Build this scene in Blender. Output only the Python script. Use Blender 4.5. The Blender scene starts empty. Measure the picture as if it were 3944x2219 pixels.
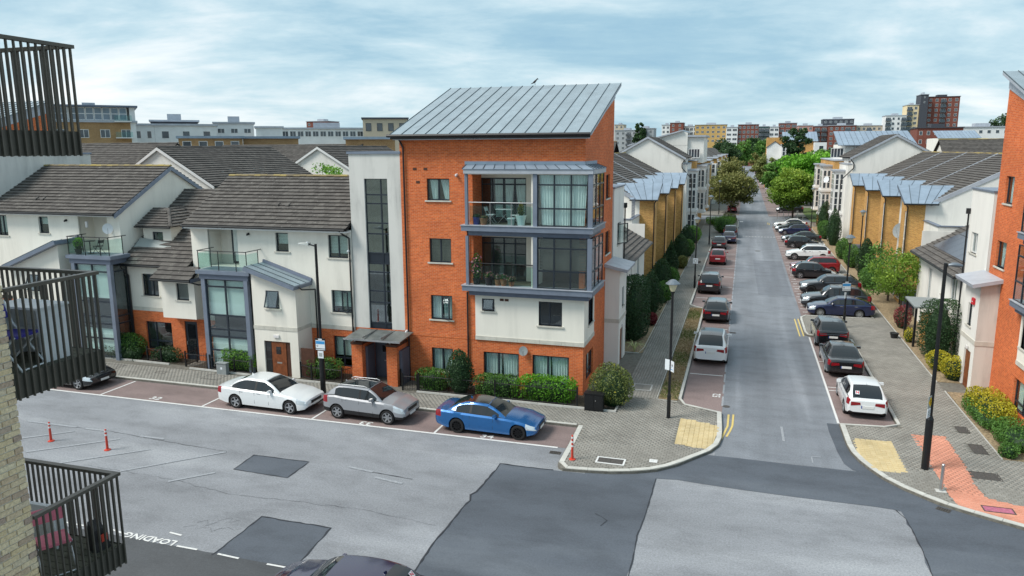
import bpy, math, random
import numpy as np
from mathutils import Vector, Matrix, Euler
R = math.radians
random.seed(7); RNG = np.random.default_rng(11)
sc = bpy.context.scene
COL = sc.collection

# ------------------------------------------------------------------ camera
cam_d = bpy.data.cameras.new('camera'); cam = bpy.data.objects.new('camera', cam_d); COL.objects.link(cam)
def _cam_matrix(loc, pitch, roll, yaw):
    cy, sy, cp, sp = math.cos(yaw), math.sin(yaw), math.cos(pitch), math.sin(pitch)
    fwd = Vector((sy*cp, cy*cp, -sp)); right = Vector((cy, -sy, 0)); down = fwd.cross(right)
    cr, sr = math.cos(roll), math.sin(roll)
    r2 = cr*right + sr*down; d2 = -sr*right + cr*down
    m = Matrix((r2, -d2, -fwd)).transposed().to_4x4(); m.translation = Vector(loc); return m
cam.matrix_world = _cam_matrix((0, 0, 12.0), R(10.564), R(0.303), R(-17.228))
cam_d.sensor_fit = 'HORIZONTAL'; cam_d.sensor_width = 36; cam_d.lens = 26.19
cam_d.clip_start = 0.1; cam_d.clip_end = 6000
sc.camera = cam
CAMP = Vector((0, 0, 12.0))

# ------------------------------------------------------------------ sky, sun, exposure
SUN_EL, SUN_AZ = R(50), R(-125)        # azimuth measured from +Y toward +X
w = bpy.data.worlds.new('World'); sc.world = w; w.use_nodes = True
nt = w.node_tree; N = nt.nodes; Lk = nt.links; N.clear()
def nn(t, **k):
    n = N.new(t)
    for a, b in k.items(): setattr(n, a, b)
    return n
out = nn('ShaderNodeOutputWorld'); bg = nn('ShaderNodeBackground'); bg.inputs['Strength'].default_value = 0.112
sky = nn('ShaderNodeTexSky'); sky.sky_type = 'NISHITA'; sky.sun_disc = False
sky.sun_elevation = SUN_EL; sky.sun_rotation = SUN_AZ; sky.air_density = 1.0; sky.dust_density = 0.6; sky.ozone_density = 2.0
tc = nn('ShaderNodeTexCoord'); sep = nn('ShaderNodeSeparateXYZ'); Lk.new(tc.outputs['Generated'], sep.inputs[0])
def wmath(op, a, b=None, clamp=False):
    n = nn('ShaderNodeMath', operation=op); n.use_clamp = clamp
    for i, v in enumerate((a, b)):
        if v is None: continue
        if hasattr(v, 'is_linked') or hasattr(v, 'links'): Lk.new(v, n.inputs[i])
        else: n.inputs[i].default_value = v
    return n.outputs[0]
zc = wmath('MAXIMUM', sep.outputs['Z'], 0.0); den = wmath('ADD', zc, 0.20)
cx = wmath('DIVIDE', sep.outputs['X'], den); cyy = wmath('DIVIDE', sep.outputs['Y'], den)
rx = wmath('ADD', wmath('MULTIPLY', cx, 0.94), wmath('MULTIPLY', cyy, 0.34))
ry = wmath('ADD', wmath('MULTIPLY', cx, -0.34), wmath('MULTIPLY', cyy, 0.94))
comb = nn('ShaderNodeCombineXYZ'); Lk.new(wmath('MULTIPLY', rx, 0.72), comb.inputs[0]); Lk.new(wmath('MULTIPLY', ry, 1.05), comb.inputs[1])
def wnoise(scale, detail, rough, dist=0.0, seed=0.0):
    n = nn('ShaderNodeTexNoise', noise_dimensions='4D'); n.inputs['Scale'].default_value = scale; n.inputs['Detail'].default_value = detail
    n.inputs['Roughness'].default_value = rough; n.inputs['Distortion'].default_value = dist; n.inputs['W'].default_value = seed
    Lk.new(comb.outputs[0], n.inputs['Vector']); return n.outputs['Fac']
def wramp(src, stops):
    n = nn('ShaderNodeValToRGB'); e = n.color_ramp.elements
    while len(e) < len(stops): e.new(0.5)
    for el, (p, c) in zip(e, stops): el.position = p; el.color = (*c, 1) if len(c) == 3 else c
    Lk.new(src, n.inputs[0]); return n.outputs[0]
n1 = wnoise(0.9, 9, 0.58, 0.5, 3.1); n2 = wnoise(0.36, 4, 0.5, 0.3, 8.4); n3 = wnoise(3.0, 9, 0.64, 0.4, 1.7)
mixn = wmath('ADD', wmath('ADD', wmath('MULTIPLY', n1, 0.53), wmath('MULTIPLY', n2, 0.30)), wmath('MULTIPLY', n3, 0.17))
cloud_col = wramp(mixn, [(0.36, (1.9, 3.4, 4.6)), (0.435, (2.7, 4.2, 5.1)), (0.492, (4.0, 5.3, 5.9)), (0.545, (5.7, 6.4, 6.7)), (0.61, (7.3, 7.5, 7.6))])
mixc = nn('ShaderNodeMix', data_type='RGBA'); mixc.inputs['Factor'].default_value = 0.93
Lk.new(sky.outputs[0], mixc.inputs['A']); Lk.new(cloud_col, mixc.inputs['B'])
Lk.new(mixc.outputs['Result'], bg.inputs['Color']); Lk.new(bg.outputs[0], out.inputs['Surface'])
sun_d = bpy.data.lights.new('sun', 'SUN'); sun = bpy.data.objects.new('sun', sun_d); COL.objects.link(sun)
sun_d.energy = 2.7; sun_d.angle = R(20); sun_d.color = (1.0, 0.955, 0.88)
sdir = Vector((math.cos(SUN_EL)*math.sin(SUN_AZ), math.cos(SUN_EL)*math.cos(SUN_AZ), math.sin(SUN_EL)))
sun.rotation_euler = (-sdir).to_track_quat('-Z', 'Y').to_euler(); sun.location = (0, 0, 60)
sc.view_settings.view_transform = 'Standard'; sc.view_settings.look = 'None'
sc.view_settings.exposure = 0.42; sc.view_settings.gamma = 1.0; sc.view_settings.use_curve_mapping = False
try: sc.cycles.max_bounces = 6; sc.cycles.transparent_max_bounces = 12
except Exception: pass

# ------------------------------------------------------------------ materials
MATS = {}
class NT:
    def __init__(s, name):
        s.m = bpy.data.materials.new(name); s.m.use_nodes = True; s.t = s.m.node_tree; s.t.nodes.clear()
        s.out = s.n('ShaderNodeOutputMaterial'); MATS[name] = s.m
    def n(s, t, **k):
        x = s.t.nodes.new(t)
        for a, b in k.items(): setattr(x, a, b)
        return x
    def set(s, sock, v):
        if hasattr(v, 'links'): s.t.links.new(v, sock)
        elif isinstance(v, tuple) and len(v) == 3 and sock.type == 'RGBA': sock.default_value = (*v, 1)
        else: sock.default_value = v
    def math(s, op, a, b=0.0, clamp=False):
        x = s.n('ShaderNodeMath', operation=op); x.use_clamp = clamp; s.set(x.inputs[0], a); s.set(x.inputs[1], b); return x.outputs[0]
    def pos(s): return s.n('ShaderNodeNewGeometry').outputs['Position']
    def xyz(s, v):
        x = s.n('ShaderNodeSeparateXYZ'); s.set(x.inputs[0], v); return x.outputs
    def comb(s, a, b, c=0.0):
        x = s.n('ShaderNodeCombineXYZ'); s.set(x.inputs[0], a); s.set(x.inputs[1], b); s.set(x.inputs[2], c); return x.outputs[0]
    def noise(s, v, scale, detail=4, rough=0.55, dist=0.0):
        x = s.n('ShaderNodeTexNoise'); s.set(x.inputs['Vector'], v); x.inputs['Scale'].default_value = scale
        x.inputs['Detail'].default_value = detail; x.inputs['Roughness'].default_value = rough; x.inputs['Distortion'].default_value = dist
        return x.outputs['Fac']
    def scale(s, v, k):
        x = s.n('ShaderNodeVectorMath', operation='MULTIPLY'); s.set(x.inputs[0], v); x.inputs[1].default_value = k; return x.outputs[0]
    def ramp(s, f, stops):
        x = s.n('ShaderNodeValToRGB'); e = x.color_ramp.elements
        while len(e) < len(stops): e.new(0.5)
        for el, (p, c) in zip(e, stops): el.position = p; el.color = (*c, 1)
        s.set(x.inputs[0], f); return x.outputs[0]
    def mix(s, f, a, b, mode='MIX'):
        x = s.n('ShaderNodeMix', data_type='RGBA', blend_type=mode); s.set(x.inputs['Factor'], f); s.set(x.inputs['A'], a); s.set(x.inputs['B'], b); return x.outputs['Result']
    def bump(s, h, strength=0.3, dist=0.01):
        x = s.n('ShaderNodeBump'); x.inputs['Strength'].default_value = strength; x.inputs['Distance'].default_value = dist; s.set(x.inputs['Height'], h); return x.outputs[0]
    def bsdf(s, col, rough=0.7, metal=0.0, spec=0.4, normal=None, **k):
        b = s.n('ShaderNodeBsdfPrincipled'); s.set(b.inputs['Base Color'], col); s.set(b.inputs['Roughness'], rough)
        s.set(b.inputs['Metallic'], metal); b.inputs['Specular IOR Level'].default_value = spec
        if normal is not None: s.set(b.inputs['Normal'], normal)
        for a, v in k.items(): s.set(b.inputs[a.replace('_', ' ')], v)
        s.t.links.new(b.outputs[0], s.out.inputs[0]); return b
    def tv(s):
        a = s.n('ShaderNodeAttribute'); a.attribute_name = 'tv'; o = s.n('ShaderNodeObjectInfo')
        return s.math('FRACT', s.math('ADD', a.outputs['Fac'], o.outputs['Random']))
def k3(c, f): return tuple(min(1, x*f) for x in c)
def plain(name, col, rough=0.6, metal=0.0, spec=0.4, var=0.10, nscale=6.0, bump=0.0, bscale=60.0, **k):
    s = NT(name); p = s.pos()
    c = s.ramp(s.noise(p, nscale, 5, 0.6), [(0.3, k3(col, 1-var)), (0.7, k3(col, 1+var))]) if var else col
    nrm = s.bump(s.noise(p, bscale, 4), bump, 0.01) if bump else None
    s.bsdf(c, rough, metal, spec, nrm, **k); return s.m
def brick(name, c1, c2, mortar, bw=0.225, bh=0.075, ms=0.010, stain=0.25):
    s = NT(name); p = s.pos(); x, y, z = s.xyz(p)
    v = s.comb(s.math('ADD', x, y), z)
    b = s.n('ShaderNodeTexBrick'); s.set(b.inputs['Vector'], v); b.inputs['Scale'].default_value = 1.0
    b.inputs['Brick Width'].default_value = bw; b.inputs['Row Height'].default_value = bh; b.inputs['Mortar Size'].default_value = ms
    b.inputs['Mortar Smooth'].default_value = 0.2; b.inputs['Bias'].default_value = 0.0
    s.set(b.inputs['Color1'], c1); s.set(b.inputs['Color2'], c2); s.set(b.inputs['Mortar'], mortar)
    big = s.ramp(s.noise(p, 0.55, 5, 0.6), [(0.3, (1-stain,)*3), (0.68, (1.0,)*3)])
    fine = s.ramp(s.noise(p, 9, 3, 0.6), [(0.3, (0.86,)*3), (0.7, (1.1,)*3)])
    c = s.mix(1.0, s.mix(1.0, b.outputs['Color'], big, 'MULTIPLY'), fine, 'MULTIPLY')
    s.bsdf(c, 0.85, 0, 0.25, s.bump(s.math('SUBTRACT', 1.0, b.outputs['Fac']), 0.5, 0.008)); return s.m
brick('brick_orange', (0.78, 0.185, 0.048), (0.60, 0.118, 0.030), (0.66, 0.31, 0.18), ms=0.008, stain=0.22)
brick('brick_buff', (0.70, 0.375, 0.095), (0.52, 0.245, 0.055), (0.60, 0.44, 0.24), stain=0.2)
brick('brick_redfar', (0.30, 0.085, 0.055), (0.26, 0.070, 0.045), (0.30, 0.17, 0.13))
def render_mat(name, col, dirt, amount):
    s = NT(name); p = s.pos(); x, y, z = s.xyz(p)
    st = s.noise(s.comb(s.math('MULTIPLY', x, 1.3), s.math('MULTIPLY', y, 1.3), s.math('MULTIPLY', z, 0.20)), 1.0, 7, 0.66, 0.3)
    bl = s.noise(p, 0.45, 5, 0.6)
    f = s.math('MULTIPLY', s.ramp(st, [(0.42, (0,)*3), (0.72, (1,)*3)]), s.ramp(bl, [(0.36, (0.12,)*3), (0.7, (1,)*3)]))
    c = s.mix(s.math('MULTIPLY', f, amount), col, dirt)
    s.bsdf(c, 0.9, 0, 0.2, s.bump(s.noise(p, 120, 2), 0.15, 0.004)); return s.m
render_mat('render_white', (0.82, 0.785, 0.705), (0.42, 0.405, 0.36), 0.48)
render_mat('render_grey', (0.66, 0.65, 0.615), (0.24, 0.24, 0.235), 0.8)
render_mat('render_pale', (0.80, 0.785, 0.74), (0.42, 0.42, 0.40), 0.48)
render_mat('render_stained', (0.66, 0.645, 0.60), (0.25, 0.25, 0.24), 0.75)
render_mat('render_cream', (0.72, 0.60, 0.38), (0.45, 0.38, 0.25), 0.3)
plain('stone_band', (0.56, 0.54, 0.48), 0.85, var=0.12, nscale=3)
def tile_mat(name, cols, lichen, lam):
    s = NT(name); p = s.pos(); t = s.tv()
    c = s.ramp(t, [(0.0, cols[0]), (0.5, cols[1]), (1.0, cols[2])])
    spots = s.ramp(s.noise(p, 8.5, 4, 0.7), [(0.60, (0,)*3), (0.70, (1,)*3)])
    area = s.ramp(s.noise(p, 0.7, 3), [(0.35, (0.25,)*3), (0.7, (1,)*3)])
    c = s.mix(s.math('MULTIPLY', s.math('MULTIPLY', spots, area), lam), c, lichen)
    s.bsdf(c, 0.9, 0, 0.2, s.bump(s.noise(p, 60, 3), 0.3, 0.006)); return s.m
tile_mat('tile_brown', ((0.088, 0.080, 0.075), (0.108, 0.099, 0.092), (0.135, 0.124, 0.114)), (0.44, 0.43, 0.39), 0.85)
tile_mat('tile_far', ((0.088, 0.081, 0.076), (0.108, 0.100, 0.094), (0.132, 0.122, 0.113)), (0.32, 0.31, 0.28), 0.6)
tile_mat('tile_ridge', ((0.17, 0.14, 0.10), (0.25, 0.20, 0.11), (0.36, 0.28, 0.10)), (0.46, 0.36, 0.10), 0.9)
plain('roof_felt', (0.018, 0.016, 0.016), 0.95, var=0)
def zinc(name, col, rough=0.42):
    s = NT(name); p = s.pos(); o = s.n('ShaderNodeObjectInfo')
    v = s.ramp(s.noise(p, 0.9, 6, 0.65, 0.5), [(0.3, k3(col, 0.84)), (0.55, col), (0.75, k3(col, 1.16))])
    c = s.mix(1.0, v, s.ramp(o.outputs['Random'], [(0, (0.93,)*3), (1, (1.06,)*3)]), 'MULTIPLY')
    s.bsdf(c, s.ramp(s.noise(p, 2.5, 4), [(0.3, (rough-0.08,)*3), (0.7, (rough+0.14,)*3)]), 0.15, 0.4); return s.m
zinc('zinc_roof', (0.27, 0.335, 0.375), .5); zinc('zinc_light', (0.255, 0.325, 0.405), .55); zinc('zinc_trim', (0.42, 0.45, 0.50))
plain('zinc_seam', (0.075, 0.095, 0.11), 0.75, 0.0, 0.2, var=0.05)
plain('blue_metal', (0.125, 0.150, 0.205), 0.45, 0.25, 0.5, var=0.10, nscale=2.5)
plain('blue_metal_lit', (0.20, 0.235, 0.30), 0.45, 0.3, 0.5, var=0.10, nscale=2.5)  # lighter copy of the blue metal; the light is put into its colour
plain('anthracite', (0.022, 0.030, 0.042), 0.35, 0.1, 0.5, var=0.05)
plain('white_frame', (0.74, 0.74, 0.73), 0.4, var=0.03)
plain('black_metal', (0.012, 0.013, 0.015), 0.42, 0.2, 0.5, var=0.1)
plain('black_gutter', (0.010, 0.011, 0.013), 0.4, 0.0, 0.5, var=0.1)
plain('slat_metal', (0.085, 0.078, 0.064), 0.45, 0.2, 0.5, var=0.12, nscale=4)
plain('steel', (0.52, 0.53, 0.54), 0.32, 0.9, var=0.06)
plain('interior_filler', (0.030, 0.030, 0.032), 0.95, var=0.2)  # for added light-blocking boxes inside buildings; rooms' darkness is put into this colour
plain('stair_wall', (0.34, 0.36, 0.35), 0.9, var=0.15)
plain('canopy_glass', (0.13, 0.14, 0.135), 0.35, var=0.3, nscale=3)
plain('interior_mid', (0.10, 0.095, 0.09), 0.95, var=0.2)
plain('curtain', (0.80, 0.86, 0.85), 0.9, var=0.06, nscale=3)
plain('blind', (0.74, 0.82, 0.79), 0.85, var=0.04, nscale=2)
plain('blind_dark', (0.11, 0.105, 0.095), 0.8, var=0.1)
plain('wood_door', (0.20, 0.060, 0.020), 0.5, var=0.35, nscale=5)
plain('wood_dark', (0.075, 0.030, 0.018), 0.6, var=0.3, nscale=5)
plain('decking', (0.085, 0.085, 0.060), 0.8, var=0.2)
plain('concrete', (0.46, 0.455, 0.43), 0.85, var=0.14, nscale=3, bump=0.15)
plain('concrete_pale', (0.66, 0.645, 0.59), 0.9, var=0.1, nscale=8)
plain('kerb', (0.50, 0.495, 0.46), 0.85, var=0.14, nscale=2.5, bump=0.15)
plain('plastic_white', (0.72, 0.74, 0.76), 0.4, var=0.04)
plain('plastic_grey', (0.26, 0.285, 0.29), 0.5, var=0.08)
plain('red_plastic', (0.56, 0.055, 0.030), 0.45, var=0.08)
plain('reflective', (0.72, 0.70, 0.70), 0.4, var=0.05)
plain('terracotta', (0.36, 0.14, 0.075), 0.8, var=0.12)
plain('navy_pot', (0.03, 0.03, 0.20), 0.4, var=0.05)
plain('black_pot', (0.02, 0.02, 0.022), 0.5, var=0.1)
plain('sign_blue', (0.045, 0.27, 0.58), 0.4, var=0.03)
plain('sign_white', (0.72, 0.76, 0.80), 0.45, var=0.03)
plain('sign_yellow', (0.80, 0.50, 0.02), 0.45, var=0.03)
plain('sign_grey', (0.34, 0.37, 0.36), 0.5, var=0.04)
plain('sign_black', (0.012, 0.012, 0.014), 0.5, var=0)
plain('sign_red', (0.55, 0.02, 0.03), 0.45, var=0)
plain('pink', (0.62, 0.16, 0.22), 0.6, var=0.06)
plain('blue_seat', (0.035, 0.030, 0.24), 0.6, var=0.05)
plain('lantern', (0.62, 0.58, 0.40), 0.3, var=0.03)
plain('lantern_cap', (0.16, 0.19, 0.22), 0.4, 0.3, var=0.05)
plain('solar', (0.055, 0.062, 0.085), 0.18, 0.2, 0.6, var=0.08, nscale=1)
plain('bark', (0.085, 0.065, 0.05), 0.9, var=0.3, nscale=12, bump=0.4)
plain('pampas', (0.46, 0.48, 0.22), 0.7, var=0.2)
plain('mulch', (0.27, 0.205, 0.125), 0.95, var=0.55, nscale=9, bump=0.7, bscale=30)
plain('bird_black', (0.012, 0.012, 0.014), 0.6, var=0)
plain('dark_soil', (0.06, 0.052, 0.038), 0.95, var=0.5, nscale=8, bump=0.6, bscale=30)
def glass(name, tint, refl, rough=0.015):
    s = NT(name); tr = s.n('ShaderNodeBsdfTransparent'); tr.inputs[0].default_value = (*tint, 1)
    gl = s.n('ShaderNodeBsdfGlossy'); gl.inputs['Roughness'].default_value = rough; gl.inputs[0].default_value = (0.9, 0.95, 1, 1)
    lw = s.n('ShaderNodeLayerWeight'); lw.inputs[0].default_value = 0.5
    f = s.math('ADD', s.math('MULTIPLY', s.math('POWER', lw.outputs['Facing'], 4.0), 0.45), refl, True)
    m = s.n('ShaderNodeMixShader'); s.set(m.inputs[0], f); s.t.links.new(tr.outputs[0], m.inputs[1]); s.t.links.new(gl.outputs[0], m.inputs[2])
    s.t.links.new(m.outputs[0], s.out.inputs[0]); return s.m
glass('glass', (0.88, 0.94, 0.93), 0.10); glass('glass_stair', (0.80, 0.88, 0.86), 0.20); glass('glass_rail', (0.80, 0.90, 0.88), 0.03)
plain('glass_far', (0.045, 0.06, 0.075), 0.06, 0.0, 0.8, var=0.5, nscale=0.4)
plain('glass_car', (0.012, 0.015, 0.018), 0.05, 0.0, 0.7, var=0)
# ground surfaces
def asphalt(name, base, patch, fine, coarse=0.20, st=(0.07, 0.36, 1)):
    s = NT(name); p = s.pos()
    g = s.ramp(s.noise(p, 15, 9, 0.9), [(0.34, (1-fine*1.5,)*3), (0.66, (1+fine*1.5,)*3)])
    b = s.ramp(s.noise(s.scale(p, st), 1.0, 5, 0.5, 0.2), [(0.30, k3(base, 1-coarse)), (0.55, base), (0.78, patch)])
    d = s.ramp(s.noise(s.scale(p, (0.5, 0.9, 1)), 1.0, 5, 0.65), [(0.30, (0.78,)*3), (0.55, (1.02,)*3)])
    c = s.mix(1.0, s.mix(1.0, b, g, 'MULTIPLY'), d, 'MULTIPLY')
    s.bsdf(c, 0.83, 0, 0.35, s.bump(s.noise(p, 70, 3, 0.7), 0.5, 0.008)); return s.m
asphalt('asphalt', (0.245, 0.256, 0.276), (0.345, 0.358, 0.378), 0.28)
asphalt('asphalt_dark', (0.094, 0.108, 0.130), (0.135, 0.152, 0.175), 0.16)
asphalt('asphalt_lane', (0.082, 0.087, 0.094), (0.110, 0.115, 0.122), 0.16)
asphalt('asphalt_street', (0.205, 0.222, 0.248), (0.295, 0.315, 0.345), 0.24, 0.22, (0.75, 0.035, 1))
asphalt('asphalt_worn', (0.165, 0.180, 0.205), (0.215, 0.232, 0.26), 0.22, 0.2, (0.75, 0.035, 1))
asphalt('bay_red', (0.235, 0.178, 0.170), (0.285, 0.225, 0.213), 0.22)
plain('tar', (0.028, 0.032, 0.040), 0.7, var=0.2)
def paver_mat(name, c1, c2, c3):
    s = NT(name); p = s.pos(); t = s.tv()
    c = s.ramp(t, [(0, c1), (0.5, c2), (1, c3)])
    c = s.mix(1.0, c, s.ramp(s.noise(p, 0.8, 5, 0.6), [(0.3, (0.80,)*3), (0.7, (1.1,)*3)]), 'MULTIPLY')
    c = s.mix(1.0, c, s.ramp(s.noise(p, 40, 2), [(0.3, (0.86,)*3), (0.7, (1.12,)*3)]), 'MULTIPLY')
    s.bsdf(c, 0.88, 0, 0.25, s.bump(s.noise(p, 80, 2), 0.3, 0.004)); return s.m
paver_mat('paver', (0.250, 0.238, 0.214), (0.270, 0.258, 0.232), (0.295, 0.282, 0.254))
s = NT('paving_far'); p = s.pos(); b = s.n('ShaderNodeTexBrick'); s.set(b.inputs['Vector'], p); b.inputs['Scale'].default_value = 1
b.inputs['Brick Width'].default_value = 0.21; b.inputs['Row Height'].default_value = 0.14; b.inputs['Mortar Size'].default_value = 0.008
s.set(b.inputs['Color1'], (0.25, 0.24, 0.218)); s.set(b.inputs['Color2'], (0.225, 0.215, 0.195)); s.set(b.inputs['Mortar'], (0.11, 0.103, 0.09)); s.bsdf(b.outputs['Color'], 0.88)
plain('joint', (0.150, 0.142, 0.122), 0.95, var=0.3)
paver_mat('tactile_yellow', (0.56, 0.445, 0.245), (0.585, 0.47, 0.265), (0.61, 0.495, 0.29))
paver_mat('path_red', (0.58, 0.255, 0.175), (0.61, 0.275, 0.19), (0.64, 0.295, 0.205))
plain('cover_iron', (0.085, 0.078, 0.072), 0.7, 0.2, var=0.25, nscale=20, bump=0.5, bscale=60)
plain('cover_pink', (0.42, 0.13, 0.20), 0.8, var=0.3, nscale=8)
def paint_worn(name, col, under, lo, hi):
    s = NT(name); p = s.pos()
    f = s.ramp(s.noise(p, 14, 6, 0.75), [(lo, (0,)*3), (hi, (1,)*3)])
    s.bsdf(s.mix(f, under, col), 0.75, 0, 0.3); return s.m
paint_worn('paint_white', (0.66, 0.66, 0.65), (0.30, 0.30, 0.31), 0.28, 0.46)
paint_worn('paint_faded', (0.40, 0.42, 0.44), (0.26, 0.275, 0.30), 0.44, 0.68)
paint_worn('paint_yellow', (0.66, 0.50, 0.16), (0.32, 0.29, 0.22), 0.28, 0.50)
plain('grass_verge', (0.12, 0.135, 0.045), 0.95, var=0.4, nscale=5, bump=0.5)
plain('grass_far', (0.09, 0.13, 0.04), 0.95, var=0.3, nscale=1)
plain('terrain', (0.16, 0.17, 0.14), 0.95, var=0.25, nscale=0.05)
def leaf(name, a, b, c, trans=0.22):
    s = NT(name); t = s.n('ShaderNodeAttribute'); t.attribute_name = 'tv'
    col = s.ramp(t.outputs['Fac'], [(0.0, a), (0.5, b), (1.0, c)])
    d = s.n('ShaderNodeBsdfPrincipled'); s.set(d.inputs['Base Color'], col); d.inputs['Roughness'].default_value = 0.55; d.inputs['Specular IOR Level'].default_value = 0.3
    tl = s.n('ShaderNodeBsdfTranslucent'); s.set(tl.inputs[0], col)
    m = s.n('ShaderNodeMixShader'); m.inputs[0].default_value = trans; s.t.links.new(d.outputs[0], m.inputs[1]); s.t.links.new(tl.outputs[0], m.inputs[2]); s.t.links.new(m.outputs[0], s.out.inputs[0])
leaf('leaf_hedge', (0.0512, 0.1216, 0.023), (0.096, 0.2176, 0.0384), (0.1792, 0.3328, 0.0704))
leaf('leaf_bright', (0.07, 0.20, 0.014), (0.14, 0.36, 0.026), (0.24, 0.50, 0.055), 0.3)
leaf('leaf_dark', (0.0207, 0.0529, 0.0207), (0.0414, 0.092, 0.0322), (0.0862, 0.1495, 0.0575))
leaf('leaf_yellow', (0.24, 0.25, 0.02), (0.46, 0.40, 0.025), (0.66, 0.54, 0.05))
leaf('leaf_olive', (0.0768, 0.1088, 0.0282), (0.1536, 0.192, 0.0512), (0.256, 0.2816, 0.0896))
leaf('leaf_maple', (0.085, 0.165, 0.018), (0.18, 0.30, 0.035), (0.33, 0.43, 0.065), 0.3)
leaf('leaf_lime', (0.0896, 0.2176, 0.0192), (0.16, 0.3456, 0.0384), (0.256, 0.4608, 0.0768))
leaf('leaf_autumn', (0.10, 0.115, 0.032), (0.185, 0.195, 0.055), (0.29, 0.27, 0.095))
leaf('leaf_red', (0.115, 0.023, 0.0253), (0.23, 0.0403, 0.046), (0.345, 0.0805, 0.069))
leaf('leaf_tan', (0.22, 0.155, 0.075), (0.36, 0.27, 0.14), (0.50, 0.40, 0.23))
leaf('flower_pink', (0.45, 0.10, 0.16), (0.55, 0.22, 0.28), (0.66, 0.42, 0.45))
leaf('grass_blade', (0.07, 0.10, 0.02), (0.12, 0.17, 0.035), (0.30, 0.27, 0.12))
CARM = {}
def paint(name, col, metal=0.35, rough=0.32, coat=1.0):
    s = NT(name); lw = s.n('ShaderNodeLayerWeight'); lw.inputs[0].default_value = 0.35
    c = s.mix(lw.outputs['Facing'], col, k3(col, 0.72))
    s.bsdf(c, rough, metal, 0.5, None, Coat_Weight=coat, Coat_Roughness=0.14); return s.m

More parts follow.
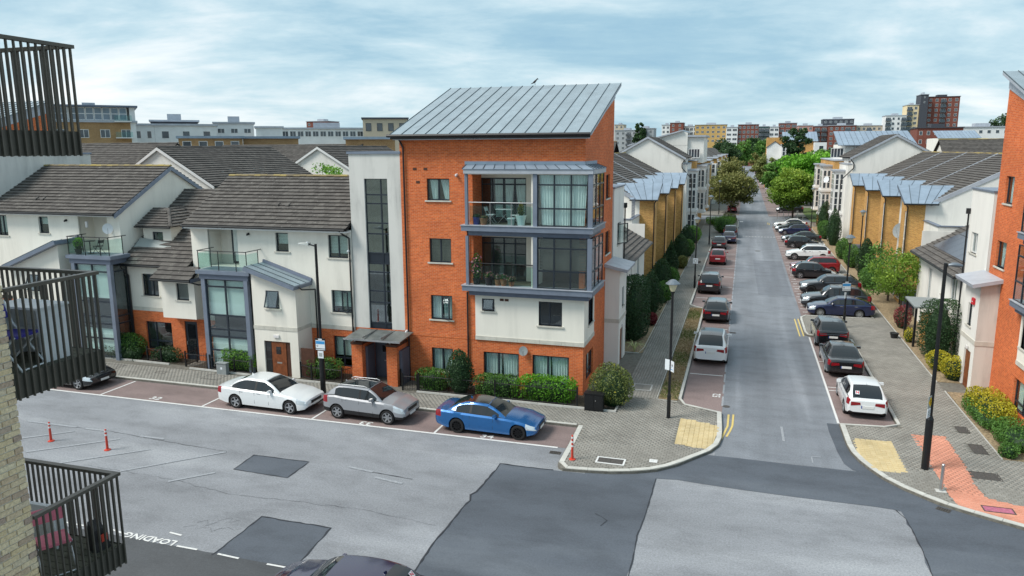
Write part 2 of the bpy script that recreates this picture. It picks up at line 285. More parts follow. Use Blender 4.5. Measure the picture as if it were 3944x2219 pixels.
# ------------------------------------------------------------------ mesh helpers
MIR = [None]                      # set to an x to mirror what is built about that plane
OFF = {}
def _mx(v):
    return (2*MIR[0]-v[0], v[1], v[2]) if MIR[0] is not None else tuple(v)
def M_(m): return MATS[m] if isinstance(m, str) else m
class MB:
    def __init__(s): s.v = []; s.f = []; s.mi = []; s.tv = []
    def poly(s, pts, m=0, t=0.0):
        b = len(s.v); s.v += [tuple(p) for p in pts]; s.f.append(tuple(range(b, b+len(pts)))); s.mi.append(m); s.tv.append(t); return s
    def hexa(s, p, m=0, t=0.0):
        """8 corners: bottom ring 0-3, top ring 4-7"""
        b = len(s.v); s.v += [tuple(q) for q in p]
        a, bb, c = (Vector(p[1])-Vector(p[0])), (Vector(p[3])-Vector(p[0])), (Vector(p[4])-Vector(p[0]))
        fs = [(0,3,2,1),(4,5,6,7),(0,1,5,4),(1,2,6,5),(2,3,7,6),(3,0,4,7)]
        if a.cross(bb).dot(c) < 0: fs = [f[::-1] for f in fs]
        for f in fs: s.f.append(tuple(b+i for i in f)); s.mi.append(m); s.tv.append(t)
        return s
    def box(s, x0, x1, y0, y1, z0, z1, m=0, t=0.0):
        return s.hexa([(x0,y0,z0),(x1,y0,z0),(x1,y1,z0),(x0,y1,z0),(x0,y0,z1),(x1,y0,z1),(x1,y1,z1),(x0,y1,z1)], m, t)
    def fbox(s, fr, u0, u1, d0, d1, z0, z1, m=0):
        P = fr.p
        return s.hexa([P(u0,d0,z0),P(u1,d0,z0),P(u1,d1,z0),P(u0,d1,z0),P(u0,d0,z1),P(u1,d0,z1),P(u1,d1,z1),P(u0,d1,z1)], m)
    def tube(s, p0, p1, r0, r1=None, n=8, m=0, caps=True):
        r1 = r0 if r1 is None else r1
        p0, p1 = Vector(p0), Vector(p1); d = (p1-p0)
        if d.length < 1e-6: return s
        d.normalize(); a = Vector((0,0,1)) if abs(d.z) < 0.9 else Vector((1,0,0)); u = d.cross(a).normalized(); w_ = d.cross(u)
        b = len(s.v)
        for P, r in ((p0, r0), (p1, r1)):
            for i in range(n):
                t = 2*math.pi*i/n; s.v.append(tuple(P+u*(r*math.cos(t))+w_*(r*math.sin(t))))
        for i in range(n):
            j = (i+1) % n; s.f.append((b+i, b+n+i, b+n+j, b+j)); s.mi.append(m); s.tv.append(0)
        if caps:
            s.f.append(tuple(b+i for i in range(n))); s.f.append(tuple(b+n+i for i in reversed(range(n)))); s.mi += [m, m]; s.tv += [0, 0]
        return s
    def path(s, pts, r, n=8, m=0):
        for a, b in zip(pts, pts[1:]): s.tube(a, b, r, None, n, m)
        return s
    def lathe(s, c, prof, n=14, m=0):
        b = len(s.v)
        for r, z in prof:
            for i in range(n):
                t = 2*math.pi*i/n; s.v.append((c[0]+r*math.cos(t), c[1]+r*math.sin(t), c[2]+z))
        for k in range(len(prof)-1):
            for i in range(n):
                j = (i+1) % n; s.f.append((b+k*n+i, b+k*n+j, b+(k+1)*n+j, b+(k+1)*n+i)); s.mi.append(m); s.tv.append(0)
        s.f.append(tuple(b+i for i in reversed(range(n)))); s.f.append(tuple(b+(len(prof)-1)*n+i for i in range(n))); s.mi += [m, m]; s.tv += [0, 0]
        return s
    def prism(s, pts, z0, z1, m=0, mtop=None):
        """xy polygon (ccw) from z0 up to z1"""
        n = len(pts); b = len(s.v)
        s.v += [(x, y, z0) for x, y in pts] + [(x, y, z1) for x, y in pts]
        s.f.append(tuple(b+n+i for i in range(n))); s.mi.append(m if mtop is None else mtop); s.tv.append(0)
        s.f.append(tuple(b+i for i in reversed(range(n)))); s.mi.append(m); s.tv.append(0)
        for i in range(n):
            j = (i+1) % n; s.f.append((b+i, b+j, b+n+j, b+n+i)); s.mi.append(m); s.tv.append(0)
        return s
    def slab(s, pts, th, m=0):
        """planar polygon of 3D points thickened downward along its normal"""
        P = [Vector(p) for p in pts]; nrm = (P[1]-P[0]).cross(P[2]-P[0]).normalized()
        if nrm.z < 0: P.reverse(); nrm = -nrm
        Q = [p-nrm*th for p in P]; n = len(P); b = len(s.v); s.v += [tuple(p) for p in P+Q]
        s.f.append(tuple(b+i for i in range(n))); s.f.append(tuple(b+n+i for i in reversed(range(n)))); s.mi += [m, m]; s.tv += [0, 0]
        for i in range(n):
            j = (i+1) % n; s.f.append((b+i, b+n+i, b+n+j, b+j)); s.mi.append(m); s.tv.append(0)
        return s
    def mesh(s, name, off=(0,0,0), smooth=False, tv=False):
        me = bpy.data.meshes.new(name); ox, oy, oz = off
        vs = [_mx(v) for v in s.v]; vs = [(x-ox, y-oy, z-oz) for x, y, z in vs]
        fs = [f[::-1] for f in s.f] if MIR[0] is not None else s.f
        me.from_pydata(vs, [], fs); me.polygons.foreach_set('material_index', s.mi)
        if smooth:
            me.polygons.foreach_set('use_smooth', [True]*len(fs))
            me.set_sharp_from_angle(angle=R(38))
        if tv or any(s.tv):
            a = me.attributes.new('tv', 'FLOAT', 'FACE'); a.data.foreach_set('value', s.tv)
        me.update(); return me
    def build(s, name, mats, parent=None, base=None, smooth=False):
        mats = mats if isinstance(mats, (list, tuple)) else [mats]
        off = OFF[parent.name] if parent is not None else (_mx(base) if base is not None else (0, 0, 0))
        me = s.mesh(name, off, smooth)
        for m in mats: me.materials.append(M_(m))
        o = bpy.data.objects.new(name, me); COL.objects.link(o)
        if parent is not None: o.parent = parent
        else: o.location = off
        OFF[o.name] = off; return o
def tag(o, label=None, cat=None, group=None, kind=None):
    if label: o['label'] = label
    if cat: o['category'] = cat
    if group: o['group'] = group
    if kind: o['kind'] = kind
    return o
def thing(name, label, cat, base=(0,0,0), group=None):
    o = bpy.data.objects.new(name, None); COL.objects.link(o); b = _mx(base); o.location = b; o.empty_display_size = 0.3
    OFF[o.name] = b; tag(o, label, cat, group); return o
def struct(name, mb, mats, base=(0,0,0)):
    o = mb.build(name, mats, None, base); o['kind'] = 'structure'; return o
class Fr:
    """a wall plane: '-y' (faces the camera side road), '+x', '-x', '+y'; u runs along it, d is outward"""
    def __init__(s, face, c): s.face = face; s.c = c
    def p(s, u, d, z):
        c = s.c
        return {'-y': (u, c-d, z), '+y': (u, c+d, z), '+x': (c+d, u, z), '-x': (c-d, u, z)}[s.face]
def inst(name, me, parent, mat4):
    o = bpy.data.objects.new(name, me); COL.objects.link(o); o.parent = parent
    off = Vector(OFF[parent.name]); m = mat4.copy(); m.translation = m.translation-off; o.matrix_basis = m
    OFF[o.name] = OFF[parent.name]; return o

def wall(parent, fr, u0, u1, z0, z1, holes, mat, name='wall', reveal=0.14, rmat=None):
    us = sorted({u0, u1, *[h[0] for h in holes], *[h[1] for h in holes]}); zs = sorted({z0, z1, *[h[2] for h in holes], *[h[3] for h in holes]})
    us = [u for u in us if u0 <= u <= u1]; zs = [z for z in zs if z0 <= z <= z1]
    b = MB()
    flip = fr.face in ('+y', '-x')
    for i in range(len(us)-1):
        for j in range(len(zs)-1):
            cu, cz = (us[i]+us[i+1])/2, (zs[j]+zs[j+1])/2
            if any(h[0] < cu < h[1] and h[2] < cz < h[3] for h in holes): continue
            q = [fr.p(us[i],0,zs[j]), fr.p(us[i+1],0,zs[j]), fr.p(us[i+1],0,zs[j+1]), fr.p(us[i],0,zs[j+1])]
            b.poly(q[::-1] if flip else q)
    for a, c, e, g in [h[:4] for h in holes]:
        for (p0, p1) in (((a,e),(a,g)), ((c,g),(c,e)), ((a,g),(c,g)), ((c,e),(a,e))):
            b.poly([fr.p(p0[0],0,p0[1]), fr.p(p1[0],0,p1[1]), fr.p(p1[0],-reveal,p1[1]), fr.p(p0[0],-reveal,p0[1])], 1)
    return b.build(name, [mat, rmat or mat], parent)

def curtain_mesh(fr, u0, u1, d, z0, z1, amp=0.025, wl=0.13, pinch=0.0, lean=0.0):
    b = MB(); n = max(6, int((u1-u0)/wl*5)); rows = 4
    def pt(i, j):
        t = i/n; v = j/rows; k = 1-pinch*(1-v)
        mid = (u0+u1)/2+lean*(1-v)
        u = mid+(u0+(u1-u0)*t-(u0+u1)/2)*k
        return fr.p(u, d+amp*math.sin(2*math.pi*(u0+(u1-u0)*t)/wl+0.6*math.sin(t*7)), z0+(z1-z0)*v)
    for j in range(rows):
        for i in range(n): b.poly([pt(i,j), pt(i+1,j), pt(i+1,j+1), pt(i,j+1)])
    return b
def window(parent, fr, u0, u1, z0, z1, cols=(), rows=(), mat='anthracite', depth=0.10, sill='stone_band', cover=None, fw=0.055, pane='glass', sillw=0.10, tilt=None, backing=None):
    """frame mesh named window with panes, sill and curtains as its children; cols / rows are bar positions as fractions"""
    f = MB(); d0, d1 = -depth-0.06, -depth
    f.fbox(fr, u0, u0+fw, d0, d1, z0, z1); f.fbox(fr, u1-fw, u1, d0, d1, z0, z1)
    f.fbox(fr, u0+fw, u1-fw, d0, d1, z0, z0+fw); f.fbox(fr, u0+fw, u1-fw, d0, d1, z1-fw, z1)
    U = [u0+fw] + [u0+(u1-u0)*c for c in cols] + [u1-fw]; Z = [z0+fw] + [z0+(z1-z0)*r for r in rows] + [z1-fw]
    h = fw*0.62
    for c in U[1:-1]: f.fbox(fr, c-h, c+h, d0+0.002, d1+0.004, z0+fw, z1-fw)
    for r in Z[1:-1]: f.fbox(fr, u0+fw, u1-fw, d0+0.004, d1+0.002, r-h, r+h)
    o = f.build('window', mat, parent)
    for i in range(len(U)-1):
        for j in range(len(Z)-1):
            a0 = U[i]+(h if i else 0); a1 = U[i+1]-(h if i < len(U)-2 else 0); b0 = Z[j]+(h if j else 0); b1 = Z[j+1]-(h if j < len(Z)-2 else 0)
            g = MB(); g.fbox(fr, a0, a1, d0+0.022, d0+0.030, b0, b1); g.build('pane', pane, o)
    if tilt:     # (ui, direction): one sash standing open
        kind, ta, tb, za, zb = tilt
        g = MB(); L = tb-ta; w2 = 0.05
        if kind == 'top':
            ang = 0.33; H = zb-za
            P = lambda u, t, e: fr.p(u, d1+0.03+math.sin(ang)*H*t+e*math.cos(ang), zb-math.cos(ang)*H*t+e*math.sin(ang))
        else:
            ang = 0.45; s_ = 1 if kind == 'left' else -1; hinge = ta if kind == 'left' else tb
            P = lambda u, t, e: fr.p(hinge+s_*((u-ta) if s_ > 0 else (tb-u))*math.cos(ang)-s_*e*math.sin(ang), d1+0.03+abs((u-ta) if s_ > 0 else (tb-u))*math.sin(ang)+e*math.cos(ang), zb-(zb-za)*t)
        def bar(u_a, u_b, t_a, t_b):
            g.hexa([P(u_a,t_b,0),P(u_b,t_b,0),P(u_b,t_b,0.05),P(u_a,t_b,0.05),P(u_a,t_a,0),P(u_b,t_a,0),P(u_b,t_a,0.05),P(u_a,t_a,0.05)])
        tw = w2/(zb-za)
        bar(ta, ta+w2, 0, 1); bar(tb-w2, tb, 0, 1); bar(ta+w2, tb-w2, 0, tw); bar(ta+w2, tb-w2, 1-tw, 1)
        so = g.build('open_sash', mat, o); g2 = MB()
        g2.hexa([P(ta+w2,1-tw,0.02),P(tb-w2,1-tw,0.02),P(tb-w2,1-tw,0.03),P(ta+w2,1-tw,0.03),P(ta+w2,tw,0.02),P(tb-w2,tw,0.02),P(tb-w2,tw,0.03),P(ta+w2,tw,0.03)])
        g2.build('sash_pane', pane, o)
    if sill:
        g = MB(); g.fbox(fr, u0-sillw, u1+sillw, -depth, 0.06, z0-0.07, z0); g.build('sill', sill, o)
    cv = -depth-0.16
    if cover == 'curtain':
        m = (u0+u1)/2; k = (u1-u0)*0.012
        curtain_mesh(fr, u0+0.02, m-k, cv, z0+0.02, z1-0.02, pinch=0.03, lean=-0.01).build('curtain', 'curtain', o, smooth=True)
        curtain_mesh(fr, m+k, u1-0.02, cv, z0+0.02, z1-0.02, pinch=0.06, lean=0.02).build('curtain', 'curtain', o, smooth=True)
    elif cover == 'tied':
        m = (u0+u1)/2
        curtain_mesh(fr, u0+0.05, m-0.02, cv, z0+0.02, z1-0.02, pinch=0.45, lean=0.02).build('curtain', 'curtain', o, smooth=True)
        curtain_mesh(fr, m+0.05, u1-0.05, cv, z0+0.02, z1-0.02, pinch=0.5, lean=0.10).build('curtain', 'curtain', o, smooth=True)
    elif cover == 'full':
        curtain_mesh(fr, u0+0.02, u1-0.02, cv, z0+0.02, z1-0.02).build('curtain', 'curtain', o, smooth=True)
    elif cover and cover.startswith('blind'):
        g = MB(); fr_ = float(cover.split(':')[1]) if ':' in cover else 0.8; zb = z1-(z1-z0)*fr_
        n = int((z1-zb)/0.075)
        for q in range(n):
            zz = z1-0.02-q*0.075; g.fbox(fr, u0+0.03, u1-0.03, cv-0.015+0.012*(q % 2), cv+0.002, zz-0.066, zz)
        g.build('blind', 'blind_dark' if cover.startswith('blind_dark') else 'blind', o)
    elif cover == 'half':
        g = MB(); g.fbox(fr, u0+0.03, u1-0.03, cv-0.01, cv, z0+(z1-z0)*0.35, z1-0.02); g.build('blind', 'blind', o)
    return o
def fwindow(parent, fr, u0, u1, z0, z1, mat='white_frame', pane='glass_far', cols=1, rows=1, fw=0.07, proud=0.02):
    """window of a distant building: shallow frame with one pane"""
    f = MB(); f.fbox(fr, u0, u1, 0.001, proud, z0, z0+fw); f.fbox(fr, u0, u1, 0.001, proud, z1-fw, z1)
    f.fbox(fr, u0, u0+fw, 0.001, proud, z0+fw, z1-fw); f.fbox(fr, u1-fw, u1, 0.001, proud, z0+fw, z1-fw)
    for c in range(1, cols):
        c = u0+(u1-u0)*c/cols; f.fbox(fr, c-fw/2, c+fw/2, 0.001, proud, z0+fw, z1-fw)
    for c in range(1, rows):
        c = z0+(z1-z0)*c/rows; f.fbox(fr, u0+fw, u1-fw, 0.001, proud-0.002, c-fw/2, c+fw/2)
    o = f.build('window', mat, parent); g = MB(); g.fbox(fr, u0+fw, u1-fw, 0.002, max(0.006, proud*0.5), z0+fw, z1-fw); g.build('pane', pane, o); return o

# ------------------------------------------------------------------ tiled and seamed roofs
TILE_ME = {}
def tile_mesh(key, wd, ln, th, mat):
    if key not in TILE_ME:
        b = MB(); g = 0.004
        b.hexa([(g,-0.03,0.046),(wd-g,-0.03,0.046),(wd-g,ln+0.03,0.0),(g,ln+0.03,0.0),(g,-0.03,0.046+th),(wd-g,-0.03,0.046+th),(wd-g,ln+0.03,th*0.35),(g,ln+0.03,th*0.35)])
        sv = MIR[0]; MIR[0] = None; me = b.mesh(key); MIR[0] = sv; me.materials.append(M_(mat)); TILE_ME[key] = me
    return TILE_ME[key]
def tiled_slope(parent, A, B, C, mat='tile_brown', single=300, wd=0.33, ln=0.33, keep=None, edge='blue_metal'):
    """A, B: ends of the eave; C: point above A on the ridge. Tiles are laid in broken bond up the slope."""
    A, B, C = Vector(A), Vector(B), Vector(C); U = (B-A); W = U.length; U.normalize(); S = C-A; L = S.length; S.normalize()
    Nv = U.cross(S)
    if Nv.z < 0: Nv = -Nv
    nu, nl = max(1, round(W/wd)), max(1, round(L/ln)); wd, ln = W/nu, L/nl
    cells = []
    for j in range(nl):
        sh = 0.5*wd*(j % 2)
        for i in range(nu+(1 if j % 2 else 0)):
            u0 = i*wd-sh; u1 = u0+wd; u0, u1 = max(0, u0), min(W, u1)
            if u1-u0 < 0.05: continue
            c = A+U*((u0+u1)/2)+S*((j+0.5)*ln)
            if keep and not keep(c): continue
            cells.append((u0, u1, j, c))
    f = MB()
    if keep:
        for u0, u1, j, c in cells: q_ = [A+U*u0+S*(j*ln)-Nv*.012, A+U*u1+S*(j*ln)-Nv*.012, A+U*u1+S*((j+1)*ln)-Nv*.012, A+U*u0+S*((j+1)*ln)-Nv*.012]; f.poly(q_ if (q_[1]-q_[0]).cross(q_[2]-q_[0]).z > 0 else q_[::-1])
        tag(f.build('roof_deck', 'roof_felt', parent), kind='stuff')
    else: f.slab([A-Nv*0.012, B-Nv*0.012, B+S*L-Nv*0.012, C-Nv*0.012], 0.10); f.build('roof_deck', 'roof_felt', parent)
    campos = Vector(_mx(CAMP)) if MIR[0] is not None else CAMP
    full = [q for q in cells if q[1]-q[0] > wd*0.99]; full.sort(key=lambda q: (q[3]-campos).length)
    sel = set(id(q) for q in full[:single]); th = 0.045
    rest = MB()
    key = '%s_%.3f_%.3f' % (mat, wd, ln); me = tile_mesh('roof_tile_'+key, wd, ln, th, mat)
    for q in cells:
        u0, u1, j, c = q; o = A+U*u0+S*(j*ln)
        jit = random.uniform(-0.004, 0.004)
        if id(q) in sel:
            if MIR[0] is not None:
                o2 = Vector(_mx(A+U*u1+S*(j*ln))); U2 = Vector((U.x, -U.y, -U.z)); S2 = Vector((-S.x, S.y, S.z)); N2 = Vector((-Nv.x, Nv.y, Nv.z))
            else: o2, U2, S2, N2 = o, U, S, Nv
            m = Matrix((U2, S2, N2)).transposed().to_4x4(); m.translation = o2+N2*jit
            inst('tile', me, parent, m)
        else:
            P = lambda a, b_, n: o+U*a+S*b_+Nv*(n+jit); w_ = u1-u0; g = 0.004
            rest.hexa([P(g,-0.03,0.046),P(w_-g,-0.03,0.046),P(w_-g,ln+0.03,0),P(g,ln+0.03,0),P(g,-0.03,0.046+th),P(w_-g,-0.03,0.046+th),P(w_-g,ln+0.03,th*0.35),P(g,ln+0.03,th*0.35)], 0, random.random())
    if rest.f: tag(rest.build('roof_tiles', mat, parent), kind='stuff')
def ridge(parent, A, B, mat='tile_ridge', r=0.13, ln=0.45):
    A, B = Vector(A), Vector(B); n = max(1, round((B-A).length/ln)); d = (B-A)/n; U = d.normalized(); side = U.cross(Vector((0,0,1))).normalized()
    for i in range(n):
        b = MB(); p0 = A+d*i; p1 = p0+d*1.04; k = 6; up = 0.012*(i % 2)
        ring = []
        for P in (p0, p1):
            for q in range(k+1):
                t = math.pi*q/k; ring.append(P+side*(r*math.cos(t))+Vector((0,0,r*0.72*math.sin(t)-0.03+up)))
        for q in range(k): b.poly([ring[q], ring[q+1], ring[k+2+q], ring[k+1+q]])
        b.poly(ring[:k+1]); b.poly(ring[k+1:][::-1]); b.build('ridge_tile', mat, parent)
def seamed(parent, A, B, C, n, mat='zinc_roof', th=0.05, D=None):
    """standing seam roof: n panels between A-B (eave) and C-D (top)"""
    A, B, C = Vector(A), Vector(B), Vector(C); D = Vector(D) if D is not None else B+(C-A)
    nrm = (B-A).cross(C-A).normalized(); nrm = nrm if nrm.z > 0 else -nrm
    for i in range(n):
        a, b = A.lerp(B, i/n), A.lerp(B, (i+1)/n); c, d = C.lerp(D, i/n), C.lerp(D, (i+1)/n)
        m = MB(); m.slab([a, b, d, c], th); m.build('roof_panel', mat, parent)
    s = MB()
    for i in range(n+1):
        a = A.lerp(B, i/n); c = C.lerp(D, i/n); e = (B-A).normalized()*0.011
        s.hexa([a-e, a+e, c+e, c-e, a-e+nrm*0.03, a+e+nrm*0.03, c+e+nrm*0.03, c-e+nrm*0.03])
    s.build('seams', 'zinc_seam', parent)
def gutter(parent, A, B, r=0.065, mat='black_gutter'):
    b = MB(); b.tube(A, B, r, None, 8); return b.build('gutter', mat, parent)
def pipe(parent, pts, r=0.045, mat='black_gutter'):
    b = MB(); b.path(pts, r, 8); return b.build('downpipe', mat, parent)

# ------------------------------------------------------------------ foliage
def leaf_mesh(name, P, size, mat, tvs, aspect=0.62, droop=0.0, rng=RNG, upward=0.35):
    n = len(P); a = rng.normal(size=(n,3)); a[:,2] -= droop; a /= np.linalg.norm(a, axis=1)[:,None]+1e-9
    nr = rng.normal(size=(n,3)); nr[:,2] += upward*2; b = np.cross(a, nr); b /= np.linalg.norm(b, axis=1)[:,None]+1e-9
    s = (size*(0.65+0.7*rng.random(n)))[:,None]
    V = np.stack([P-a*s*0.5, P+b*s*0.5*aspect, P+a*s*0.5, P-b*s*0.5*aspect], 1).reshape(-1,3)
    me = bpy.data.meshes.new(name); me.vertices.add(4*n); me.vertices.foreach_set('co', V.astype(np.float32).ravel())
    me.loops.add(4*n); me.loops.foreach_set('vertex_index', np.arange(4*n, dtype=np.int32))
    me.polygons.add(n); me.polygons.foreach_set('loop_start', np.arange(0, 4*n, 4, dtype=np.int32)); me.polygons.foreach_set('loop_total', np.full(n, 4, dtype=np.int32))
    at = me.attributes.new('tv', 'FLOAT', 'FACE'); at.data.foreach_set('value', np.clip(tvs, 0, 1).astype(np.float32))
    me.materials.append(M_(mat)); me.update(calc_edges=True); me.validate(); return me
def add_mesh(name, me, parent=None):
    o = bpy.data.objects.new(name, me); COL.objects.link(o)
    if parent is not None: o.parent = parent; OFF[o.name] = OFF[parent.name]
    return o
def shrub_points(r, h, n, rng, shape='round', lumps=9):
    """points near the surface of a lumpy mass standing on z=0; r=(rx,ry)"""
    d = rng.normal(size=(n,3)); d /= np.linalg.norm(d, axis=1)[:,None]
    lump = rng.normal(size=(lumps,3)); lump /= np.linalg.norm(lump, axis=1)[:,None]
    amp = 0.72+0.09*(np.maximum(0, d@lump.T)**6).sum(1)+0.05*np.sin(d[:,0]*9+3)*np.sin(d[:,1]*8)*np.sin(d[:,2]*7)
    if shape == 'box':
        m = (np.abs(d)**5).sum(1)**(1/5); d = d/m[:,None]*0.92
    k = amp*(1-0.35*rng.random(n)**2.2)
    p = d*k[:,None]
    z = (p[:,2]+0.80)/1.62; 
    if shape == 'cone':
        tw = np.clip(1.12-0.95*np.clip(z,0,1)**1.5, 0.06, 1); p[:,0] *= tw; p[:,1] *= tw
    if shape == 'egg':
        tw = np.clip(1.05-0.5*np.clip(z,0,1)**2.2, 0.2, 1.1); p[:,0] *= tw; p[:,1] *= tw
    P = np.stack([p[:,0]*r[0]*1.18, p[:,1]*r[1]*1.18, np.clip(z, -0.02, 1.1)*h], 1)
    return P, k
def shrub(name, label, base, r, h, mat='leaf_hedge', n=2200, size=0.11, shape='round', group=None, rotz=0.0, core='leaf_dark', cat='shrub', stem=True, parent=None, flowers=None):
    rng = np.random.default_rng(abs(hash((round(base[0],2), round(base[1],2)))) % (2**31))
    t = thing(name, label, cat, base, group) if parent is None else parent
    P, k = shrub_points(r, h, n, rng, shape)
    c, s_ = math.cos(rotz), math.sin(rotz); P = np.stack([P[:,0]*c-P[:,1]*s_, P[:,0]*s_+P[:,1]*c, P[:,2]], 1)
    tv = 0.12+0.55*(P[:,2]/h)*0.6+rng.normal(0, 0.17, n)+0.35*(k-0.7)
    offs = np.array(base)-np.array(OFF[t.name]) if parent is not None else np.zeros(3)
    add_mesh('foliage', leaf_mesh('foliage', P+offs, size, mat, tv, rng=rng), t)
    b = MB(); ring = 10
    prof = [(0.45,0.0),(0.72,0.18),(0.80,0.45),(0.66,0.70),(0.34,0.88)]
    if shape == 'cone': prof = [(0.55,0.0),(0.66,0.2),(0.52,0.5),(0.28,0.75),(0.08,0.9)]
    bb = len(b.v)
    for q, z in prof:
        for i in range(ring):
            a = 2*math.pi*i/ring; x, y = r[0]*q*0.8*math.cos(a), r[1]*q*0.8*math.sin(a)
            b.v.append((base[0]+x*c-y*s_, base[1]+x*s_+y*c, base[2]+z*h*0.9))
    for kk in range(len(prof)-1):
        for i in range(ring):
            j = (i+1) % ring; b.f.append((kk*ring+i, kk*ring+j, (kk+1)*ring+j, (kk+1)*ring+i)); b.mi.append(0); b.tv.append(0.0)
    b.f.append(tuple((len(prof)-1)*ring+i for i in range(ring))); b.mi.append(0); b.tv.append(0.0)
    sv = MIR[0]; MIR[0] = None; b.build('foliage_core', core, t, smooth=True); MIR[0] = sv  # added dark core inside the shrub, stops seeing through between the leaves
    if flowers:
        fm, fn, fs = flowers; i = rng.choice(n, fn, replace=False); Q = P[i]*1.03
        add_mesh('flowers', leaf_mesh('flowers', Q+offs, fs, fm, rng.random(fn), 0.9, rng=rng), t)
    return t
def tree(name, label, base, h, cr, mat, trunk_h, n=5200, size=0.26, group=None, tr=0.14, clumps=70, flat=0.85, lean=(0,0), crown_low=None):
    rng = np.random.default_rng(abs(hash((round(base[0],2), round(base[1],2), 5))) % (2**31))
    t = thing(name, label, 'tree', base, group); bx, by, bz = base
    zc0 = trunk_h if crown_low is None else crown_low; ch = (h-zc0); cz = zc0+ch*0.52
    tb = MB(); top = (bx+lean[0]*0.5, by+lean[1]*0.5, bz+zc0+ch*0.45)
    tb.tube((bx,by,bz-0.05), (bx+lean[0]*0.2, by+lean[1]*0.2, bz+trunk_h), tr, tr*0.72, 9); tb.tube((bx+lean[0]*0.2, by+lean[1]*0.2, bz+trunk_h), top, tr*0.72, tr*0.25, 8)
    cl = rng.normal(size=(clumps,3)); cl /= np.linalg.norm(cl, axis=1)[:,None]; rad = 0.35+0.62*rng.random(clumps)**0.55; cl *= rad[:,None]
    cl[:,0] *= cr; cl[:,1] *= cr; cl[:,2] *= ch*0.5; wob = 1+0.16*np.sin(np.arctan2(cl[:,1], cl[:,0])*3+rng.random()*6); cl[:,0] *= wob; cl[:,1] *= wob
    for i in rng.choice(clumps, min(12, clumps), replace=False):
        z = 0.35+0.5*rng.random(); s0 = (bx+lean[0]*0.2, by+lean[1]*0.2, bz+trunk_h*0.8+(zc0+ch*0.45-trunk_h*0.8)*rng.random()*0.8)
        tb.tube(s0, (bx+lean[0]+cl[i,0]*0.85, by+lean[1]+cl[i,1]*0.85, bz+cz+cl[i,2]*0.85), tr*0.32, tr*0.07, 5, caps=False)
    tb.build('trunk', 'bark', t, smooth=True)
    sz = cr*0.24*(0.7+0.7*rng.random(clumps)); idx = rng.integers(0, clumps, n)
    g = rng.normal(size=(n,3)); g /= np.maximum(1e-6, np.linalg.norm(g, axis=1))[:,None]; g *= (0.35+0.75*rng.random(n)**0.5)[:,None]
    P = cl[idx]+g*sz[idx][:,None]*np.array([1,1,flat*0.8]); cb = rng.normal(0, 0.15, clumps)
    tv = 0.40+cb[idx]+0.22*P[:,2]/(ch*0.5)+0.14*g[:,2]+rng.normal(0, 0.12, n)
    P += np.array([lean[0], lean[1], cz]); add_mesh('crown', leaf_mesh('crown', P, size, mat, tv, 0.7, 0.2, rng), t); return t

# ------------------------------------------------------------------ lettering
def text_mesh(body, size, mat, bold=0.0):
    cu = bpy.data.curves.new('lettering', 'FONT'); cu.body = body; cu.size = size; cu.align_x = 'CENTER'; cu.align_y = 'CENTER'; cu.offset = bold; cu.resolution_u = 2
    o = bpy.data.objects.new('tmp_text', cu); COL.objects.link(o); dg = bpy.context.evaluated_depsgraph_get(); dg.update()
    me = bpy.data.meshes.new_from_object(o.evaluated_get(dg)); bpy.data.objects.remove(o); me.materials.clear(); me.materials.append(M_(mat)); return me
def text(name, body, size, mat, origin, udir, vdir, parent=None, bold=0.0, xs=1.0):
    me = text_mesh(body, size, mat, bold); U, V = Vector(udir).normalized(), Vector(vdir).normalized(); n = U.cross(V)
    m = Matrix((U*xs, V, n)).transposed().to_4x4(); m.translation = Vector(origin)
    if parent is not None: return inst(name, me, parent, m)
    o = bpy.data.objects.new(name, me); COL.objects.link(o); o.matrix_world = m; return o

# ================================================================== GROUND
def sheet(name, pts, z, mat, kind='structure'):
    b = MB(); b.poly([(x, y, z) for x, y in pts]); o = b.build(name, mat); o['kind'] = kind; return o
def rect(x0, x1, y0, y1): return [(x0,y0),(x1,y0),(x1,y1),(x0,y1)]
def jag(a, b, step=0.35, amp=0.05, seed=0):
    rr = random.Random(seed); L = math.dist(a, b); n = max(1, int(L/step)); nx, ny = -(b[1]-a[1])/L, (b[0]-a[0])/L
    return [(a[0]+(b[0]-a[0])*i/n+nx*rr.uniform(-amp, amp), a[1]+(b[1]-a[1])*i/n+ny*rr.uniform(-amp, amp)) for i in range(n)]
def jagloop(pts, amp=0.04, step=0.35, seed=1):
    o = []
    for i, a in enumerate(pts): o += jag(a, pts[(i+1) % len(pts)], step, amp, seed+i)
    return o
sheet('ground', rect(-2500, 2500, -800, 3500), -0.06, 'terrain')
road = sheet('road', rect(-120, 90, 2, 30.42), 0.0, 'asphalt')
sheet('street_road', [(-0.6,28.95),(4.55,28.93),(4.55,540),(-0.6,540)], 0.004, 'asphalt_street')
sheet('street_subgrade', rect(-3.6, 9.3, 30.43, 540), -0.004, 'asphalt_street')
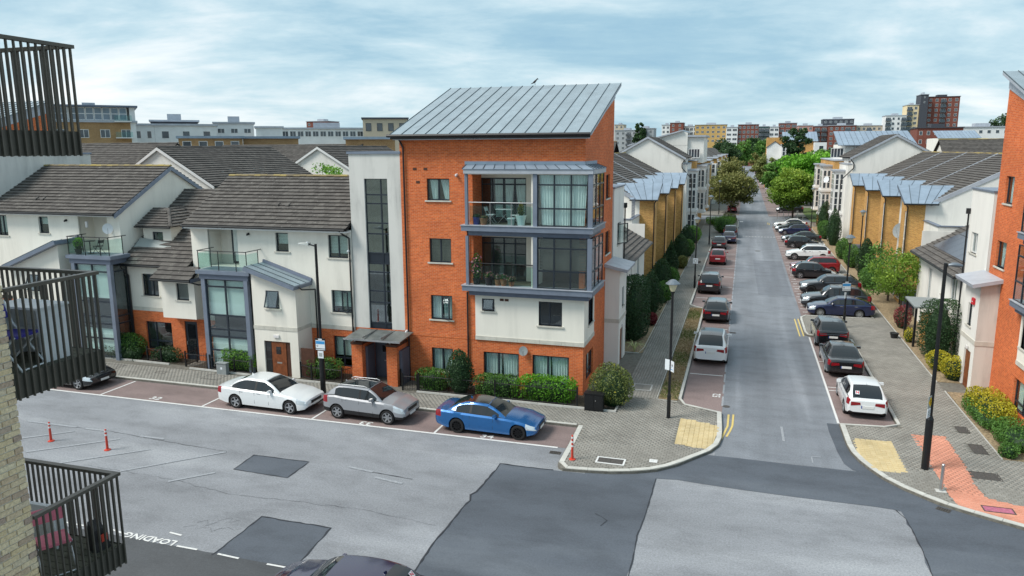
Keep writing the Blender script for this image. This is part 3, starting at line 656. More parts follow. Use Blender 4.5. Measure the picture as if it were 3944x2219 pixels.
# resurfaced dark areas
blk = [(-8.55,6)]+[(-2.64,6)]+jag((-2.64,6),(-2.66,19.5),0.4,.03,3)[1:]+[(-2.66,19.48),(-2.61,20.2),(-2.66,20.7),(-2.68,21.8),(-2.62,22.3),(-2.60,23.5),(-2.57,25.1),(-2.58,26.15),(-2.58,28.6),(-5.2,27.4),(-5.2,25.86),(-6.35,25.81),(-7.74,25.77),(-8.52,25.81),(-8.50,25.2),(-8.56,24.2),(-8.58,23.25),(-8.70,22.98),(-8.57,22.56),(-8.62,22.1),(-8.66,21.4),(-8.63,20.7),(-8.66,19.7),(-8.55,18.3)]
sheet('road_resurfaced', blk, 0.004, 'asphalt_dark')
band = [(-2.575,26.16),(-1.85,26.28),(-0.9,26.19),(0.46,26.10),(2.2,26.05),(3.5,26.05),(4.7,26.06),(5.33,26.01),(5.55,25.93),(5.60,25.4),(5.55,25.03),(5.64,24.75),(5.66,24.1),(5.69,23.3),(5.61,22.65),(5.66,22.0),(5.62,20.5),(5.7,18),(5.66,6),(60,6),(60,24),(20,24.5),(9,26),(6,28.6),(4.62,31),(4.55,28.93),(2.37,28.90),(0.44,28.95),(-0.75,28.94),(-2.575,28.6)]
sheet('road_resurfaced', band, 0.008, 'asphalt_dark')
sheet('road_resurfaced', [(4.0,34.0),(4.56,34.0),(4.62,28.95),(4.45,28.99),(4.2,29.55),(4.08,30.8),(4.05,31.6),(3.99,32.9)], 0.0095, 'asphalt_dark')
sheet('loading_lane', [(-110,4),(-8.56,4),(-8.56,17.1)]+jag((-8.56,17.12),(-40,17.12),.5,.03,9)+[(-110,17.12)], 0.0055, 'asphalt_lane')
p1 = [(-18.24,23.79),(-15.74,23.83),(-15.72,22.33),(-18.14,22.40)]; p2 = [(-14.82,19.50),(-12.20,19.49),(-12.12,18.4),(-12.02,17.38),(-12.0,17.0),(-14.80,17.0),(-14.79,18.01)]
sheet('road_patch', jagloop(p1[::-1], .02, .3, 5), 0.004, 'asphalt_dark'); sheet('road_patch', jagloop(p2[::-1], .03, .3, 6), 0.0042, 'asphalt_dark')
def crack(pts, wd, z, seed, amp=0.03, name='tar_joint'):
    rr = random.Random(seed); P = []
    for a, b in zip(pts, pts[1:]): P += jag(a, b, 0.22, amp, rr.randint(0, 999))
    P.append(pts[-1]); m = MB(); L = []
    for i, p in enumerate(P):
        q = P[min(i+1, len(P)-1)]; o = P[max(i-1, 0)]; dx, dy = q[0]-o[0], q[1]-o[1]; l = math.hypot(dx, dy) or 1
        w_ = wd*rr.uniform(0.35, 1.2); L.append(((p[0]-dy/l*w_, p[1]+dx/l*w_, z), (p[0]+dy/l*w_, p[1]-dx/l*w_, z)))
    for a, b in zip(L, L[1:]): m.poly([a[1], b[1], b[0], a[0]])
    o = m.build(name, 'tar'); o['kind'] = 'structure'
crack(p1+[p1[0]], 0.028, 0.013, 1, .015); crack([p2[4], p2[3], p2[1], p2[0], p2[6], p2[5]], 0.03, 0.013, 2, .02)
crack([(-8.55,17.4),(-8.66,19.7),(-8.63,20.7),(-8.62,22.1),(-8.57,22.56),(-8.70,22.98),(-8.58,23.25),(-8.50,25.2),(-8.52,25.81),(-7.7,25.78),(-6.4,25.82)], 0.035, 0.014, 3, .015)
crack([(-2.66,17),(-2.61,20.2),(-2.68,21.8),(-2.60,23.5),(-2.58,26.15)], 0.022, 0.014, 4, .01); crack([(5.62,20),(5.69,23.3),(5.64,24.75),(5.60,25.4),(5.4,26.0)], 0.025, 0.0145, 5, .012)
crack([(-30.5,24.12),(-26,24.2),(-22,23.9),(-19.5,23.75)], 0.011, 0.012, 6, .03); crack([(-13.3,23.7),(-11.2,23.55)], 0.022, 0.012, 7, .015)
crack([(-24,21.1),(-20,21.0),(-17,20.6),(-12,20.9),(-9,20.6)], 0.006, 0.012, 8, .05)
for i, (x, y) in enumerate([(-16.6,18.6),(-16.2,18.3),(-16.0,18.9),(-15.6,18.45),(-16.8,18.2)]):
    crack([(x,y),(x+0.2+.1*(i%3),y+0.22-.1*(i%2)),(x+0.45,y+.05*i-.2),(x+0.62,y+0.18)], 0.006, 0.012, 20+i, .10)
crack([(-4.2,22.9),(-3.75,22.5),(-3.9,22.1)], 0.022, 0.0125, 30, .04)

sheet('road_patch', [(1.55,64),(4.2,64),(4.2,84),(1.3,84)], 0.0062, 'asphalt_worn')
# parking bays
sheet('parking_bay', rect(-110, -6.42, 28.0, 30.36), 0.005, 'bay_red')
sheet('parking_bay', [(-2.36,34.6),(-0.47,33.86),(-0.47,106),(-3.44,106),(-3.44,57.6),(-2.36,57)], 0.0075, 'bay_red')
sheet('parking_bay', [(4.5,33.9),(6.86,34.1),(6.8,49.9),(4.5,50.1)], 0.0125, 'bay_red')
sheet('parking_bay', rect(4.4, 9.06, 56.55, 122), 0.0075, 'bay_red')
sheet('parking_bay', rect(4.4, 9.06, 140, 480), 0.0075, 'bay_red')
sheet('parking_bay', rect(-3.2, -0.6, 141, 230), 0.0075, 'bay_red')
# painted lines
def line(x0, x1, y0, y1, z=0.0165, mat='paint_white', name='road_marking'):
    return sheet(name, rect(x0, x1, y0, y1), z, mat)
def qline(a, b, wd, mat='paint_white', z=0.0165):
    L = math.dist(a, b); nx, ny = -(b[1]-a[1])/L*wd/2, (b[0]-a[0])/L*wd/2
    return sheet('road_marking', [(a[0]-nx,a[1]-ny),(b[0]-nx,b[1]-ny),(b[0]+nx,b[1]+ny),(a[0]+nx,a[1]+ny)], z, mat)
line(-60, -6.75, 27.88, 28.01)
for x in (-42.3, -36.3, -30.3, -24.2, -18.22, -12.22): line(x-.05, x+.05, 28.02, 30.3)
qline((4.49,34.1), (4.47,50.0), .10)
for y in (38.9, 44.3): line(4.56, 5.0, y-.04, y+.04); 
line(4.56, 5.6, 39.4, 39.48)
for y in (39.9, 45.3, 50.7, 56.1): line(-2.3, -.6, y-.05, y+.05)
for y in (61.4, 66.8, 72.2, 77.6, 83, 88.4, 93.8, 99.2): line(-3.3, -.6, y-.05, y+.05)
for y in np.arange(35, 106, 1.9): line(-.53, -.44, y, y+1.45, mat='paint_faded')
for i in range(27): line(4.5, 9.0, 56.6+2.45*i-.05, 56.6+2.45*i+.05)
for i in range(40): line(4.5, 9.0, 142+8*i-.08, 142+8*i+.08)
qline((2.07,32.98), (2.09,31.27), .10, 'paint_faded'); pass
for a, b in (((-28.84,22.49),(-27.39,23.74)), ((-27.33,21.40),(-24.76,23.61)), ((-25.09,20.94),(-22.68,23.07)), ((-22.19,21.01),(-19.51,23.72)), ((-19.77,20.79),(-18.62,21.94)), ((-30.48,24.13),(-27.69,24.16)), ((-24.15,24.11),(-22.95,24.14)), ((-27.17,24.14),(-26.15,24.18)), ((-14.0,23.85),(-12.9,23.7)), ((-12.6,23.3),(-11.4,23.1))):
    qline(a, b, .13, 'paint_faded')
for a, b in (((-16.19,17.13),(-15.43,17.13)), ((-14.67,17.11),(-13.89,17.07)), ((-18.9,17.36),(-18.3,17.26)), ((-12.9,17.05),(-12.2,17.05)), ((-17.0,17.75),(-16.5,17.7)), ((-21,17.3),(-20,17.3)), ((-23,17.3),(-22,17.3))): qline(a, b, .075)
for a, b in (((-.17,33.89),(-.18,32.4)), ((-.18,32.4),(-.31,31.41)), ((-.31,31.41),(-.42,30.6)), ((.04,33.95),(.02,32.5)), ((.02,32.5),(-.07,31.81)), ((-.07,31.81),(-.20,31.1)), ((3.88,55.3),(3.91,50.1)), ((4.11,55.4),(4.15,50.2)), ((3.88,128),(3.9,124)), ((4.1,128),(4.12,124))): qline(a, b, .085, 'paint_yellow')
for i in range(12): line(-.3+.4*i, -.3+.4*i+.26, 106.9, 107.15)
line(-.4, .1, 128, 129.4)
qline((3.06,29.9),(3.42,29.95),.07,'paint_faded'); qline((3.06,29.9),(3.06,29.3),.05,'paint_faded')
def rtext(body, size, x, y, ang, mat='paint_white', xs=1.0):
    o = text('road_marking', body, size, mat, (x, y, 0.0172), (math.cos(ang), math.sin(ang), 0), (-math.sin(ang), math.cos(ang), 0), None, 0.012, xs); o['kind'] = 'structure'; return o
rtext('LOADING', 0.40, -17.32, 17.25, math.pi, xs=1.1)
rtext('32', 0.52, -27.2, 28.33, 0.0, xs=1.25); rtext('33', 0.50, -15.6, 28.22, math.pi, xs=1.3); rtext('52', 0.52, -0.78, 36.5, R(90), xs=1.1); rtext('34', .5, -9.9, 28.25, 0, xs=1.2)
for i in range(9): rtext(str(71+i), 0.45, 4.75, 57.9+2.45*i, R(-90))
# grates
def grate(label, x0, x1, y0, y1, ang=0.0):
    cx_, cy_ = (x0+x1)/2, (y0+y1)/2; t = thing('drain_grate', label, 'drain grate', (cx_, cy_, 0)); c, s_ = math.cos(ang), math.sin(ang)
    def bx(m, a, b, e, f, z0, z1):
        P = lambda x, y, z: (cx_+(x-cx_)*c-(y-cy_)*s_, cy_+(x-cx_)*s_+(y-cy_)*c, z)
        m.hexa([P(a,e,z0),P(b,e,z0),P(b,f,z0),P(a,f,z0),P(a,e,z1),P(b,e,z1),P(b,f,z1),P(a,f,z1)])
    m = MB(); bx(m, x0, x1, y0, y0+.03, .010, .022); bx(m, x0, x1, y1-.03, y1, .010, .022); bx(m, x0, x0+.03, y0+.03, y1-.03, .010, .022); bx(m, x1-.03, x1, y0+.03, y1-.03, .010, .022); m.build('frame', 'cover_iron', t)
    m = MB(); bx(m, x0+.03, x1-.03, y0+.03, y1-.03, .009, .011); m.build('sump', 'sign_black', t)
    m = MB(); n = 6
    for i in range(1, n): u = x0+(x1-x0)*i/n; bx(m, u-.012, u+.012, y0+.03, y1-.03, .012, .021)
    for i in range(1, 3): u = y0+(y1-y0)*i/3; bx(m, x0+.03, x1-.03, u-.012, u+.012, .0125, .0205)
    m.build('bars', 'cover_iron', t)
grate('iron drain grate in the gutter by the kerb corner with the striped red post', -6.95, -6.5, 27.3, 27.55)
grate('slotted iron drain grate at the kerb below the steel bollard', 6.72, 7.14, 26.34, 26.60, -0.5)
grate('drain grate at the bay edge behind the black estate car', -.45, -.05, 49.8, 50.05)
def disc_cover(label, x, y, r, z=0.0128, mat='cover_iron'):
    m = MB(); m.lathe((x, y, z-.004), [(r, 0), (r, .006), (r*.93, .008)], 16); tag(m.build('manhole_cover', mat, None, (x, y, 0)), label, 'manhole cover')
disc_cover('small round cover in the road beside the empty numbered bay', -.3, 35.0, .17)
disc_cover('dark round cover in the middle of the street beside the grey blue hatchback', 1.9, 92, .35)

# ---- pavements
def inside(P, poly):
    x, y = P[:,0], P[:,1]; r = np.zeros(len(P), bool); n = len(poly)
    for i in range(n):
        x1, y1 = poly[i]; x2, y2 = poly[(i+1) % n]
        c = ((y1 > y) != (y2 > y)) & (x < (x2-x1)*(y-y1)/((y2-y1) or 1e-9)+x1); r ^= c
    return r
def pavers(parent, poly, mat='paver', pw=0.21, ph=0.14, z=0.105, excl=(), single=300, rows='x', h=0.016, name='paver', bond=.5):
    xs = [p[0] for p in poly]; ys = [p[1] for p in poly]; C = []
    if rows == 'x':
        for j in range(int((max(ys)-min(ys))/ph)+1):
            y = min(ys)+(j+.5)*ph; x = np.arange(min(xs)+(bond*pw if j % 2 else 0), max(xs)+pw, pw); C.append(np.stack([x, np.full(len(x), y)], 1))
        a, b = pw, ph
    else:
        for j in range(int((max(xs)-min(xs))/ph)+1):
            x = min(xs)+(j+.5)*ph; y = np.arange(min(ys)+(0.5*pw if j % 2 else 0), max(ys)+pw, pw); C.append(np.stack([np.full(len(y), x), y], 1))
        a, b = ph, pw
    C = np.concatenate(C); k = inside(C, poly)
    for e in excl: k &= ~inside(C, e)
    C = C[k]; d = np.hypot(C[:,0], C[:,1]); C = C[np.argsort(d)]
    key = 'paver_%s_%.2f_%.2f' % (mat, a, b); g = 0.005
    if key not in TILE_ME:
        m = MB(); e = 0.008; m.hexa([(-a/2+g,-b/2+g,-.01),(a/2-g,-b/2+g,-.01),(a/2-g,b/2-g,-.01),(-a/2+g,b/2-g,-.01),(-a/2+g+e,-b/2+g+e,h),(a/2-g-e,-b/2+g+e,h),(a/2-g-e,b/2-g-e,h),(-a/2+g+e,b/2-g-e,h)])
        me = m.mesh(key); me.materials.append(M_(mat)); TILE_ME[key] = me
    for x, y in C[:single]: inst(name, TILE_ME[key], parent, Matrix.Translation((x, y, z+random.uniform(-.003, .003))))
    Q = C[single:]; n = len(Q)
    if n:
        e = 0.008; hx, hy = a/2-g, b/2-g
        loc = np.array([(-hx,-hy,-.01),(hx,-hy,-.01),(hx,hy,-.01),(-hx,hy,-.01),(-hx+e,-hy+e,h),(hx-e,-hy+e,h),(hx-e,hy-e,h),(-hx+e,hy-e,h)])
        off = np.concatenate([Q, z+RNG.uniform(-.003, .003, (n,1))], 1)-np.array(OFF[parent.name])
        V = (off[:,None,:]+loc[None]).reshape(-1,3); F = np.array([(4,5,6,7),(0,1,5,4),(1,2,6,5),(2,3,7,6),(3,0,4,7)])
        F = (np.arange(n)[:,None,None]*8+F[None]).reshape(-1,4); me = bpy.data.meshes.new('pavers'); me.vertices.add(len(V)); me.vertices.foreach_set('co', V.astype(np.float32).ravel())
        me.loops.add(F.size); me.loops.foreach_set('vertex_index', F.astype(np.int32).ravel()); me.polygons.add(len(F))
        me.polygons.foreach_set('loop_start', np.arange(0, F.size, 4, dtype=np.int32)); me.polygons.foreach_set('loop_total', np.full(len(F), 4, np.int32))
        at = me.attributes.new('tv', 'FLOAT', 'FACE'); at.data.foreach_set('value', np.repeat(RNG.random(n), 5).astype(np.float32)); me.materials.append(M_(mat)); me.update(calc_edges=True)
        tag(add_mesh('pavers', me, parent), kind='stuff')
def kerb(parent, pts, wd=0.20, z0=-0.03, z1=0.128, ln=0.9, inner=1, mat='kerb'):
    """kerb stones along a polyline; the body lies on the left of travel when inner=1"""
    D = [0]
    for a, b in zip(pts, pts[1:]): D.append(D[-1]+math.dist(a, b))
    def at(s):
        for i in range(len(pts)-1):
            if s <= D[i+1]+1e-9:
                t = (s-D[i])/((D[i+1]-D[i]) or 1); return (pts[i][0]+(pts[i+1][0]-pts[i][0])*t, pts[i][1]+(pts[i+1][1]-pts[i][1])*t)
        return pts[-1]
    def nrm(s):
        a, b = at(max(0, s-.25)), at(min(D[-1], s+.25)); l = math.dist(a, b) or 1; return (-(b[1]-a[1])/l*inner, (b[0]-a[0])/l*inner)
    n = max(1, round(D[-1]/ln))
    for i in range(n):
        s0, s1 = D[-1]*i/n+.006, D[-1]*(i+1)/n-.006; a, b = at(s0), at(s1); na, nb = nrm(s0), nrm(s1); dz = random.uniform(-.004, .004)
        m = MB(); A2 = (a[0]+na[0]*wd, a[1]+na[1]*wd); B2 = (b[0]+nb[0]*wd, b[1]+nb[1]*wd); e = .02
        A1 = (a[0]+na[0]*e, a[1]+na[1]*e); B1 = (b[0]+nb[0]*e, b[1]+nb[1]*e)
        m.hexa([(*a,z0),(*b,z0),(*B2,z0),(*A2,z0),(*A1,z1+dz),(*B1,z1+dz),(*B2,z1+dz),(*A2,z1+dz)]); m.build('kerb_stone', mat, parent)

LK = [(-6.42,30.40),(-6.36,28.2),(-6.33,26.25),(-6.25,26.0),(-6.03,25.84),(-5.3,25.90),(-4.24,26.07),(-3.31,26.39),(-2.62,26.76),(-1.95,27.42),(-1.28,28.40),(-0.75,29.16),(-0.46,29.93),(-0.37,30.7),(-0.38,31.75),(-0.44,33.0),(-0.47,33.84)]
LP = [(-110,30.38),(-6.42,30.38)]+LK[1:]+[(-2.38,34.62),(-2.38,57.0),(-3.46,57.6),(-3.46,106),(-1.2,106.6),(-0.55,108),(-0.55,131),(-7.2,131),(-7.2,34.5),(-110,34.5)]
m = MB(); m.prism(LP, -0.04, 0.105, 0); pave_l = struct('pavement', m, 'joint')
kerb(pave_l, [(-62,30.38),(-6.5,30.38)], wd=0.16); kerb(pave_l, LK, wd=0.22, ln=0.8); kerb(pave_l, [(-0.47,33.86),(-2.38,34.64),(-2.38,57.0),(-3.46,57.6),(-3.46,106),(-1.2,106.6),(-.55,108),(-.55,128)], wd=0.15)
kerb(pave_l, [(-3.50,34.9),(-3.50,56.7),(-2.5,56.9)], wd=.05, z1=.13); kerb(pave_l, [(-2.55,34.75),(-3.5,34.9)], wd=.05, z1=.13)
TL = [(-2.22,32.56),(-0.62,32.03),(-0.60,31.0),(-0.70,29.95),(-0.98,29.25),(-2.21,29.46)]
PL_A = [(-40,30.54),(-6.2,30.54),(-6.12,26.2),(-5.9,26.08),(-4.8,26.2),(-3.8,26.45),(-2.7,27.05),(-1.8,28.0),(-0.95,29.15),(-0.64,30.1),(-0.60,32.0),(-0.66,33.6),(-2.5,34.5),(-3.52,34.9),(-5.06,34.4),(-5.06,32.4),(-40,32.48)]
PL_B = [(-3.52,34.9),(-3.52,78),(-5.26,78),(-5.26,34.6)]
MH1 = rect(-5.02,-3.83,26.68,27.36); MH2 = rect(-3.02,-2.66,27.3,27.66); MH3 = rect(-4.9,-3.95,36.0,37.0)
pavers(pave_l, PL_A, excl=[TL[::-1], MH1, MH2], single=300); pavers(pave_l, PL_B, excl=[MH3], single=150, rows='y')
pavers(pave_l, TL[::-1], 'tactile_yellow', .2, .2, single=300, name='tactile_slab', h=.02, bond=0)
sheet('tactile_bed', TL[::-1], 0.109, 'tactile_yellow')
sheet('pavement_far', [(-5.3,78),(-3.62,78),(-3.62,106),(-.75,108.2),(-.75,131),(-6.0,131)], 0.118, 'paving_far')
RK = [(4.49,33.84),(4.50,31.5),(4.58,30.6),(4.80,29.75),(5.08,29.05),(5.36,28.45),(5.9,27.72),(6.81,26.82),(7.46,26.42),(8.02,26.14),(9.02,25.66),(12,24.5),(18,22.6),(40,16.5)]
RP = RK[::-1]+[(6.87,34.1),(6.82,49.9),(4.6,50.1),(4.22,50.5),(4.22,55.6),(4.55,56.45),(9.07,56.56),(9.1,122),(4.75,122.4),(4.55,124.5),(5.2,128.5),(9.5,129.2),(30,129.2),(40,60)]
m = MB(); m.prism(RP[::-1], -0.04, 0.105, 0); pave_r = struct('pavement', m, 'joint')
kerb(pave_r, RK, wd=0.22, ln=.8, inner=1); kerb(pave_r, [(4.49,33.84),(6.87,34.1),(6.82,49.9),(4.6,50.1),(4.22,50.5),(4.22,55.6),(4.55,56.45),(9.07,56.56),(9.1,122),(4.75,122.4),(4.55,124.5),(5.2,128.5)], wd=.15, inner=-1)
TR = [(4.79,32.03),(6.30,32.26),(6.34,29.10),(5.25,28.96),(4.98,29.6),(4.80,30.4)]
RPATH = [(7.30,33.29),(8.51,33.43),(8.49,30.03),(8.40,28.4),(8.55,27.55),(9.51,27.25),(14,26.2),(14,24.2),(9.2,25.78),(7.72,26.42),(7.42,26.7),(7.34,27.4),(7.30,29.33)]
M4 = [rect(9.17,9.66,34.07,34.88), rect(9.17,9.72,31.8,32.82), rect(8.47,9.48,29.2,29.92), rect(8.12,9.1,26.5,26.98)]
PR = [(4.72,33.6),(4.72,31.3),(5.0,29.9),(5.5,28.6),(6.05,27.85),(6.9,27.05),(7.6,26.62),(9.1,25.88),(14,24.2),(14,31.3),(10.1,31.5),(9.95,40.5),(9.85,56),(9.8,72),(9.3,72),(9.3,56.4),(4.75,56.2),(4.45,55.4),(4.45,50.6),(7.02,50.2),(7.06,33.9)]
pavers(pave_r, PR, excl=[TR, RPATH]+M4, single=300); pavers(pave_r, TR, 'tactile_yellow', .2, .2, single=300, name='tactile_slab', h=.02, bond=0)
pavers(pave_r, RPATH, 'path_red', excl=M4, single=300, name='painted_paver')
sheet('tactile_bed', TR, 0.109, 'tactile_yellow'); sheet('painted_path', RPATH, 0.1095, 'path_red')
sheet('pavement_far', [(9.3,72),(9.85,72),(10.6,129),(9.5,129),(5.3,128.3),(4.8,124.6),(4.95,122.6),(9.3,122.2)], 0.118, 'paving_far')
sheet('side_street', rect(4.5, 60, 129.3, 138), 0.012, 'asphalt_street'); sheet('side_street', rect(-60, -0.55, 131.2, 139), 0.0125, 'asphalt_street')
m = MB(); m.prism([(9.1,139),(30,139),(30,500),(9.1,500)], -.04, .10); struct('pavement', m, 'paving_far')
m = MB(); m.prism([(-30,140),(-3.2,140),(-3.2,500),(-30,500)], -.04, .10); struct('pavement', m, 'paving_far')
sheet('lawn', rect(10.6, 30, 130, 160), 0.125, 'grass_far'); sheet('lawn', rect(-40, 60, 541, 640), 0.02, 'grass_far')
# covers in the pavement
def cover(label, r, mat='cover_iron', rim=None, z=0.112):
    x0, x1, y0, y1 = r; t = thing('inspection_cover', label, 'cover', ((x0+x1)/2, (y0+y1)/2, .1))
    m = MB(); f = .07 if rim else .035
    m.box(x0,x1,y0,y0+f,z-.02,z+.012); m.box(x0,x1,y1-f,y1,z-.02,z+.012); m.box(x0,x0+f,y0+f,y1-f,z-.02,z+.012); m.box(x1-f,x1,y0+f,y1-f,z-.02,z+.012); m.build('frame', rim or 'cover_iron', t)
    m = MB(); n = 2 if (x1-x0) > .8 else 1
    for i in range(n):
        a = x0+f+(x1-x0-2*f)*i/n; b = x0+f+(x1-x0-2*f)*(i+1)/n; m.box(a+.006, b-.006, y0+f+.006, y1-f-.006, z-.02, z+.006)
    m.build('lid', mat, t)
cover('long dark cover with a white painted rim in the corner pavement', (-4.98,-3.86,26.72,27.32), rim='paint_white'); cover('small white painted cover near the curved kerb on the corner', (-2.99,-2.68,27.34,27.62), mat='paint_white', rim='paint_white')
cover('square dark cover by the green hedge, farthest of four on the right pavement', (9.19,9.65,34.1,34.86)); cover('brown square cover by the bed kerb, second of four on the right pavement', (9.19,9.70,31.82,32.8), mat='cover_iron')
cover('wide dark double cover partly over the red path edge', (8.49,9.46,29.22,29.9)); cover('pink sprayed double cover set in the red painted path', (8.14,9.08,26.52,26.96), mat='cover_pink')
cover('paved recess cover on the left footpath beside the flowering bush', (-4.9,-3.95,36.0,37.0), mat='paver', rim='concrete')
cover('iron cover in the front footpath near the dark parked car', (-34.2,-32.8,31.3,32.3)); cover('small iron cover in the front footpath before the clipped hedge', (-30.2,-29.6,31.5,31.9)); cover('iron cover in the front footpath before the grey cabinet', (-27.1,-26.0,31.4,32.2))
for lab, r in (('iron cover in the left footpath under the first street sign', (-4.55,-4.0,66.2,67.0)), ('iron cover in the left footpath beside the red car', (-4.6,-4.0,80,81)), ('iron cover on the right footpath behind the dark grey off-road SUV', (9.35,9.75,62,63.2))): cover(lab, r)
# planting beds
def bed(name, r, mat, z=0.135): 
    x0, x1, y0, y1 = r; m = MB(); m.box(x0, x1, y0, y1, .02, z); o = m.build(name, mat); o['kind'] = 'structure'; return o
for r in ((-15.05,-5.15,32.55,34.3), (-22.0,-18.4,32.5,34.3), (-28.9,-24.7,32.75,34.3), (-40,-29.6,33.2,34.3)): bed('planting_bed', r, 'dark_soil')
for r in ((-7.05,-5.28,42.9,106),): bed('planting_bed', r, 'mulch')
for r in ((10.05,11.9,31.4,39.9), (9.95,12.0,41.6,122)): bed('planting_bed', r, 'mulch')
kb = pave_l
kerb(kb, [(-15.1,32.50),(-5.1,32.42)], wd=.1, z1=.19, ln=1.2, mat='concrete'); kerb(kb, [(-5.1,32.42),(-5.1,34.3)], wd=.1, z1=.19, ln=1.2, mat='concrete'); kerb(kb, [(-22.1,32.46),(-18.4,32.46)], wd=.1, z1=.19, ln=1.2, mat='concrete'); kerb(kb, [(-28.9,32.7),(-24.7,32.55)], wd=.1, z1=.19, ln=1.2, mat='concrete'); kerb(kb, [(-40,33.15),(-30.6,33.05)], wd=.1, z1=.19, ln=1.2, mat='concrete')
kerb(kb, [(-7.0,42.8),(-5.28,42.8),(-5.24,106)], wd=.06, z1=.15, ln=1.5, mat='concrete'); kerb(pave_r, [(10.0,31.4),(9.93,40.0)], wd=.06, z1=.15, ln=1.5, inner=-1, mat='concrete'); kerb(pave_r, [(9.9,41.5),(9.88,122)], wd=.06, z1=.15, ln=1.5, inner=-1, mat='concrete')
m = MB(); m.box(-3.45,-2.56,34.92,56.7,.02,.125); struct('verge', m, 'mulch')
# dry grass and straw on the verge
n = 9000; P = np.stack([RNG.uniform(-3.45,-2.56,n), RNG.uniform(34.95,56.7,n), np.full(n,.14)], 1); f = 0.5+0.5*np.sin(P[:,1]*1.05+1.2)+RNG.normal(0,.2,n)
me = leaf_mesh('verge_grass', P[f > .62]+np.array([0,0,.02]), .13, 'grass_blade', RNG.random((f > .62).sum())*.7, .16, -1.2); tag(add_mesh('verge_grass', me), 'thin green grass and dry straw on the narrow roadside verge', 'grass', kind='stuff')
me = leaf_mesh('verge_straw', P[f <= .62], .15, 'leaf_tan', RNG.random((f <= .62).sum()), .14, 0.2); tag(add_mesh('verge_straw', me), 'cut brown straw lying in patches along the roadside verge', 'straw', kind='stuff')

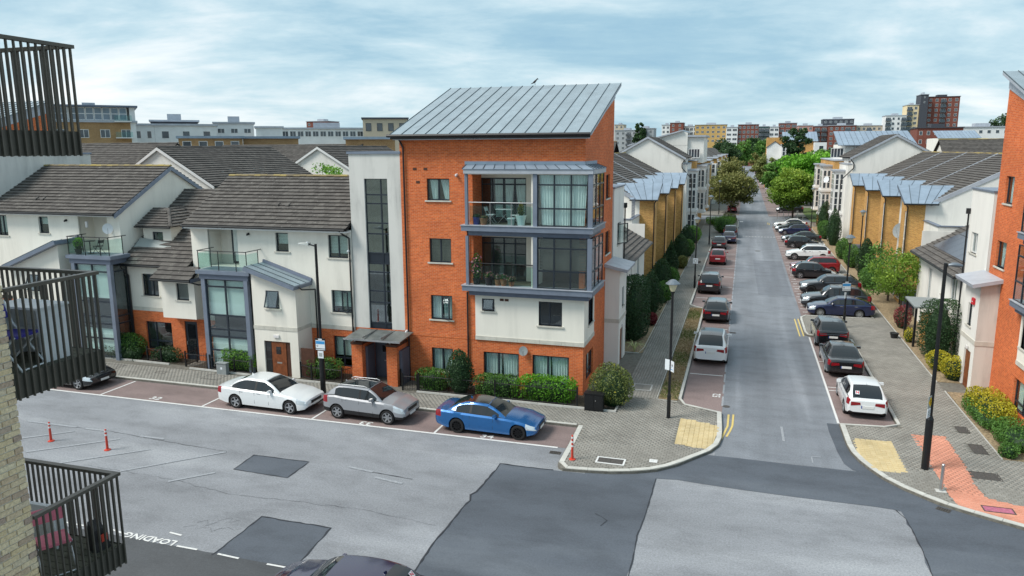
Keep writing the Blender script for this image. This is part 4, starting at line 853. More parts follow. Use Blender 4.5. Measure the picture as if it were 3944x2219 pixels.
# ================================================================== CORNER APARTMENT BLOCKS
def glazing(parent, fr, u0, u1, z0, z1, nc, rows, d=0.0, mat='anthracite', name='glazing', pane='glass', fw=0.07):
    f = MB(); U = [u0+(u1-u0)*i/nc for i in range(nc+1)]; Z = [z0]+[z0+(z1-z0)*r for r in rows]+[z1]; h = fw/2
    for u in U: f.fbox(fr, max(u0, u-h), min(u1, u+h), d-.06, d, z0, z1)
    for z in Z:
        for a, b in zip(U, U[1:]): f.fbox(fr, (a+h) if a > u0 else a+h, b-h, d-.058, d-.002, max(z0, z-h), min(z1, z+h))
    o = f.build(name, mat, parent)
    for a, b in zip(U, U[1:]):
        for c, e in zip(Z, Z[1:]):
            g = MB(); g.fbox(fr, a+h, b-h, d-.034, d-.026, c+h, e-h); g.build('pane', pane, o)
    return o
def corner_block(label, detail, group='corner apartment blocks'):
    t = thing('apartment_block', label, 'building', (-11.5, 38, 0), None)
    F = Fr('-y', 34.3); S = Fr('+x', -7.05); X0, X1 = -16.45, -7.05; YB = 42.0
    win = [(-15.03,-13.83,9.52,10.59),(-14.97,-13.80,6.42,7.63),(-14.97,-13.8,3.48,4.73),(-14.99,-13.82,.76,1.98)]
    gw = [(-12.16,-10.3,.30,1.97),(-9.6,-7.75,.30,2.0)]; wb = [(-12.19,-11.54,4.09,4.71),(-9.27,-8.10,3.52,4.72)]
    rec = [(-12.62,-7.30,8.36,10.82),(-12.62,-7.30,5.42,7.87)]
    wall(t, F, X0, X1, 0, 12.46, win+gw+wb+rec, 'brick_orange', reveal=.12)
    swin = [(39.8,40.95,9.35,10.63),(39.85,41.2,6.30,7.55)]; sb = [(35.25,36.55,3.42,4.66)]; sg = [(35.05,36.82,.55,1.98)]; srec = [(34.55,36.9,8.36,10.82),(34.55,36.9,5.42,7.87)]
    wall(t, S, 34.3, YB, 0, 12.46, swin+sb+sg+srec, 'brick_orange', reveal=.12)
    m = MB(); m.poly([(X1,34.3,12.46),(X1,YB,12.46),(X1,YB,14.74)]); m.build('gable', 'brick_orange', t); m = MB(); m.poly([(X0,34.3,12.46),(X0,YB,14.74),(X0,YB,12.46)]); m.build('gable', 'brick_orange', t)
    m = MB(); m.poly([(X0,YB,0),(X0,YB,14.74),(X1,YB,14.74),(X1,YB,0)]); m.poly([(X0,34.3,0),(X0,YB,0),(X0,YB,12.46),(X0,34.3,12.46)][::-1]); m.build('wall', 'brick_orange', t)
    m = MB(); m.box(-15.9, -7.75, 36.4, 41.6, .1, 12.3); m.build('interior_filler', 'interior_filler', t)
    m = MB()
    for z in (2.6, 5.3, 8.25): m.box(X0+.05, X1-.25, 34.55, 41.9, z-.1, z)
    m.build('floor', 'interior_mid', t)
    # roof
    za, zb = 12.72, 15.52; A, B = (-16.72,33.82,za), (-6.71,33.82,za); C, D = (-16.72,42.05,zb), (-6.71,42.05,zb)
    seamed(t, A, B, C, 16, 'zinc_roof', .06, D)
    m = MB(); m.box(-16.7,-6.75,33.80,33.86,12.50,12.66); m.build('fascia', 'black_gutter', t); gutter(t, (-16.85,33.74,12.66), (-6.74,33.74,12.66), .075)
    m = MB(); m.box(-16.6,-6.85,33.86,34.3,12.46,12.50); m.build('soffit', 'zinc_trim', t)
    for x in (X1+.02, X0-.02):
        m = MB(); m.hexa([(x-.02,34.25,12.44),(x+.02,34.25,12.44),(x+.02,42.0,14.72),(x-.02,42.0,14.72),(x-.02,34.25,12.78),(x+.02,34.25,12.78),(x+.02,42.0,15.42),(x-.02,42.0,15.42)]); m.build('verge_panel', 'zinc_trim', t)
    m = MB(); m.hexa([(-6.76,33.85,12.60),(-6.70,33.85,12.60),(-6.70,42.05,15.36),(-6.76,42.05,15.36),(-6.76,33.85,12.70),(-6.70,33.85,12.70),(-6.70,42.05,15.47),(-6.76,42.05,15.47)]); m.build('verge', 'zinc_trim', t)
    # render box over the ground floor, with its stone band
    Fw = Fr('-y', 34.255); Sw = Fr('+x', -7.005)
    wall(t, Fw, -12.55, -7.005, 2.79, 4.95, wb, 'render_white', 'render_panel', .14); wall(t, Sw, 34.255, 36.75, 2.79, 4.95, sb, 'render_white', 'render_panel', .14)
    m = MB(); m.poly([(-12.55,34.255,2.79),(-12.55,34.255,4.95),(-12.55,34.3,4.95),(-12.55,34.3,2.79)]); m.build('render_return', 'render_white', t); m = MB(); m.poly([(-7.005,36.75,2.79),(-7.05,36.75,2.79),(-7.05,36.75,4.95),(-7.005,36.75,4.95)]); m.build('render_return', 'render_white', t)
    for i in range(5):
        m = MB(); a = -12.56+5.57*i/5; m.fbox(F, a+.004, a+5.57/5-.004, 0.0, .075, 2.59, 2.788); m.build('band_stone', 'stone_band', t)
    for i in range(2):
        m = MB(); a = 34.24+2.5*i/2; m.fbox(S, a+.004, a+1.25-.004, 0.0, .075, 2.59, 2.788); m.build('band_stone', 'stone_band', t)
    # soldier course strings
    m = MB(); m.fbox(F, X0, -12.6, 0, .012, 2.55, 2.78); m.build('brick_course', 'brick_orange', t)
    cov = ['tied', 'blind_dark:1.0', 'curtain', 'curtain']
    for i, w_ in enumerate(win):
        window(t, F, *w_, cols=(.5,), cover=cov[i], tilt=('left', -14.36, -13.82, 3.54, 4.68) if i == 2 else None)
    for w_ in gw: window(t, F, *w_, cols=(.42,), rows=(.28,), cover='curtain', sill=None, fw=.07)
    window(t, Fw, *wb[0], cover=None, depth=.12, tilt=('top', -12.15, -11.58, 4.13, 4.68)); window(t, Fw, *wb[1], cols=(.45,), depth=.12, cover=None)
    for w_ in swin: window(t, S, *w_, cover='tied')
    window(t, Sw, *sb[0], cols=(.5,), depth=.12); window(t, S, *sg[0], cols=(.4,), rows=(.28,), sill=None, cover='curtain')
    # balconies and the glazed corner bay
    for k, (zs, zt) in enumerate(((8.38, 10.86), (5.42, 7.88))):
        m = MB(); m.box(-13.05,-6.56,33.76,34.3,zs-.27,zs-.02); m.box(-7.05,-6.56,34.3,37.0,zs-.27,zs-.02); m.build('balcony_slab', 'blue_metal_lit', t)
        m = MB(); m.box(-13.09,-6.52,33.72,34.3,zs-.018,zs+.02); m.box(-7.05,-6.52,34.3,37.04,zs-.018,zs+.02); m.build('slab_cap', 'zinc_trim', t)
        m = MB(); m.box(-12.75,-6.75,33.95,34.3,zs-.50,zs-.272); m.box(-7.05,-6.75,34.3,36.85,zs-.50,zs-.272); m.build('slab_soffit', 'blue_metal', t)
        m = MB(); m.box(-12.62,-9.5,34.3,35.6,zs-.02,zs+.015); m.build('balcony_floor', 'decking', t)
        # recess walls
        m = MB(); m.poly([(-12.62,34.42,zs),(-12.62,35.6,zs),(-12.62,35.6,zt),(-12.62,34.42,zt)]); m.build('recess_wall', 'brick_orange', t)
        m = MB(); m.box(-9.56,-9.44,33.95,35.6,zs,zt); m.poly([(-10.28,35.6,zs),(-9.56,35.6,zs),(-9.56,35.6,zt),(-10.28,35.6,zt)]); m.poly([(-12.62,35.6,zs+2.22),(-10.28,35.6,zs+2.22),(-10.28,35.6,zt),(-12.62,35.6,zt)]); m.poly([(-12.62,34.4,zt-.01),(-12.62,35.6,zt-.01),(-9.56,35.6,zt-.01),(-9.56,34.4,zt-.01)]); m.build('recess_wall', 'render_white', t)
        Fd = Fr('-y', 35.62)
        g = glazing(t, Fd, -12.62, -10.28, zs+.02, zs+2.2, 4, (.42, .86) if k == 0 else (.86,), 0.0, 'anthracite', 'balcony_doors')
        if k == 0:
            for a, b, p, l in ((-11.95,-11.50,.18,0), (-11.40,-10.95,.4,-.05), (-10.9,-10.35,.45,.12)): curtain_mesh(Fd, a, b, -.14, zs+.25, zs+2.15, pinch=p, lean=l).build('curtain', 'curtain', g, smooth=True)
        else:
            m = MB()
            for q in range(26): m.fbox(Fd, -12.55, -10.9, -.16+.01*(q % 2), -.145+.01*(q % 2), zs+.2+q*.075, zs+.265+q*.075)
            m.build('blind', 'blind_dark', g)
        # corner bay
        gz = glazing(t, Fr('-y', 33.86), -9.22, -6.82, zs+.03, zt-.02, 3, (.345, .80), 0.0, 'anthracite', 'bay_glazing')
        gs = glazing(t, Fr('+x', -6.63), 33.95, 36.9, zs+.03, zt-.02, 3, (.345, .80), 0.0, 'anthracite', 'bay_glazing')
        m = MB(); m.box(-9.44,-9.24,33.82,34.02,zs+.021,zt); m.build('bay_post', 'blue_metal_lit', t)
        m = MB(); m.box(-6.81,-6.60,33.80,33.94,zs+.021,zt); m.build('bay_post', 'blue_metal_lit', t)
        if k == 0:
            for a, b, p, l in ((-9.16,-8.44,.14,.06), (-8.42,-7.64,.04,-.01), (-7.62,-6.88,.18,-.06)): curtain_mesh(Fr('-y', 33.86), a, b, -.16, zs+.08, zt-.06, pinch=p, lean=l, amp=.03).build('curtain', 'curtain', gz, smooth=True)
        else:
            m = MB()
            for q in range(21):
                for a, b in ((-9.15,-8.46),(-8.38,-7.66),(-7.58,-6.9)): m.fbox(Fr('-y', 33.86), a, b, -.17+.012*(q % 2), -.15+.012*(q % 2), zt-.08-q*.07-.06, zt-.08-q*.07)
            m.build('blind', 'blind_dark', gz)
        # guard rail
        m = MB(); zr = zs+1.11; m.tube((-12.68,33.9,zr), (-9.44,33.9,zr), .024); m.tube((-12.68,33.9,zr), (-12.68,34.3,zr), .024)
        n_ = 4
        for q in range(n_): x = -12.66+3.2*q/(n_-1); m.box(x-.012, x+.012, 33.885, 33.915, zs+.02, zr)
        rl = m.build('guard_rail', 'black_metal' if k else 'steel', t)
        for q in range(n_-1):
            m = MB(); a = -12.66+3.2*q/(n_-1); b = a+3.2/(n_-1); m.box(a+.03, b-.03, 33.895, 33.905, zs+.07, zr-.16 if k == 0 else zr-.10); m.build('glass_panel', 'glass_rail', rl)
        if k == 0:
            m = MB(); m.box(-12.86,-12.72,33.84,33.98,zs+.021,zt); m.build('balcony_post', 'blue_metal_lit', t)
        else:
            m = MB(); m.box(-12.86,-12.72,33.84,33.98,zs+.021,zs+2.44); m.build('balcony_post', 'blue_metal_lit', t)
    # canopy over the upper balcony
    m = MB(); m.box(-12.88,-6.58,33.74,33.84,10.86,11.07); m.box(-6.66,-6.56,33.84,36.95,10.86,11.07); m.build('canopy_fascia', 'zinc_trim', t)
    seamed(t, (-12.92,33.70,11.08), (-6.54,33.70,11.08), (-12.92,34.3,11.27), 12, 'zinc_light', .03, (-7.05,34.3,11.27))
    seamed(t, (-6.54,33.70,11.08), (-6.54,36.98,11.08), (-7.05,34.3,11.27), 5, 'zinc_light', .03, (-7.05,36.98,11.27))
    m = MB(); m.fbox(F, -13.0, -7.02, 0.003, .02, 11.27, 11.43); m.fbox(S, 34.28, 37.05, .003, .02, 11.27, 11.43); m.build('lead_flashing', 'zinc_light', t)
    m = MB(); m.box(-12.7,-6.65,33.85,34.3,10.82,10.86); m.box(-7.05,-6.65,34.3,36.9,10.82,10.86); m.build('canopy_soffit', 'render_white', t)
    # downpipes
    pipe(t, [(-16.4,34.15,12.5),(-16.32,34.22,12.3),(-16.22,34.22,12.1),(-16.22,34.22,.1)]); pipe(t, [(-12.95,34.23,5.0),(-12.95,34.23,.1)]); pipe(t, [(-12.88,34.22,8.1),(-12.88,34.22,5.5)], .035)
    # air bricks, lights, cables
    m = MB()
    for x, z in ((-15.75,11.0),(-15.18,11.0),(-15.6,10.35),(-11.0,4.63),(-11.25,4.63)): m.fbox(F, x, x+.2, .003, .012 if x < -12 else .06, z, z+.12)
    m.build('air_bricks', 'wood_dark', t)
    # annex on the street side
    m = MB(); m.box(-7.05,-6.24,40.0,42.45,0,5.42); 
    an = Fr('-y', 40.0); ax = Fr('+x', -6.24)
    wall(t, ax, 40.0, 42.45, 2.74, 5.45, [(41.0,41.7,3.25,4.35)], 'render_pale', 'annex_wall', .12); wall(t, ax, 40.0, 42.45, 0, 2.52, [(40.5,41.6,0.0,2.05)], 'render_pale', 'annex_wall', .12)
    m = MB(); m.poly([(-7.05,40,0),(-6.24,40,0),(-6.24,40,2.52),(-7.05,40,2.52)]); m.poly([(-7.05,40,2.74),(-6.24,40,2.74),(-6.24,40,5.5),(-7.05,40,5.78)]); m.poly([(-7.05,42.45,0),(-7.05,42.45,5.78),(-6.24,42.45,5.5),(-6.24,42.45,0)]); m.build('annex_wall', 'render_pale' if detail else 'render_stained', t)
    m = MB(); m.box(-7.05,-6.215,39.975,42.47,2.52,2.74); m.build('stone_band', 'stone_band', t); window(t, ax, 41.0, 41.7, 3.25, 4.35, depth=.08)
    m = MB(); m.fbox(ax, 40.55, 41.55, -.12, -.07, .1, 2.0); d_ = m.build('door', 'wood_door', t); m = MB(); m.fbox(ax, 40.65, 40.70, -.07, -.03, .95, 1.1); m.build('handle', 'steel', d_)
    m = MB(); m.slab([(-7.05,39.7,5.84),(-5.78,39.7,5.55),(-5.78,42.8,5.55),(-7.05,42.8,5.84)], .17); m.build('annex_roof', 'zinc_trim', t); m = MB(); m.box(-6.2,-6.14,40.9,41.1,2.15,2.28); m.build('wall_light', 'reflective', t)
    # stair tower and its porch
    T = Fr('-y', 34.32); strip = (-18.5,-17.2,2.62,10.56)
    wall(t, T, -19.33, -16.45, 2.76, 11.82, [strip], 'render_grey', 'tower_wall', .14); wall(t, T, -19.33, -16.45, 0, 2.76, [(-18.3,-17.35,0.0,2.3)], 'brick_orange', 'tower_wall', .10)
    m = MB(); m.poly([(-19.33,34.32,0),(-19.33,42.3,0),(-19.33,42.3,11.82),(-19.33,34.32,11.82)][::-1]); m.poly([(-16.45,42.3,0),(-19.33,42.3,0),(-19.33,42.3,11.82),(-16.45,42.3,11.82)][::-1]); m.build('tower_wall', 'render_grey', t)
    m = MB(); m.box(-19.40,-16.40,34.25,42.35,11.80,11.92); m.build('parapet_cap', 'blue_metal_lit', t)
    m = MB(); m.box(-19.1,-16.6,36.2,41.9,.1,11.6); m.build('interior_filler', 'stair_wall', t)
    g = MB(); sz = [2.62,3.05,4.15,4.75,5.75,6.20,6.75,7.75,8.30,9.30,9.75,10.56]; uu = (-18.5,-17.62,-17.2); h = .035
    for u in uu: g.fbox(T, max(-18.5,u-h), min(-17.2,u+h), -.16, -.10, 2.62, 10.56)
    for z in sz: g.fbox(T, -18.46, -17.24, -.158, -.098, max(2.62, z-h), min(10.56, z+h))
    o = g.build('stair_window', 'anthracite', t)
    for a, b in zip(uu, uu[1:]):
        for i, (c, e) in enumerate(zip(sz, sz[1:])):
            pm = MB(); pm.fbox(T, a+h, b-h, -.134, -.126, c+h, e-h); pm.build('pane' if i not in (0, 5) else 'spandrel_panel', 'glass_stair' if i not in (0, 5) else 'anthracite', o)
    m = MB(); m.poly([(-16.95,34.6,4.9),(-18.7,35.6,4.9),(-18.7,35.6,5.05),(-16.95,34.6,5.05)]); m.build('stair_landing', 'concrete', t)
    for a, b in ((-18.93,-18.33), (-16.95,-16.37)):
        m = MB(); m.box(a, b, 33.05, 34.3, 0, 2.18); pr = m.build('porch_pier', 'brick_orange', t); m = MB(); m.box(a-.03, b+.03, 33.02, 34.3, 2.18, 2.30); m.build('pier_coping', 'wood_dark', pr)
        m = MB(); m.box(a+.1, a+.18, 33.15, 33.23, 2.30, 2.60); m.build('canopy_bracket', 'steel', pr)
    m = MB(); m.box(-16.36,-16.20,33.3,34.25,.12,1.95); m.build('meter_cupboard', 'blue_metal', t); m = MB(); m.box(-18.32,-18.2,33.4,34.2,.12,2.0); m.build('meter_cupboard', 'blue_metal', t)
    m = MB(); m.slab([(-19.05,32.55,2.60),(-15.95,32.55,2.60),(-15.95,34.2,2.74),(-19.05,34.2,2.74)], .05); cn = m.build('porch_canopy', 'canopy_glass', t)
    m = MB()
    for x in (-18.0,-17.0): m.box(x-.012,x+.012,32.56,34.2,2.655,2.76)
    m.box(-19.07,-15.93,32.52,32.56,2.54,2.63); m.build('canopy_frame', 'steel', cn)
    m = MB(); m.fbox(T, -18.28, -17.37, -.14, -.08, .12, 2.25); d_ = m.build('entrance_door', 'blue_metal', t)
    m = MB(); m.fbox(T, -17.75, -17.5, -.08, -.07, 1.0, 1.06); m.build('letter_plate', 'steel', d_); m = MB(); m.fbox(T, -17.85, -17.6, -.085, -.075, 1.5, 1.85); m.build('door_glass', 'glass_car', d_)
    return t
main_block = corner_block('four storey orange brick block with zinc mono-pitch roof and glazed corner bay', True)
MIR[0] = 2.4
corner_block('orange brick block cut off by the right edge of the picture', False)
MIR[0] = -31.8
corner_block('orange brick block seen through the slats of the top left balcony', False)
MIR[0] = None

# ================================================================== WHITE TERRACE HOUSES ON THE FRONT ROAD
def railing(label, pts, z0=0.12, h=0.85, group=None, posts=True, name='garden_railing'):
    """black bar railing along a polyline"""
    t = thing(name, label, 'railing', (*pts[0], z0), group); bars = MB()
    for a, b in zip(pts, pts[1:]):
        m = MB(); m.tube((*a, z0+h*.86), (*b, z0+h*.86), .016, None, 6); m.build('top_rail', 'black_metal', t); m = MB(); m.tube((*a, z0+.12), (*b, z0+.12), .014, None, 6); m.build('bottom_rail', 'black_metal', t)
        L = math.dist(a, b); n = max(2, int(L/.115))
        for i in range(1, n):
            x, y = a[0]+(b[0]-a[0])*i/n, a[1]+(b[1]-a[1])*i/n; bars.tube((x, y, z0+.04), (x, y, z0+h), .009, None, 5)
    tag(bars.build('bars', 'black_metal', t), kind='stuff')
    for p in pts:
        m = MB(); m.box(p[0]-.035, p[0]+.035, p[1]-.035, p[1]+.035, z0-.05, z0+h*1.04); m.build('post', 'black_metal', t)
    return t
def blue_bay(t, u0, u1, dz, blinds=True):
    """two storey glazed bay with a balcony on its roof"""
    F = Fr('-y', 33.0); zt = 5.18+dz
    m = MB(); m.box(u0-.24, u1+.24, 32.86, 34.3, zt+.30, zt+.50); m.build('balcony_slab', 'blue_metal_lit', t); m = MB(); m.box(u0-.10, u1+.10, 32.96, 34.3, zt+.02, zt+.298); m.build('slab_soffit', 'blue_metal', t)
    for a in (u0-.02, u1-.22):
        m = MB(); m.box(a, a+.24, 32.97, 33.2, 0.1, zt+.018); m.build('bay_post', 'blue_metal_lit', t)
    g = glazing(t, F, u0+.24, u1-.24, .25, zt, 2, (.20, .36, .44, .60, .92), -.05, 'anthracite', 'bay_glazing', fw=.09)
    for x, fc in ((u1-.05, '+x'), (u0+.05, '-x')): glazing(t, Fr(fc, x), 33.22, 34.25, .25, zt, 1, (.36, .44, .92), 0, 'anthracite', 'bay_glazing', fw=.09)
    m = MB(); m.fbox(F, u0+.2, u1-.2, -.12, -.10, 1.95+.0, 2.45+dz*.5); m.build('spandrel_panel', 'anthracite', t)
    if blinds:
        m = MB(); m.fbox(F, u0+.28, u1-.28, -.20, -.19, 3.2+dz, zt-.05); m.build('blind', 'blind', t); m = MB(); m.fbox(F, u0+.28, u1-.28, -.20, -.19, .5, 1.9); m.build('blind', 'blind', t)
    m = MB(); m.box(u0+.1, u1-.1, 33.7, 34.3, .15, zt); m.build('interior_filler', 'interior_filler', t)
    zr = zt+.50; m = MB(); a, b, y = u0-.1, u1+.05, 32.95
    m.path([(a,34.3,zr+1.05),(a,y,zr+1.05),(b,y,zr+1.05),(b,34.3,zr+1.05)], .022)
    P = [(a,34.0),(a,y+.05),((a+b)/2-.2,y),((a+b)/2+.9,y),(b,y+.05),(b,34.0)]
    for x, yy in P: m.box(x-.016, x+.016, yy-.016, yy+.016, zr, zr+1.05)
    rl = m.build('guard_rail', 'black_metal', t)
    for (p, q) in zip(P, P[1:]):
        g2 = MB(); g2.hexa([(p[0]-.004,p[1]-.004,zr+.06),(q[0]-.004,q[1]-.004,zr+.06),(q[0]+.004,q[1]+.004,zr+.06),(p[0]+.004,p[1]+.004,zr+.06),(p[0]-.004,p[1]-.004,zr+.92),(q[0]-.004,q[1]-.004,zr+.92),(q[0]+.004,q[1]+.004,zr+.92),(p[0]+.004,p[1]+.004,zr+.92)]); g2.build('glass_panel', 'glass_rail', rl)
def lean_to(t, x0, x1, zl, zr_, dz, win, door):
    """projecting entrance with a sloped metal roof; zl / zr_ heights at the left and right end"""
    F = Fr('-y', 32.95)
    wall(t, F, x0, x1, 2.84+dz, min(zl, zr_)-.12, [win], 'render_white', 'entrance_wall', .12); wall(t, F, x0, x1, 0, 2.64+dz, [door], 'render_white', 'entrance_wall', .12)
    zm = min(zl, zr_)-.12; m = MB(); m.poly([(x0,32.95,zm),(x1,32.95,zm),(x1,32.95,zr_-.1),(x0,32.95,zl-.1)]); m.poly([(x1,32.95,0),(x1,34.3,0),(x1,34.3,zr_-.1),(x1,32.95,zr_-.1)]); m.poly([(x0,32.95,0),(x0,32.95,zl-.1),(x0,34.3,zl-.1),(x0,34.3,0)]); m.build('entrance_wall', 'render_white', t)
    n = 4
    for i in range(n):
        a = x0-.02+(x1-x0+.04)*i/n; b = x0-.02+(x1-x0+.04)*(i+1)/n; m = MB(); m.box(a+.004, b-.004, 32.925, 33.0, 2.64+dz, 2.838+dz); m.build('band_stone', 'stone_band', t)
    m = MB(); m.box(x1-.04, x1+.02, 33.0, 34.3, 2.64+dz, 2.838+dz); m.build('band_stone', 'stone_band', t)
    m = MB(); m.slab([(x0-.15,32.55,zl+.02),(x1+.2,32.55,zr_-.02),(x1+.2,34.32,zr_-.02),(x0-.15,34.32,zl+.02)], .20); m.build('roof_edge', 'blue_metal_lit', t)
    seamed(t, (x0-.12,32.6,zl+.05), (x0-.12,34.3,zl+.05), (x1+.16,32.6,zr_+.01), 3, 'zinc_roof', .03, (x1+.16,34.3,zr_+.01))
    m = MB(); m.hexa([(x0-.1,34.15,zl+.05),(x0-.1,34.3,zl+.05),(x1+.2,34.3,zr_+.01),(x1+.2,34.15,zr_+.01),(x0-.1,34.2,zl+.2),(x0-.1,34.3,zl+.2),(x1+.2,34.3,zr_+.16),(x1+.2,34.2,zr_+.16)]); m.build('flashing', 'blue_metal', t)
    window(t, F, *win, depth=.10, tilt=('top', win[0]+.03, win[1]-.03, win[2]+.03, win[3]-.02))
    d0, d1, dz0, dz1 = door; fm = MB(); fm.fbox(F, d0, d1, -.14, -.10, dz0+.05, dz1); dr = fm.build('door_surround', 'wood_dark', t)
    fm = MB()
    w_ = (d1-d0)*.55; c = (d0+d1)/2+.05
    for i in range(6): fm.fbox(F, c-w_/2+w_*i/6+.003, c-w_/2+w_*(i+1)/6-.003, -.10, -.065, dz0+.08, dz1-.05)
    fm.build('door_boards', 'wood_door', dr)
    fm = MB(); fm.fbox(F, c-.16, c+.12, -.066, -.05, 1.32, 1.72); fm.build('door_light', 'glass_car', dr); fm = MB(); fm.fbox(F, c-.15, c+.15, -.066, -.055, .80, .88); fm.build('letter_plate', 'steel', dr); fm = MB(); fm.fbox(F, d0+.04, c-w_/2-.03, -.10, -.08, dz0+.1, dz1-.08); fm.build('sidelight', 'glass_car', dr)
    fm = MB(); fm.lathe((0,0,0), [(.14,0),(.14,.05),(.10,.08)], 12); 
    fm = MB(); fm.fbox(F, c-.2, c+.12, 0, .07, dz1+.22, dz1+.36); fm.build('wall_light', 'reflective', t)
F0 = Fr('-y', 34.3)
# --- middle house
def gable_poly(t, x, ya, yb, z0, ze, yr, zr, mat='render_white', name='gable_wall'):
    m = MB(); m.poly([(x,ya,z0),(x,yb,z0),(x,yb,ze),(x,yr,zr),(x,ya,ze)]); return m.build(name, mat, t)
def verge_strip(t, P, Q, wd=.07, dp=.20, mat='blue_metal_lit', name='verge'):
    """board along the sloping end of a roof from P (eave) to Q (ridge)"""
    P, Q = Vector(P), Vector(Q); m = MB(); e = Vector((wd,0,0)) if abs((Q-P).normalized().x) < .5 else Vector((0,wd,0)); dn = Vector((0,0,-dp))
    m.hexa([P+dn-e/2, P+dn+e/2, Q+dn+e/2, Q+dn-e/2, P-e/2, P+e/2, Q+e/2, Q-e/2]); return m.build(name, mat, t)
def band(t, a, b, z0, z1, d=.03, fr=F0, ln=1.3):
    n = max(1, round((b-a)/ln))
    for i in range(n):
        m = MB(); m.fbox(fr, a+(b-a)*i/n+.004, a+(b-a)*(i+1)/n-.004, 0, d, z0, z1-.002); m.build('band_stone', 'stone_band', t)
h2 = thing('terrace_house', 'white terrace house with blue glazed bay and tiled roof, joined to the stair tower', 'house', (-24.4, 38, 0))
XA, XB = -29.4, -19.34
up = [(-23.94,-23.15,6.65,7.66),(-20.74,-19.58,6.43,7.63),(-20.69,-19.53,3.5,4.7)]; rc = (-28.3,-26.35,5.70,7.85); gr = (-20.7,-19.45,.5,2.2)
wall(h2, F0, XA, XB, 2.78, 7.92, up+[rc], 'render_white'); wall(h2, F0, XA, XB, 0, 2.56, [gr, (-27.8,-24.9,.2,2.5)], 'brick_orange'); band(h2, -22.0, XB, 2.56, 2.78); band(h2, XA, -28.0, 2.56, 2.78)
gable_poly(h2, XA, 34.3, 42.0, 0, 7.9, 38.15, 10.36); m = MB(); m.poly([(XA,42,0),(XB,42,0),(XB,42,7.9),(XA,42,7.9)][::-1]); m.build('wall', 'render_white', h2)
m = MB(); m.box(XA+.5, XB-.3, 36.2, 41.5, .1, 7.8); m.build('interior_filler', 'interior_filler', h2)
window(h2, F0, *up[0], rows=(), cover='blind:0.6'); window(h2, F0, *up[1], cols=(.5,), cover='blind:0.85'); window(h2, F0, *up[2], cols=(.5,), cover='blind:0.8', tilt=('left', -20.08, -19.56, 3.55, 4.65)); window(h2, F0, *gr, cols=(.45,), rows=(.28,), cover='half', sill=None, fw=.07)
# recess and balcony door
m = MB(); m.poly([(rc[0],34.4,rc[2]),(rc[0],35.4,rc[2]),(rc[0],35.4,rc[3]),(rc[0],34.4,rc[3])]); m.poly([(rc[0],35.4,rc[2]),(rc[1],35.4,rc[2]),(rc[1],35.4,rc[3]),(rc[0],35.4,rc[3])]); m.poly([(rc[1],34.4,rc[2]),(rc[1],34.4,rc[3]),(rc[1],35.4,rc[3]),(rc[1],35.4,rc[2])]); m.poly([(rc[0],34.4,rc[2]),(rc[1],34.4,rc[2]),(rc[1],35.4,rc[2]),(rc[0],35.4,rc[2])]); m.build('recess_wall', 'render_white', h2)
m = MB(); m.box(rc[1]-1.15, rc[1]-.12, 35.30, 35.38, rc[2]+.03, rc[3]-.08); dd = m.build('balcony_door', 'anthracite', h2); m = MB(); m.box(rc[1]-1.02, rc[1]-.25, 35.28, 35.30, rc[2]+.15, rc[3]-.2); m.build('door_blind', 'blind', dd)
blue_bay(h2, -27.85, -24.95, 0.0); lean_to(h2, -24.65, -22.0, 6.0, 5.12, 0.0, (-23.81,-23.0,3.80,4.76), (-24.1,-22.5,0.0,2.02))
m = MB(); m.box(-21.9,-21.1,33.0,33.06,.1,1.75); m.build('side_gate', 'wood_dark', h2)
tiled_slope(h2, (XA-.1,33.80,7.99), (XB-.02,33.80,7.99), (XA-.1,38.15,10.50)); tiled_slope(h2, (XB-.02,42.5,7.99), (XA-.1,42.5,7.99), (XB-.02,38.15,10.50), single=0); ridge(h2, (XA-.1,38.15,10.55), (XB-.02,38.15,10.55))
gutter(h2, (XA-.15,33.76,7.95), (XB-.1,33.76,7.95)); m = MB(); m.box(XA-.1,XB-.05,33.82,34.3,7.80,7.88); m.build('soffit', 'white_frame', h2); verge_strip(h2, (XA-.08,33.8,7.99), (XA-.08,38.15,10.5))
pipe(h2, [(-19.75,33.8,7.9),(-19.75,34.1,7.7),(-19.45,34.22,7.5),(-19.45,34.22,.1)]); pipe(h2, [(-21.75,32.95,5.0),(-21.75,33.2,4.85),(-21.6,34.2,4.7),(-21.6,34.22,.1)], .04)
for x in (-24.6,-23.95):
    m = MB(); m.hexa([(x,35.4,8.98),(x+.2,35.4,8.98),(x+.2,35.65,9.12),(x,35.65,9.12),(x,35.4,9.06),(x+.2,35.4,9.06),(x+.2,35.65,9.18),(x,35.65,9.18)]); m.build('roof_vent', 'tile_far', h2)
# --- low link house with dormer and box bay
hb = thing('link_house', 'narrow white house with dormer and tiled box bay between the two gabled houses', 'house', (-31.9, 38, 0))
dz = .28
w1 = (-33.10,-31.96,3.74,5.03); gl = (-33.12,-31.29,.55,2.22); dr = (-30.37,-29.5,0,2.38)
wall(hb, F0, -34.3, -29.4, 2.78+dz, 5.6, [w1], 'render_white'); wall(hb, F0, -34.3, -29.4, 0, 2.56+dz, [gl, dr], 'brick_orange'); band(hb, -34.3, -31.1, 2.56+dz, 2.78+dz)
window(hb, F0, *w1, cols=(.6,)); window(hb, F0, *gl, cols=(.35,), rows=(.3,), sill=None, fw=.07); m = MB(); m.box(-34.0,-29.7,36.4,41,.1,5.4); m.build('interior_filler', 'interior_filler', hb)
m = MB(); m.box(-30.37,-29.5,34.36,34.42,.1,2.38); d_ = m.build('entrance_door', 'anthracite', hb); m = MB(); m.box(-30.2,-29.68,34.34,34.36,.4,2.2); m.build('door_glass', 'glass_car', d_); m = MB(); m.box(-30.3,-30.25,34.30,34.34,1.0,1.2); m.build('handle', 'steel', d_)
